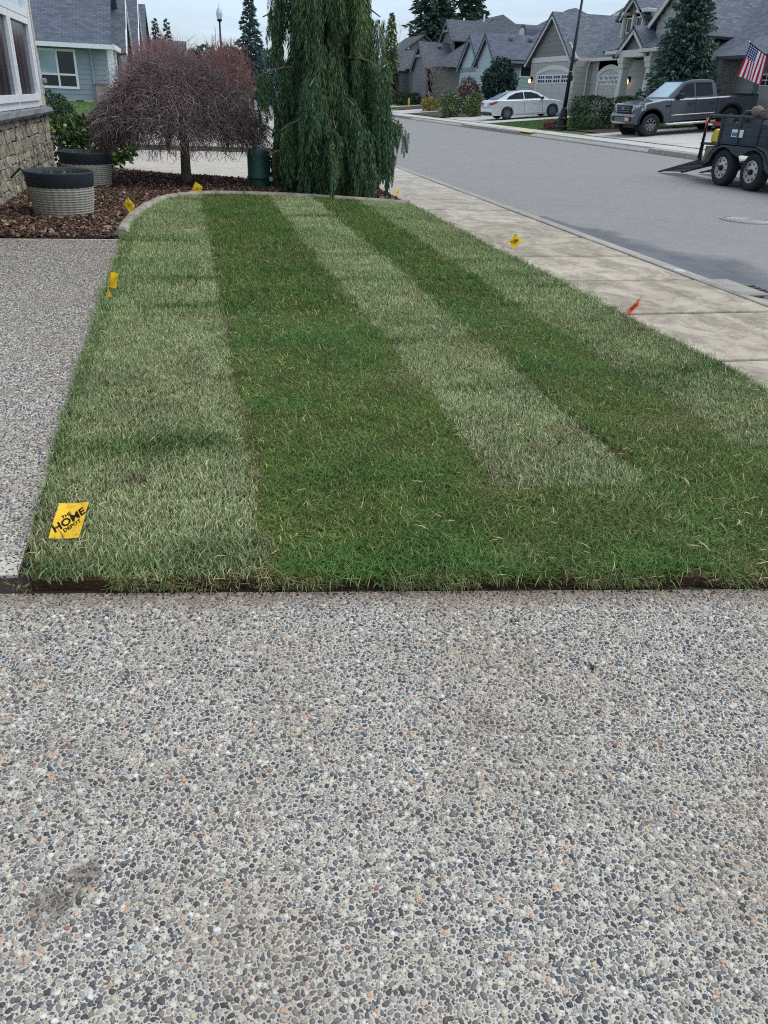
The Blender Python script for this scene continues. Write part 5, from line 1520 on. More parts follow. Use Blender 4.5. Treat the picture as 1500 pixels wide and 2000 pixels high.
# grey pickup, nose to the street
tr = thing('pickup_truck', 'charcoal grey crew-cab pickup truck backed into the drive', 'truck', (24.42, 34.25, zfar(24.42) + 0.03), rot=(0, 0.0897, math.pi))
tr.scale = (1.04, 1.04, 1.04)
LEN = 5.8
low = [(0.08, 0.60), (0.02, 0.74), (0.04, 1.0), (0.0, 1.26), (0.06, 1.30), (1.92, 1.30), (2.4, 1.29), (3.98, 1.31), (4.25, 1.33), (4.9, 1.26), (5.38, 1.17), (5.52, 1.05), (5.56, 0.86), (5.60, 0.84), (5.66, 0.74), (5.66, 0.55), (5.52, 0.46), (5.42, 0.46)]
low += arch(4.86, 0.45, 0.54, 0, 180, 11) + [(4.28, 0.46), (1.80, 0.46)] + arch(1.24, 0.45, 0.54, 0, 180, 11) + [(0.64, 0.52)]
pillow(low, [(-0.985, 0.05), (-0.95, 0.0), (0.95, 0.0), (0.985, 0.05)]).build('body', 'truck_paint', tr, world=False, bevel=0.03, segs=2)
yf = cabin(tr, [(1.93, 1.28), (1.97, 1.74), (2.08, 1.88), (2.5, 1.93), (3.1, 1.93), (3.38, 1.87), (4.16, 1.31)], 1.28, 1.93, 0.93, 0.70, 'truck_paint')
for s_ in (-1, 1):
    side_panel(tr, 'side_window', [(2.12, 1.36), (2.16, 1.78), (2.88, 1.81), (2.88, 1.36)], yf, 'car_glass', s_)
    side_panel(tr, 'side_window', [(2.96, 1.36), (2.96, 1.81), (3.30, 1.78), (3.80, 1.42), (3.80, 1.36)], yf, 'car_glass', s_)
    side_panel(tr, 'rain_guard', [(2.12, 1.79), (2.2, 1.85), (2.88, 1.87), (2.88, 1.82)], yf, 'dark_plastic', s_, 0.03)
    side_panel(tr, 'rain_guard', [(2.96, 1.82), (2.96, 1.87), (3.32, 1.84), (3.62, 1.60), (3.58, 1.57), (3.30, 1.79)], yf, 'dark_plastic', s_, 0.03)
    MB().box(3.60, s_ * 1.12 - 0.13, 1.30, 3.78, s_ * 1.12 + 0.13, 1.50).build('mirror', 'dark_plastic', tr, world=False, bevel=0.03)
    MB().box(3.64, s_ * 0.96 - 0.06, 1.30, 3.74, s_ * 0.96 + 0.06, 1.36).build('mirror_arm', 'dark_plastic', tr, world=False)
    for xx in (3.05, 2.05):
        MB().box(xx, s_ * 0.99 - 0.02, 1.08, xx + 0.2, s_ * 0.99 + 0.025, 1.13).build('door_handle', 'dark_plastic', tr, world=False, bevel=0.01)
    for xx in (1.93, 2.92, 4.02):
        MB().box(xx - 0.008, s_ * 0.985 - 0.008, 0.56, xx + 0.008, s_ * 0.985 + 0.006, 1.29).build('door_gap', 'dark_plastic', tr, world=False)
    MB().box(2.0, s_ * 0.985 - 0.01, 0.70, 3.98, s_ * 0.985 + 0.03, 0.735).build('side_moulding', 'rim_metal', tr, world=False, bevel=0.006)
    MB().tube([(1.85, s_ * 0.9, 0.44), (2.0, s_ * 1.05, 0.40), (4.1, s_ * 1.05, 0.40), (4.25, s_ * 0.9, 0.44)], 0.05, 8).build('running_board', 'rim_metal', tr, smooth=True, world=False)
    for wx in (4.86, 1.24):
        a1 = arch(wx, 0.45, 0.60, 2, 178, 11); a2 = arch(wx, 0.45, 0.545, 178, 2, 11)
        side_panel(tr, 'wheel_flare', a1 + a2, lambda z: 0.955, 'dark_plastic', s_, 0.07)
        wheel(tr, wx, s_ * 0.86, 0.425, 0.425, 0.29, s_, 'rim_dark', 8, 0.55)
        MB().lathe([(0.0, s_ * 0.70), (0.54, s_ * 0.70)], (wx, 0, 0.45), 20, 'y').build('wheel_well', 'dark_plastic', tr, world=False)
    MB().prism([(5.40, s_ * 0.62, 0.90), (5.58, s_ * 0.62, 0.88), (5.50, s_ * 0.97, 0.90), (5.16, s_ * 1.0, 0.96), (5.12, s_ * 1.0, 1.06), (5.40, s_ * 0.97, 1.06)], (0, 0, 0.14)).build('headlight', 'head_light', tr, world=False, bevel=0.015)
    MB().lathe([(0.0, 0.03), (0.08, 0.03), (0.10, 0.0)], (5.655, s_ * 0.72, 0.66), 14, 'x').build('fog_light', 'dark_plastic', tr, world=False)
    MB().box(4.05, s_ * 0.985 - 0.01, 1.02, 4.25, s_ * 0.985 + 0.02, 1.10).build('side_vent', 'dark_plastic', tr, world=False)
MB().prism([(4.10, -0.74, 1.36), (4.10, 0.74, 1.36), (3.42, 0.66, 1.86), (3.42, -0.66, 1.86)], (0.014, 0, 0.02)).build('windscreen', 'pale_glass', tr, world=False)
gr = MB().box(5.50, -0.58, 0.86, 5.60, 0.58, 1.16).build('grille', 'dark_plastic', tr, world=False, bevel=0.02)
for k in range(3):
    MB().box(5.59, -0.54, 0.91 + k * 0.085, 5.625, 0.54, 0.945 + k * 0.085).build('grille_bar', 'truck_paint', gr, world=False)
MB().box(5.60, -0.12, 0.97, 5.64, 0.12, 1.08).build('emblem', 'rim_dark', gr, world=False, bevel=0.01)
MB().box(5.60, -0.70, 0.72, 5.69, 0.70, 0.76).build('bumper_slot', 'dark_plastic', tr, world=False)
MB().box(5.655, 0.30, 0.60, 5.685, 0.62, 0.77).build('number_plate', 'plate_orange', tr, world=False)
MB().box(0.15, -0.82, 1.302, 1.88, 0.82, 1.315).build('bed_cover', 'dark_plastic', tr, world=False)
MB().box(4.2, -0.5, 0.3, 5.3, 0.5, 0.5).build('skid_plate', 'dark_plastic', tr, world=False)

# ------------------------------------------------------------------ utility trailer
TX0, TX1, TYR, TYF = 11.02, 12.95, 16.65, 9.2
TZ = -0.01
tl = thing('utility_trailer', 'dark steel tandem axle utility trailer with lowered ramps at the road side', 'trailer', (11.9, 14, TZ))
MB().box(TX0, TYF, 0.58, TX1, TYR - 0.5, 0.66).build('deck', 'trailer_metal', tl)
for X_ in (TX0, TX1):
    sd = MB().box(X_ - 0.02, TYF, 0.66, X_ + 0.02, 16.0, 1.16).build('side_wall', 'trailer_metal', tl)
    for zz in (0.80, 0.97, 1.12):
        MB().box(X_ - 0.03, TYF, zz - 0.018, X_ - 0.018, 16.0, zz + 0.018).build('rib', 'trailer_metal', sd)
        MB().box(X_ + 0.018, TYF, zz - 0.018, X_ + 0.03, 16.0, zz + 0.018).build('rib', 'trailer_metal', sd)
    yy = 16.02
    while yy > TYF:
        MB().box(X_ - 0.045, yy - 0.03, 0.62, X_ - 0.004, yy + 0.03, 1.26).build('stake', 'ramp_metal', tl)
        yy -= 0.62
    MB().tube([(X_, TYF, 1.27), (X_, 16.55, 1.27)], 0.03, 8).build('top_rail', 'trailer_metal', tl, smooth=True)
    MB().tube([(X_, 16.5, 1.28), (X_, 16.62, 1.0), (X_, 16.66, 0.42)], 0.025, 8).build('rear_post', 'black_metal', tl, smooth=True)
MB().box(TX0 - 0.032, 16.0, 1.08, TX0 - 0.022, 16.36, 1.16).build('reflector', 'tool_red', tl)
MB().box(TX0 - 0.026, 16.37, 1.08, TX0 - 0.016, 16.52, 1.12).build('reflector', 'paint_white', tl)
tag_ = MB().box(TX0 - 0.040, 15.25, 0.90, TX0 - 0.030, 15.62, 1.04).build('sticker', 'paint_white', tl)
MB().box(TX0 - 0.0435, 15.36, 0.92, TX0 - 0.0402, 15.60, 0.985).build('sticker_print', 'tag_blue', tag_)
# rear dovetail frame and toolbox cage
cg = MB()
for X_ in (TX0 + 0.02, TX0 + 0.55, TX0 + 1.3, TX1 - 0.02):
    cg.box(X_ - 0.025, 16.10, 0.34, X_ + 0.025, 16.15, 0.72); cg.box(X_ - 0.025, 16.62, 0.34, X_ + 0.025, 16.67, 0.72)
cg.box(TX0, 16.08, 0.70, TX1, 16.70, 0.745); cg.box(TX0, 16.08, 0.34, TX1, 16.70, 0.38)
cg.build('rear_frame', 'ramp_metal', tl)
MB().box(TX0 + 0.05, 16.2, 0.38, TX0 + 0.5, 16.55, 0.68).build('tool_box', 'wood_post', tl)
for X_ in (TX0 + 0.05, TX1 - 0.75):
    rp = MB()
    rp.prism([(X_, 16.70, 0.40), (X_, 16.70, 0.345), (X_, 18.28, 0.0), (X_, 18.30, 0.02)], (0.07, 0, 0))
    rp.prism([(X_ + 0.63, 16.70, 0.40), (X_ + 0.63, 16.70, 0.345), (X_ + 0.63, 18.28, 0.0), (X_ + 0.63, 18.30, 0.02)], (0.07, 0, 0))
    r0 = rp.build('ramp', 'ramp_metal', tl)
    for k in range(8):
        t_ = (k + 0.5) / 8
        MB().box(X_ + 0.07, 16.66 + 1.6 * t_, 0.355 - 0.345 * t_, X_ + 0.63, 16.66 + 1.6 * t_ + 0.12, 0.385 - 0.352 * t_).build('ramp_slat', 'trailer_metal', r0)
# fender with a dip between the two wheels, wheels both sides
WY = (15.40, 14.43)
for side, X_ in ((-1, TX0), (1, TX1)):
    xa, xb = (X_ - 0.30, X_ - 0.03) if side < 0 else (X_ + 0.03, X_ + 0.30)
    pr = [(16.02, 0.33), (15.90, 0.56), (15.72, 0.70), (15.45, 0.775), (14.4, 0.775), (14.12, 0.70), (13.92, 0.5), (13.85, 0.33)]
    fd = MB()
    for (y0, z0), (y1, z1) in zip(pr[:-1], pr[1:]):
        fd.prism([(xa, y0, z0), (xa, y1, z1), (xa, y1, z1 - 0.02), (xa, y0, z0 - 0.02)], (xb - xa, 0, 0))
    xs_ = xa if side < 0 else xb - 0.012
    skirt = [(16.02, 0.33), (15.90, 0.56), (15.72, 0.70), (15.45, 0.775), (14.4, 0.775), (14.12, 0.70), (13.92, 0.5), (13.85, 0.33), (13.93, 0.36)] + \
            [(WY[1] + 0.44 * math.cos(math.radians(a)), 0.31 + 0.41 * math.sin(math.radians(a))) for a in (165, 140, 115, 90, 68, 52)] + [(14.915, 0.565)] + \
            [(WY[0] + 0.44 * math.cos(math.radians(a)), 0.31 + 0.41 * math.sin(math.radians(a))) for a in (128, 112, 90, 65, 40, 15)]
    fd.prism([(xs_, y, z) for y, z in skirt], (0.012, 0, 0))
    fd.build('fender', 'trailer_metal', tl)
    for wy in WY:
        hold = thing('wheel', None, None, ((xa + xb) / 2, wy, 0.335 + TZ), rot=(0, 0, math.pi / 2)); hold.parent = tl; hold.matrix_parent_inverse = world_of(tl).inverted()
        h = 0.105; r = 0.345; sd_ = 1 if side < 0 else -1        # local +y points to -X after the turn
        MB().lathe([(r * 0.58, -h * 0.9), (r * 0.9, -h), (r * 0.975, -h * 0.8), (r, -h * 0.5), (r, h * 0.5), (r * 0.975, h * 0.8), (r * 0.9, h), (r * 0.58, h * 0.9), (r * 0.58, -h * 0.9)], n=30, axis='y').build('tyre', 'tyre', hold, smooth=True, world=False)
        mb = MB(); o = sd_ * h
        mb.lathe([(r * 0.60, o * 0.96), (r * 0.57, o), (r * 0.54, o * 0.7), (r * 0.40, o * 0.78), (r * 0.22, o * 0.86), (0, o * 0.86)], n=30, axis='y')
        rim = mb.build('rim', 'rim_metal', hold, smooth=False, world=False)
        MB().lathe([(r * 0.16, o * 0.8), (r * 0.15, o * 1.25), (r * 0.10, o * 1.35), (0, o * 1.35)], n=14, axis='y').build('hub_cap', 'black_metal', hold, world=False)
        for k in range(8):
            a = 2 * math.pi * k / 8 + 0.2
            MB().lathe([(0.0, o * 0.835), (0.019, o * 0.835), (0.02, o * 0.80)], (math.cos(a) * r * 0.42, 0, math.sin(a) * r * 0.42), 8, 'y').build('rim_hole', 'dark_plastic', rim, world=False)
for wy in WY:
    MB().tube([(TX0 - 0.1, wy, 0.335), (TX1 + 0.1, wy, 0.335)], 0.035, 8).build('axle', 'black_metal', tl)

# things on the trailer
gc = thing('fuel_can', 'yellow plastic fuel can on the rear frame of the trailer', 'fuel can', (TX0 + 0.28, 16.38, 0.745))
bd = [(-0.19, 0.0), (0.20, 0.0), (0.22, 0.06), (0.21, 0.15), (0.12, 0.235), (-0.06, 0.275), (-0.13, 0.26), (-0.20, 0.14)]
MB().prism([(TX0 + 0.14, 16.38 - a, 0.747 + z) for a, z in bd], (0.26, 0, 0)).build('can_body', 'can_yellow', gc, bevel=0.035, segs=3)
MB().tube([(TX0 + 0.27, 16.38 + 0.10, 0.99), (TX0 + 0.27, 16.36, 1.06), (TX0 + 0.27, 16.26, 1.04)], 0.018, 8).build('handle', 'can_yellow', gc, smooth=True)
MB().tube([(TX0 + 0.27, 16.24, 0.96), (TX0 + 0.26, 16.16, 1.0), (TX0 + 0.24, 16.06, 1.07)], [0.035, 0.025, 0.016], 8).build('spout', 'dark_plastic', gc, smooth=True)
def tool(label, a, b, grip, mat):
    t0 = thing('garden_tool', label, 'tool', a)
    A, B = Vector(a), Vector(b)
    MB().tube([A, A + (B - A) * grip], 0.017, 6).build('shaft', 'black_metal', t0, smooth=True)
    MB().tube([A + (B - A) * grip, B], 0.026, 8).build('grip', mat, t0, smooth=True)
tool('tool with an orange grip standing leftmost at the trailer rear', (TX0 + 0.08, 16.69, 0.40), (TX0 + 0.02, 16.66, 1.22), 0.55, 'tool_orange')
tool('tool with a short red grip leaning behind the yellow fuel can', (TX0 + 0.5, 16.6, 0.75), (TX0 + 0.62, 16.46, 1.16), 0.55, 'tool_red')
st = thing('string_trimmer', 'string trimmer lying across the top rail of the trailer', 'trimmer', (TX0 + 0.1, 14.6, 1.3))
MB().tube([(TX0 - 0.02, 14.95, 1.40), (TX0 + 0.5, 13.2, 1.42)], 0.016, 6).build('shaft', 'wood_post', st, smooth=True)
MB().lathe([(0.0, -0.13), (0.07, -0.12), (0.095, -0.04), (0.085, 0.06), (0.05, 0.12), (0, 0.13)], (TX0 - 0.02, 15.0, 1.39), 12, 'y').build('motor', 'wood_post', st, smooth=True)
MB().tube([(TX0 - 0.02, 15.1, 1.40), (TX0 - 0.04, 15.3, 1.38), (TX0 - 0.05, 15.42, 1.30)], 0.012, 6).build('cord', 'rim_dark', st)

# ------------------------------------------------------------------ road furniture
mh = thing('manhole_cover', 'round ribbed manhole cover in the asphalt near the right edge', 'manhole', (7.85, 10.3, -0.03))
mh_z = ROAD_Z + 0.05 * (1 - ((7.85 - 10.34) / 5.7) ** 2) + 0.004
MB().lathe([(0.0, 0.0), (0.33, 0.0), (0.345, -0.01)], (7.85, 10.3, mh_z), 32).build('cover', 'curb_concrete', mh)
for rr in (0.06, 0.12, 0.18, 0.24, 0.30):
    MB().lathe([(rr - 0.016, 0.0), (rr - 0.012, 0.008), (rr + 0.012, 0.008), (rr + 0.016, 0.0)], (7.85, 10.3, mh_z), 32).build('ring', 'manhole_iron', mh)
MB().lathe([(0.35, -0.012), (0.355, 0.006), (0.40, 0.006), (0.41, -0.012)], (7.85, 10.3, mh_z), 32).build('frame_ring', 'asphalt', mh)
struct(tag(MB().lathe([(0.0, 0.008), (0.052, 0.006), (0.058, 0.0)], (4.50, 6.72, -0.002), 20).build('kerb_marker', 'far_concrete')))
# storm drain in the kerb
dr = thing('storm_drain', 'dark storm drain inlet set in the near kerb', 'drain', (4.62, 6.2, -0.05))
MB().box(4.45, 5.72, -0.02, 4.735, 6.32, 0.006).build('lid', 'curb_concrete', dr, bevel=0.01)
MB().box(4.735, 5.80, -0.07, 4.76, 6.25, -0.012).build('opening', 'dark_plastic', dr)
gt = MB().box(4.76, 5.95, -0.06, 4.98, 6.30, -0.046).build('grate', 'curb_concrete', dr)
for k in range(4):
    MB().box(4.77, 5.97 + k * 0.078, -0.046, 4.97, 5.97 + k * 0.078 + 0.035, -0.036).build('grate_bar', 'ramp_metal', gt)
# damp dirty band along the gutter
xs_ = [4.74, 5.0, 5.35, 5.8, 6.5]; ys_ = list(np.linspace(4.0, 11.5, 16))
o = struct(grid_sheet('damp_gutter', xs_, ys_, lambda x, y: ROAD_Z + 0.05 * (1 - ((x - 10.34) / 5.7) ** 2) + 0.004, 'wet_asphalt'))
ed = o.data.attributes.new('edge', 'FLOAT', 'POINT')
ed.data.foreach_set('value', [max(0.0, min(1.0, (1.05 - (v.co.x - 4.74) / (0.15 + 1.5 * max(0, min(1, (10.2 - v.co.y) / 4.5)))))) * (1 if v.co.y < 11 else 0) for v in o.data.vertices])

def street_lamp(name, label, x, y, z, h, lean=(0, 0)):
    t0 = thing(name, label, 'street lamp', (x, y, z), rot=(lean[1], lean[0], 0))
    MB().lathe([(0.30, 0.0), (0.30, 0.14), (0.24, 0.2), (0.22, 0.42), (0.26, 0.5), (0.20, 0.58), (0.14, 0.95), (0.10, 1.0)], n=16).build('base', 'black_metal', t0, smooth=False, world=False)
    MB().tube([(0, 0, 0.95), (0, 0, 2.5), (0, 0, h - 0.9)], [0.10, 0.085, 0.055], 12).build('pole', 'black_metal', t0, smooth=True, world=False)
    MB().lathe([(0.09, 2.55), (0.11, 2.58), (0.09, 2.61)], n=12).build('band', 'wood_post', t0, world=False)
    MB().lathe([(0.06, h - 0.95), (0.16, h - 0.86), (0.17, h - 0.80), (0.12, h - 0.78)], n=12).build('fitter', 'black_metal', t0, world=False)
    MB().lathe([(0.13, h - 0.78), (0.20, h - 0.60), (0.205, h - 0.45), (0.16, h - 0.30), (0.10, h - 0.22)], n=16).build('globe', 'globe_glass', t0, smooth=True, world=False)
    MB().lathe([(0.21, h - 0.46), (0.16, h - 0.30), (0.10, h - 0.20), (0.03, h - 0.12), (0.015, h + 0.06), (0, h + 0.08)], n=16).build('cap', 'globe_glass', t0, smooth=True, world=False)
    return t0
street_lamp('street_lamp', 'tall black lamp post beside the white sedan', 18.75, 40.8, zfar(18.75), 6.8, (0.035, 0))
street_lamp('street_lamp', 'black lamp post with a glass globe rising behind the red shrub', 2.7, 60.0, 0.05, 6.05)

# ------------------------------------------------------------------ pots, pedestal, flags in the bed
def planter(label, x, y, z, sc):
    t0 = thing('planter_pot', label, 'planter', (x, y, z)); t0.scale = (sc, sc, sc)
    V, F = [], []; n = 60; rows = 13
    rad = lambda h: 0.300 + 0.045 * min(1, h / 0.30) ** 0.8
    lev = []
    for r_ in range(rows):
        for q, d in ((0.1, 0.0), (0.5, 0.012), (0.9, 0.0)):
            lev.append(((r_ + q) * 0.335 / rows, d))
    for hh, d in lev:
        for k in range(n):
            a = 2 * math.pi * k / n
            rr = rad(hh) + d * (1.0 if k % 2 == 0 else 0.25)
            V.append((rr * math.cos(a), rr * math.sin(a), hh))
    F = [(i * n + k, i * n + (k + 1) % n, (i + 1) * n + (k + 1) % n, (i + 1) * n + k) for i in range(len(lev) - 1) for k in range(n)]
    MB().add(V, F).build('pot_body', 'pot_body', t0, world=False)
    MB().lathe([(0.345, 0.325), (0.352, 0.33), (0.366, 0.46), (0.372, 0.475), (0.366, 0.485), (0.345, 0.48), (0.335, 0.40)], n=56).build('rim_band', 'pot_rim', t0, smooth=True, world=False)
    MB().lathe([(0.34, 0.41), (0.0, 0.425)], n=32).build('potting_soil', 'soil', t0, world=False)
    nn = 90
    th = rng.random(nn) * 6.28; rr = 0.24 * np.sqrt(rng.random(nn))
    P = np.stack([rr * np.cos(th), rr * np.sin(th), np.full(nn, 0.42)], 1)
    D = np.stack([rng.normal(0, 0.6, nn), rng.normal(0, 0.6, nn), np.ones(nn)], 1)
    o = face_cloud('sprout', P, D, 0.018, rng.uniform(0.03, 0.085, nn), rng.random(nn), 'rhodo'); o.parent = t0
    return t0
planter('grey basket-weave planter nearer the lawn with a dark rim', -1.40, 9.88, 0.0, 1.0)
planter('grey basket-weave planter behind the nearer one by the leafy shrub', -1.43, 12.88, 0.0, 1.0)
hose = thing('cable', 'thin black cable looping from the stone wall behind the planter', 'cable', (-1.95, 10.6, 0.05))
MB().tube([(-2.1, 10.9, 0.30), (-1.95, 10.75, 0.42), (-1.84, 10.5, 0.36), (-1.82, 10.3, 0.18), (-1.76, 10.15, 0.06), (-1.60, 9.95, 0.05)], 0.011, 6).build('cord', 'dark_plastic', hose, smooth=True)

pd = thing('utility_pedestal', 'dark green domed utility pedestal beside the weeping cedar', 'pedestal', (1.06, 12.95, 0.02))
MB().lathe([(0.165, 0.0), (0.165, 0.14)], (1.06, 12.95, 0.02), 28).build('base', 'pedestal_green', pd, smooth=True)
MB().lathe([(0.172, 0.14), (0.185, 0.15), (0.185, 0.17), (0.172, 0.18), (0.172, 0.46), (0.165, 0.505), (0.14, 0.545), (0.09, 0.575), (0.0, 0.585)], (1.06, 12.95, 0.02), 28).build('dome', 'pedestal_green', pd, smooth=True)
MB().box(1.20, 12.80, 0.14, 1.25, 12.85, 0.20).build('hasp', 'rim_metal', pd)
MB().box(1.27, 12.98, 0.0, 1.355, 13.06, 0.58).build('wood_stake', 'wood_post').parent = None
ws = bpy.data.objects['wood_stake']; tag(ws, 'short weathered wooden stake behind the green pedestal', 'stake')

def text_mesh(body, size, bold=0.0):
    cu = bpy.data.curves.new('print', 'FONT'); cu.body = body; cu.size = size; cu.align_x = 'CENTER'; cu.align_y = 'CENTER'; cu.offset = bold; cu.resolution_u = 2
    ob = bpy.data.objects.new('print', cu); col.objects.link(ob)
    dg = bpy.context.evaluated_depsgraph_get(); me = bpy.data.meshes.new_from_object(ob.evaluated_get(dg))
    bpy.data.objects.remove(ob); bpy.data.curves.remove(cu)
    return me

def marker_flag(label, base, top, o, u, v, w, h, mat, txt=None, bend=0.01, folded=0.0, stake=True, trot=0.0, tsc=1.0):
    """wire stake from base to top; sheet spans o + u*w (along) + v*h (down), bulging by bend"""
    t0 = thing('marker_flag', label, 'marker flag', base, 'small marker flags around the lawn')
    if stake:
        MB().tube([base, top], 0.0018, 5).build('stake', 'wire', t0)
    o, u, v = Vector(o), Vector(u).normalized(), Vector(v).normalized(); n = u.cross(v).normalized()
    def S(a, b):
        return o + u * (a * w) + v * (b * h) + n * (bend * math.sin(a * 3.0) + folded * a * a + 0.25 * bend * math.cos(b * 5 + a * 3))
    K = 8; V = [S(i / K, j / K) for j in range(K + 1) for i in range(K + 1)]
    F = [(j * (K + 1) + i, j * (K + 1) + i + 1, (j + 1) * (K + 1) + i + 1, (j + 1) * (K + 1) + i) for j in range(K) for i in range(K)]
    V2 = [p - n * 0.0006 for p in V]; nv = len(V)
    rim_ = [i for i in range(K)] + [i * (K + 1) + K for i in range(K)] + [K * (K + 1) + K - i for i in range(K)] + [(K - i) * (K + 1) for i in range(K)]
    F2 = [tuple(nv + i for i in f[::-1]) for f in F] + [(rim_[(i + 1) % len(rim_)], rim_[i], nv + rim_[i], nv + rim_[(i + 1) % len(rim_)]) for i in range(len(rim_))]
    sh = MB().add(V + V2, F + F2).build('sheet', mat, t0, smooth=False)
    if txt:
        for body, size, oy in txt:
            me = text_mesh(body, size * tsc, 0.03 * size * tsc)
            c, s_ = math.cos(trot), math.sin(trot)
            for vv in me.vertices:
                x_, y_ = vv.co.x, vv.co.y + oy * tsc
                a, b = 0.5 + (x_ * c - y_ * s_) / w, 0.5 - (x_ * s_ + y_ * c) / h
                vv.co = S(a, b) - n * 0.0016 if FLIP else S(a, b) + n * 0.0012
            me.materials.clear(); me.materials.append(M['flag_ink'])
            ob = bpy.data.objects.new('lettering', me); col.objects.link(ob); ob.parent = sh; ob.matrix_parent_inverse = world_of(sh).inverted()
    return t0
FLIP = True
HD = [('THE', 0.0125, 0.0165), ('HOME', 0.0285, 0.0), ('DEPOT', 0.0140, -0.0175)]
# near flag: leaning back over the corner of the lawn, print running uphill across it
marker_flag('worn yellow marker flag with black lettering lying at the near left lawn corner', (-0.50, 2.44, 0.03), (-0.487, 2.418, 0.135), (-0.490, 2.405, 0.135), (0.094, -0.026, 0.010), (-0.030, -0.082, -0.072), 0.100, 0.124, 'flag_worn', HD, 0.006, 0.0, True, math.radians(38), 1.36)
marker_flag('folded yellow marker flag on the lawn edge by the walkway, half way along', (-0.60, 5.67, 0.0), (-0.565, 5.66, 0.225), (-0.567, 5.66, 0.222), (0.85, 0.25, -0.25), (-0.28, 0, -1), 0.062, 0.105, 'flag_yellow', None, 0.012, 0.02)
MB().add([(-0.592, 5.65, 0.115), (-0.570, 5.64, 0.062), (-0.598, 5.65, 0.05), (-0.612, 5.66, 0.062)], [(0, 3, 2, 1)]).build('sheet', 'flag_yellow', bpy.data.objects['marker_flag.001'])
marker_flag('yellow marker flag standing on the curved edging near the planters', (-0.66, 9.86, 0.0), (-0.70, 9.85, 0.235), (-0.69, 9.85, 0.225), (0.45, 0.1, -0.72), (-0.55, 0.0, -0.75), 0.125, 0.10, 'flag_yellow', [('THE HOME', 0.013, 0.012), ('DEPOT', 0.012, -0.006)], 0.014, 0.0, True, 0.6)
marker_flag('yellow marker flag in front of the bare maple trunk', (0.10, 12.0, 0.0), (0.10, 12.02, 0.17), (0.09, 12.0, 0.19), (0.55, 0.0, -0.36), (-0.42, 0.0, -0.8), 0.12, 0.13, 'flag_yellow', [('HOME', 0.015, 0.0)], 0.012, 0.0, True, 0.4)
marker_flag('small yellow marker flag beside the sidewalk at the far lawn corner', (3.05, 12.08, 0.0), (3.05, 12.08, 0.15), (3.03, 12.08, 0.15), (0.6, 0.55, -0.25), (-0.1, 0.0, -1), 0.09, 0.11, 'flag_yellow', [('HOME', 0.014, 0.0)], 0.01, 0.02)
marker_flag('yellow marker flag tilted over the sidewalk half way along the lawn', (3.02, 7.7, 0.0), (3.20, 7.69, 0.175), (3.195, 7.69, 0.182), (0.62, 0.0, -0.72), (-0.68, 0.0, -0.72), 0.105, 0.105, 'flag_yellow', HD, 0.006, 0.0, True, math.radians(60), 1.0)
marker_flag('orange marker flag tilted over the sidewalk near the right edge', (2.97, 5.05, 0.0), (3.115, 5.04, 0.155), (3.115, 5.04, 0.157), (0.10, 0.35, -0.75), (-0.66, 0.0, -0.70), 0.085, 0.115, 'flag_orange', HD, 0.006, 0.0, True, math.radians(75), 0.85)

# ------------------------------------------------------------------ vegetation
def sph(n):
    v = rng.normal(size=(n, 3)); return v / np.linalg.norm(v, axis=1, keepdims=True)

def shrub(name, label, cat, c, rad, n, leaf, mat, group=None, box=False, core=True, stem=True, squash=2):
    """leaves through an uneven volume round a few stems"""
    t0 = thing(name, label, cat, (c[0], c[1], c[2]), group)
    d = sph(n)
    if box:
        d = d / np.max(np.abs(d), axis=1, keepdims=True) ** 0.88
    lump = 1 + 0.16 * np.sin(d[:, 0] * 5 + c[0]) * np.sin(d[:, 2] * 6 + c[1]) + 0.10 * np.sin(d[:, 1] * 9 + d[:, 2] * 7)
    if box: lump = 1 + (lump - 1) * 0.25
    s = (rng.random(n) ** (0.22 if not box else 0.12))
    P = np.array(c) + np.array([0, 0, rad[2]]) + d * np.array(rad) * (s * lump)[:, None]
    P[:, 2] = np.maximum(P[:, 2], c[2] + 0.02)
    D = d * 0.8 + rng.normal(0, 0.7, (n, 3)) + np.array([0, 0, 0.2])
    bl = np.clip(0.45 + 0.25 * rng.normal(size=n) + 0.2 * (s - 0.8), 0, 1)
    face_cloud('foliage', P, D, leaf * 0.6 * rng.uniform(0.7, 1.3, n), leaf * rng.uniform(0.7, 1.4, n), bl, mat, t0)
    if stem:
        ps = []
        for k in range(7):
            a = rng.random() * 6.28; q = np.array([math.cos(a) * rad[0] * 0.7, math.sin(a) * rad[1] * 0.7, rad[2] * 1.5])
            ps.append((np.array([np.array(c) + q * np.array([t_ ** 1.3, t_ ** 1.3, t_]) for t_ in (0, 0.35, 0.7, 1)]), np.array([0.02, 0.016, 0.011, 0.006]) * max(rad[2] / 0.6, 0.6), 0.3))
        tubes('stems', ps, 'bark_trunk', t0, 5)
    return t0

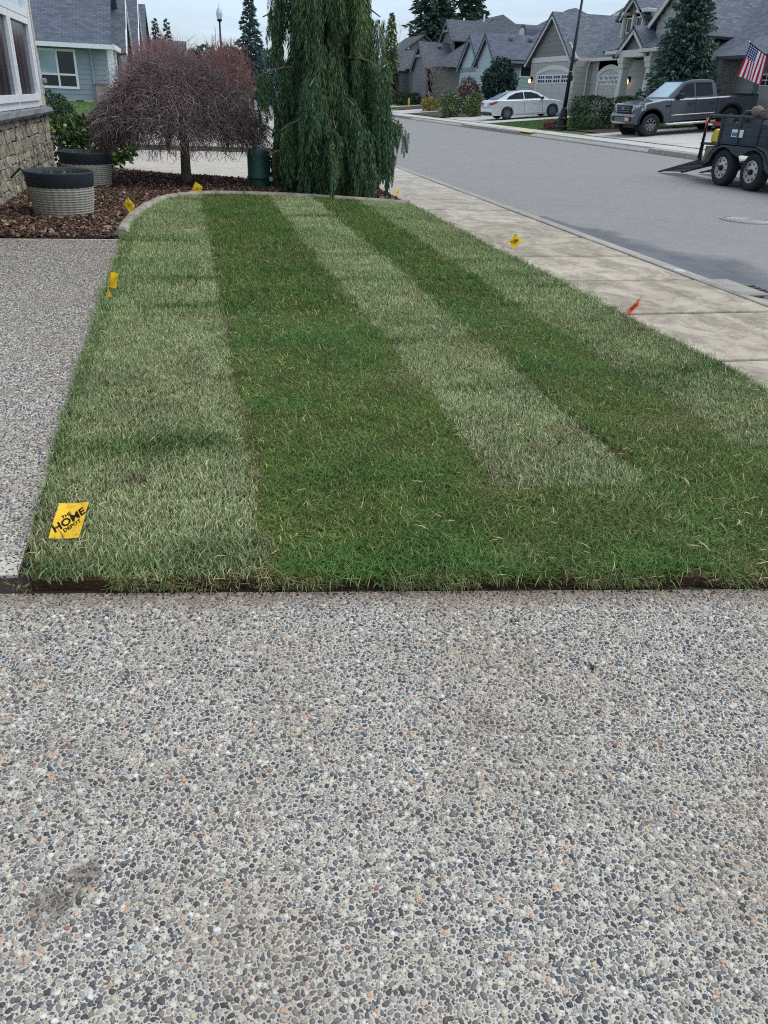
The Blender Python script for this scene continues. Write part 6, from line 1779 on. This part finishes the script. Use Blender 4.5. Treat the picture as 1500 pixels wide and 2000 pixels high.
def conifer(label, x, y, z, h, r, n, mat, droop=0.25, leaf=0.42, group='conifers behind the houses', start=0.08, gap=0.0, name='conifer_tree', power=0.85):
    t0 = thing(name, label, 'tree', (x, y, z), group)
    tubes('trunk', [(np.array([[x, y, z], [x + 0.02 * h * 0.1, y, z + h * 0.4], [x, y, z + h * 0.98]]), np.array([h * 0.022, h * 0.014, h * 0.003]), 0.4)], 'bark_trunk', t0, 7)
    nb = int(n / 42); P, D, B, Ls = [], [], [], []; br = []
    for k in range(nb):
        u = start + (1 - start) * (k / nb) ** 1.05; a = k * 2.399 + rng.normal(0, 0.35)
        L = r * (1 - u) ** power * rng.uniform(0.65, 1.15) + 0.04 * r
        if rng.random() < gap: L *= 0.45
        zz = z + h * u; m = 42
        t_ = rng.random(m) ** 0.7
        dx, dy = math.cos(a), math.sin(a)
        lat = rng.normal(0, 0.16, m) * L * (1.15 - t_)
        px = x + dx * L * t_ - dy * lat; py = y + dy * L * t_ + dx * lat
        pz = zz + L * (0.18 * t_ - (0.18 + droop) * t_ * t_) + rng.normal(0, 0.03, m) * L
        P.append(np.stack([px, py, pz], 1))
        D.append(np.stack([np.full(m, dx) + rng.normal(0, 0.5, m), np.full(m, dy) + rng.normal(0, 0.5, m), rng.normal(-0.35, 0.4, m)], 1))
        B.append(np.clip(0.35 + 0.4 * t_ + rng.normal(0, 0.18, m), 0, 1)); Ls.append(np.full(m, leaf * (0.6 + 0.5 * (1 - u))))
        br.append((np.array([[x, y, zz], [x + dx * L * 0.5, y + dy * L * 0.5, zz + L * 0.05], [x + dx * L * 0.95, y + dy * L * 0.95, zz - L * droop * 0.9]]), np.array([0.018, 0.012, 0.004]) * h / 8, 0.3))
    tubes('branches', br, 'bark_trunk', t0, 3)
    Ls = np.concatenate(Ls)
    face_cloud('crown', np.concatenate(P), np.concatenate(D), Ls * 0.42, Ls * rng.uniform(0.6, 1.3, len(Ls)), np.concatenate(B), mat, t0)
    return t0

def bare_tree(label, x, y, z, h, spread, n, mat='bare_twig', name='bare_tree', base=0.18, stems=3, r0=0.06, group=None, up=0.9):
    """upright bare crown: recursive forks"""
    t0 = thing(name, label, 'tree', (x, y, z), group); paths = []; thick = []
    def grow(p, d, L, r, lv):
        pts = [np.array(p)]; dd = np.array(d)
        for k in range(4):
            dd = dd + rng.normal(0, 0.16, 3) + np.array([0, 0, 0.05 * up]); dd /= np.linalg.norm(dd)
            pts.append(pts[-1] + dd * L / 4)
        rr = np.linspace(r, r * 0.55, 5)
        (thick if lv <= 1 else paths).append((np.array(pts), rr, np.clip(0.10 + 0.22 * lv + 0.1 * rng.random(), 0, 1)))
        if lv >= 5 or len(paths) > n: return
        for c in range(3 if lv < 4 else 2):
            q = pts[rng.integers(2, 5)]; nd = dd + rng.normal(0, 0.55 * spread, 3) + np.array([0, 0, 0.25 * up])
            grow(q, nd / np.linalg.norm(nd), L * rng.uniform(0.55, 0.8), r * 0.58, lv + 1)
    for k in range(stems):
        a = 6.28 * k / stems + rng.random()
        d0 = np.array([math.cos(a) * 0.4 * spread, math.sin(a) * 0.4 * spread, 1.0])
        grow((x, y, z), d0 / np.linalg.norm(d0), h * 0.36, r0, 0)
    tubes('trunk', thick, mat, t0, 6); tubes('twigs', paths, mat, t0, 3)
    return t0

# weeping laceleaf maple, bare: dome of arching twigs on a short stout trunk
mp_c = np.array([-0.03, 13.55, 0.0]); mt = thing('weeping_maple', 'bare weeping maple with a dome of fine purple brown twigs', 'tree', tuple(mp_c))
tubes('trunk', [(mp_c + np.array([[0.0, 0, -0.02], [0.0, 0, 0.25], [0.01, 0, 0.6], [-0.02, 0, 0.95], [-0.03, 0, 1.15]]), np.array([0.088, 0.075, 0.07, 0.065, 0.04]), 0.5)], 'bark_trunk', mt, 12)
CR = np.array([-0.09, 0.0]); RM = 1.30
def shell(r, lay):                       # height of the dome over radius; lay 0 = outside
    q = np.clip(r / RM, 0, 1.15)
    return 1.74 - 0.95 * q ** 2.0 - lay * (1.05 - 0.70 * q)
paths, limbs = [], []
for k in range(30):
    a = k * 2.399; L = rng.uniform(0.7, 1.1); lay = rng.uniform(0.05, 0.7)
    pts = []
    for t_ in np.linspace(0, 1, 6):
        r_ = L * t_; zz = 0.95 + (shell(r_, lay) - 0.95) * min(1, t_ * 2.2)
        aa = a + 0.35 * math.sin(t_ * 4 + k)
        pts.append([mp_c[0] + CR[0] * t_ + r_ * math.cos(aa), mp_c[1] + r_ * math.sin(aa), zz])
    limbs.append((np.array(pts), np.linspace(0.032, 0.007, 6), 0.25))
for k in range(12000):
    lay = rng.random() ** 1.9 * 0.95
    a = rng.random() * 6.283; rim_f = 1 + 0.09 * math.sin(3 * a + 1) + 0.07 * math.sin(7 * a) + 0.05 * math.sin(13 * a + 2)
    r0 = RM * rim_f * (0.04 + 0.93 * math.sqrt(rng.random())); L = rng.uniform(0.14, 0.46) * (1.15 - 0.35 * r0 / RM)
    p = np.array([mp_c[0] + CR[0] + r0 * math.cos(a), mp_c[1] + r0 * math.sin(a), shell(r0 / rim_f, lay)])
    q = r0 / RM
    out_ = np.array([math.cos(a), math.sin(a), 0.0]); tan_ = np.array([-math.sin(a), math.cos(a), 0.0])
    d = out_ * (0.62 - 0.15 * q) + tan_ * rng.normal(0, 0.85) + np.array([0, 0, 0.40 - 1.05 * q + rng.normal(0, 0.55)])
    d /= np.linalg.norm(d); pts = [p]
    for st_ in range(5):
        d = d + rng.normal(0, 0.40, 3) + np.array([0, 0, -0.02 - 0.20 * q]); d /= np.linalg.norm(d)
        p = p + d * L / 5
        if p[2] < 0.40: p[2] = 0.40 + 0.05 * rng.random()
        pts.append(p)
    P = np.array(pts); hz = (P[0, 2] - 0.4) / 1.45
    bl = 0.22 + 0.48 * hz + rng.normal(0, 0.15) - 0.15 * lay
    if rng.random() < 0.10 and hz < 0.7: bl = 1.0
    paths.append((P, np.linspace(rng.uniform(0.003, 0.0058), 0.0015, 6), bl))
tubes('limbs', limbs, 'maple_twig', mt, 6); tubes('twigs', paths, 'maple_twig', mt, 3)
# red-tipped upright shrubs beyond the drive
def red_shrub(label, x, y, z, h, w, n):
    t0 = thing('red_shrub', label, 'shrub', (x, y, z)); paths = []
    for k in range(n):
        a = rng.random() * 6.283; s = rng.random() ** 0.6; f = rng.random() ** 0.35
        top = np.array([x + math.cos(a) * w * s, y + math.sin(a) * w * s, z + h * (0.60 + 0.38 * math.sqrt(max(0, 1 - s * s))) * rng.uniform(0.78, 1.02)])
        st_ = np.array([x, y, z + 0.3]) + (top - np.array([x, y, z + 0.3])) * rng.uniform(0.25, 0.75) + rng.normal(0, 0.06, 3)
        mid = (st_ + top) / 2 + rng.normal(0, 0.05, 3)
        m1 = st_ + (top - st_) * 0.33 + rng.normal(0, 0.06, 3); m2 = st_ + (top - st_) * 0.7 + rng.normal(0, 0.06, 3)
        paths.append((np.array([st_, m1, m2, top]), np.array([0.008, 0.006, 0.005, 0.003]), np.clip(np.array([0.1, 0.4, 0.65, 0.95]) * rng.uniform(0.7, 1.1), 0, 1)))
        for q_ in range(2):
            e1 = m2 + rng.normal(0, 0.10, 3) + np.array([0, 0, 0.06]); e2 = e1 + rng.normal(0, 0.06, 3) + np.array([0, 0, 0.07])
            paths.append((np.array([m2, (m2 + e1) / 2, e1, e2]), np.array([0.005, 0.004, 0.0035, 0.0025]), np.clip(rng.uniform(0.4, 1.0), 0, 1)))
    for k in range(16):
        a = k * 2.4; top = np.array([x + math.cos(a) * w * 0.7, y + math.sin(a) * w * 0.7, z + h * 0.75])
        paths.append((np.array([[x, y, z], (np.array([x, y, z]) + top) / 2 + np.array([0, 0, 0.12]), top]), np.array([0.03, 0.02, 0.008]), 0.1))
    tubes('twigs', paths, 'red_twig', t0, 3)
red_shrub('red tipped shrub rising behind the left top of the maple dome', -0.42, 21.9, 0.0, 2.50, 1.10, 760)
red_shrub('open red tipped shrub between the maple dome and the cedar', 1.05, 22.3, 0.0, 2.56, 0.85, 330)

# weeping cedar
cd_c = np.array([2.06, 12.55]); ct = thing('weeping_cedar', 'large weeping cedar with hanging blue green foliage at the lawn end', 'tree', (cd_c[0], cd_c[1], 0))
tubes('trunk', [(np.array([[cd_c[0], cd_c[1], 0], [cd_c[0] + 0.02, cd_c[1], 1.0], [cd_c[0] - 0.06, cd_c[1] - 0.05, 2.0], [cd_c[0] - 0.05, cd_c[1], 3.2], [cd_c[0] + 0.1, cd_c[1], 4.5]]), np.array([0.11, 0.085, 0.065, 0.045, 0.015]), 0.5)], 'cedar_trunk', ct, 10)
def spray_variants():
    out = []
    for k in range(7):
        V, F, B = [], [], []
        sway = [random.uniform(-0.10, 0.10) for _ in range(4)]
        def stem(t_):
            return Vector((sway[0] * math.sin(t_ * 3 + sway[1] * 20), sway[2] * math.sin(t_ * 3.4 + sway[3] * 20), -t_))
        for i in range(70):
            t_ = i / 70
            p = stem(t_)
            w_env = 0.085 * math.sin(math.pi * min(1, 0.15 + t_ * 0.9)) + 0.012
            for j in range(5):
                a = random.random() * 6.283; out_ = Vector((math.cos(a), math.sin(a), 0))
                d = (out_ * random.uniform(0.08, 0.50) + Vector((0, 0, -1.0))).normalized()
                st_ = p + out_ * w_env * random.random()
                L = random.uniform(0.06, 0.15); W = random.uniform(0.0045, 0.0105)
                s_ = d.cross(Vector((random.gauss(0, 1), random.gauss(0, 1), random.gauss(0, 1)))).normalized()
                o_ = len(V)
                V += [st_, st_ + d * L * 0.45 + s_ * W, st_ + d * L, st_ + d * L * 0.45 - s_ * W]
                F.append((o_, o_ + 1, o_ + 2, o_ + 3)); bb = min(1, max(0, random.gauss(0.45, 0.2))); B += [bb] * 4
        me = bpy.data.meshes.new('spray'); me.from_pydata([tuple(v) for v in V], [], F)
        a_ = me.attributes.new('bl', 'FLOAT', 'POINT'); a_.data.foreach_set('value', B)
        me.materials.append(M['cedar_spray'])
        out.append(bpy.data.objects.new('spray', me))
    return out
SP, SR, SS, ST = [], [], [], []; limbs = []
def cedar_limb(a, z, r, ns, lmin=0.35, lmax=0.75, rise=0.10, wid=0.10):
    dx, dy = math.cos(a), math.sin(a); pts = []
    for t_ in np.linspace(0, 1, 6):
        pts.append([cd_c[0] + dx * r * t_, cd_c[1] + dy * r * t_, z + rise * math.sin(t_ * 2.6) - 0.10 * t_ * t_])
    limbs.append((np.array(pts), np.linspace(0.026, 0.008, 6), 0.4))
    tone = rng.random() ** 1.5 * 0.8
    for k in range(ns):
        t_ = 0.25 + 0.8 * rng.random() ** 0.7; lt = rng.normal(0, wid)
        p = np.array([cd_c[0] + dx * r * t_ - dy * lt, cd_c[1] + dy * r * t_ + dx * lt, z + rise * math.sin(min(t_, 1) * 2.6) - 0.12 * t_ * t_ + rng.normal(0, 0.05)])
        if p[2] < 0.95 and p[0] < 1.36: continue
        if p[2] > 1.9 and abs(p[0] - 1.97) < 0.08 and p[1] < 12.6: continue
        L = rng.uniform(lmin, lmax); L = min(L, max(0.16, p[2] - 0.03))
        SP.append(p); SR.append([rng.normal(0, 0.06) + dy * 0.08, rng.normal(0, 0.06) + dx * 0.08 * -1, rng.random() * 6.28]); SS.append([L * rng.uniform(0.75, 1.1), L * rng.uniform(0.75, 1.1), L]); ST.append(np.clip(tone + rng.normal(0, 0.15), 0, 1))
for k in range(104):
    z = 0.42 + 3.5 * (k / 104) ** 0.95; a = k * 2.399 + rng.normal(0, 0.25)
    rm = 0.93 * (1 - z / 5.4) ** 0.62
    cedar_limb(a, z, rm * rng.uniform(0.42, 1.16), 22, 0.26, 0.95, wid=0.075)
for a, z, r, ns, lm in ((-0.25, 1.06, 1.02, 34, 0.42), (-0.30, 0.98, 1.12, 26, 0.3), (-0.45, 0.60, 0.95, 34, 0.36), (-0.1, 0.62, 0.95, 26, 0.34), (3.25, 1.55, 1.02, 22, 0.6), (2.9, 2.28, 0.92, 10, 0.45), (-0.15, 2.35, 0.72, 16, 0.75), (-2.0, 1.45, 0.95, 24, 0.75), (-1.2, 1.0, 0.92, 26, 0.6), (-1.65, 0.7, 0.95, 26, 0.6), (-2.5, 0.9, 0.95, 26, 0.7), (-0.8, 1.7, 0.9, 26, 0.7)):
    cedar_limb(a, z, r, ns, lm * 0.6, lm, 0.14, 0.07)
tubes('limbs', limbs, 'cedar_trunk', ct, 5)
N = len(SP)
scatter('foliage', np.array(SP), np.array(SR), np.array(SS), rng.integers(0, 7, N), spray_variants(), {'tone': np.array(ST)}, ct)

# shrubs about the bed and the left
shrub('leafy_shrub', 'glossy leaved green shrub behind the planters', 'shrub', (-1.50, 15.75, 0), (0.62, 0.5, 0.42), 1700, 0.11, 'rhodo')
shrub('leafy_shrub', 'narrow green shrub against the stone corner', 'shrub', (-2.12, 15.5, 0), (0.13, 0.2, 0.42), 260, 0.09, 'rhodo')
shrub('leafy_shrub', 'low dark shrub at the foot of the cedar beside the pedestal', 'shrub', (1.5, 13.2, 0), (0.3, 0.3, 0.26), 700, 0.07, 'boxwood')
shrub('box_shrub', 'round clipped dark green shrub near the stone pier', 'shrub', (-3.5, 27, 0.02), (0.46, 0.46, 0.40), 2600, 0.06, 'boxwood')
shrub('box_shrub', 'clipped green shrub behind the round one near the blue grey house', 'shrub', (-4.65, 33, 0.2), (0.62, 0.6, 0.40), 2400, 0.07, 'boxwood')
shrub('low_shrub', 'low reddish groundcover shrub in the bed before the blue grey house', 'shrub', (-2.6, 29, 0.0), (0.9, 0.8, 0.16), 1200, 0.07, 'red_shrub')
MB().box(2.9, 45.0, 0.0, 3.3, 45.5, 1.15).build('wheelie_bin', 'dark_bin', None, bevel=0.05)
tag(bpy.data.objects['wheelie_bin'], 'dark red bin standing at the kerb seen past the maple twigs', 'bin')

# far side planting
shrub('hedge', 'large clipped square hedge right of the lamp post', 'hedge', (19.85, 40.0, zfar(19.8)), (0.86, 0.7, 0.72), 5200, 0.085, 'boxwood', box=True)
shrub('hedge', 'narrower clipped hedge beside the pickup grille', 'hedge', (21.3, 39.2, zfar(21.0)), (0.7, 0.6, 0.68), 3600, 0.085, 'boxwood', box=True)
MB().box(20.62, 38.9, 0.3, 20.74, 39.02, 1.0).build('fence_post', 'wood_post', None); tag(bpy.data.objects['fence_post'], 'short wooden post between the two clipped hedges', 'post')
shrub('heather_mound', 'brown mound of dry groundcover at the lamp post foot', 'shrub', (18.75, 41.9, zfar(18.7) - 0.05), (0.5, 0.6, 0.22), 1500, 0.07, 'red_shrub')
conifer('dense blue green pine in front of the taupe house behind the pickup', 23.0, 37.5, zfar(23) - 0.1, 6.6, 1.75, 15000, 'pine_leaf', -0.25, 0.26, None, 0.08, 0, 'pine_tree', 0.62)
shrub('cypress', 'dark layered cypress behind the sedan boot', 'tree', (23.6, 63.5, 0.7), (1.25, 1.1, 1.75), 5200, 0.22, 'conifer')
shrub('flowering_shrub', 'pink flowering shrub left of the dark cypress', 'shrub', (21.6, 64.5, 0.5), (0.85, 0.8, 1.15), 2400, 0.14, 'pink_shrub')
shrub('pale_shrub', 'pale olive shrub at the far kerb nearest the sedan', 'shrub', (20.0, 58.4, 0.3), (0.6, 0.6, 0.75), 1700, 0.13, 'olive_shrub')
shrub('pale_shrub', 'pale olive shrub with cream blooms in front of the mint gable', 'shrub', (18.9, 60.5, 0.2), (0.85, 0.8, 0.78), 2100, 0.14, 'olive_shrub')
shrub('yellow_shrub', 'small golden shrub under the bare street tree', 'shrub', (20.7, 72, 0.3), (0.75, 0.7, 0.55), 1300, 0.15, 'yellow_shrub')
shrub('green_hedge', 'wide low green hedge before the dark brown house', 'hedge', (23.3, 90, 0.45), (1.9, 1.6, 0.68), 3200, 0.17, 'boxwood')
shrub('red_bush', 'low russet bush before the far grey house', 'shrub', (22.9, 98, 0.45), (1.15, 1.0, 0.82), 2000, 0.16, 'red_shrub')
ub = thing('utility_box', 'dark green utility box on the verge before the brown house', 'utility box', (22.0, 95, 0.4))
MB().box(21.6, 94.6, 0.3, 23.0, 95.4, 1.3).build('cabinet', 'pedestal_green', ub, bevel=0.05); MB().box(21.55, 94.55, 1.305, 23.05, 95.45, 1.36).build('lid', 'pedestal_green', ub)
for label, X_, mt_, h_ in (('thin yellow marker post on the far verge', 21.9, 'paint_yellow', 0.9), ('tan wooden bollard on the far verge right of the yellow post', 23.4, 'wood_post', 1.15)):
    o = MB().tube([(X_, 84.0, 0.2), (X_, 84.0, 0.4 + h_)], 0.16 if 'tan' in label else 0.10, 8).build('bollard', mt_); tag(o, label, 'bollard')
bare_tree('bare multi-stem tree on the far verge in front of the brown house', 23.8, 82, 0.5, 4.9, 1.15, 1500, stems=4, r0=0.09)
bare_tree('tall bare tree far behind the small weeping conifer', 28.4, 131, 0.5, 13.5, 0.75, 700, stems=3, r0=0.14)
conifer('slim weeping conifer standing just right of the cedar by the far houses', 23.6, 100, 0.5, 9.2, 2.0, 4200, 'olive_shrub', 0.75, 0.40, None, 0.16, 0, 'weeping_conifer', 0.8)
conifer('big dark fir above the roofs, left one of the pair', 39.0, 136, 0.5, 20.5, 6.8, 9000, 'conifer', 0.12, 1.15, start=0.18, gap=0.1)
conifer('big dark fir above the roofs, right one of the pair', 45.4, 138, 0.5, 22, 6.0, 6400, 'conifer', 0.10, 1.1, start=0.18, gap=0.25)
conifer('blue green spruce left of the cedar top', 5.4, 70, 0.2, 7.4, 1.9, 4200, 'conifer_far', 0.18, 0.45)
conifer('slender far fir nearest the left roofs', -3.7, 160, 0, 11.6, 1.9, 2300, 'conifer_far', 0.2, 0.7)
conifer('slender far fir second from the left roofs', -1.8, 162, 0, 11.8, 1.5, 1900, 'conifer_far', 0.2, 0.7)
conifer('dark conifer rising behind the blue grey house gable', -7.6, 112, 0, 12.5, 3.2, 3600, 'conifer', 0.2, 0.8)
for i, (X_, Y_, h_, lb) in enumerate(((3.2, 150, 7.2, 'low far tree seen just left of the globe lamp'), (9.5, 165, 8.2, 'low far tree hidden mostly by the cedar, left'), (16.5, 170, 8.0, 'low far tree hidden mostly by the cedar, right'), (24.5, 158, 8.4, 'far dark tree at the street end right of the cedar'))):
    shrub('far_tree', lb, 'tree', (X_, Y_, 0), (4.2, 3, h_ * 0.48), 2600, 0.7, 'conifer_far', 'distant trees at the street end')
# far turf blades beside the pale drive
nn = 16000
gx, gy = rng.uniform(18.05, 23.5, nn), rng.uniform(41.6, 49.6, nn)
o = face_cloud('verge_grass', np.stack([gx, gy, np.array([zfar(a) - 0.03 for a in gx])], 1), np.stack([rng.normal(0, 0.4, nn), rng.normal(0, 0.4, nn), np.ones(nn)], 1), 0.02, rng.uniform(0.05, 0.10, nn), rng.random(nn), 'far_grass'); o['kind'] = 'stuff'
nn = 26000
gx, gy = rng.uniform(-9, 2.8, nn), 23.2 + 20 * rng.random(nn)
k_ = ~((gx < -1.5) & (gy < 33.2)) & ~((gx > -1.6) & (gy < 36)); gx, gy = gx[k_], gy[k_]; nn = len(gx)
o = face_cloud('neighbour_grass', np.stack([gx, gy, np.array([zleft(a, b) - 0.012 for a, b in zip(gx, gy)])], 1), np.stack([rng.normal(0, 0.4, nn), rng.normal(0, 0.4, nn), np.ones(nn)], 1), 0.02, rng.uniform(0.04, 0.09, nn), rng.random(nn), 'far_grass'); o['kind'] = 'stuff'
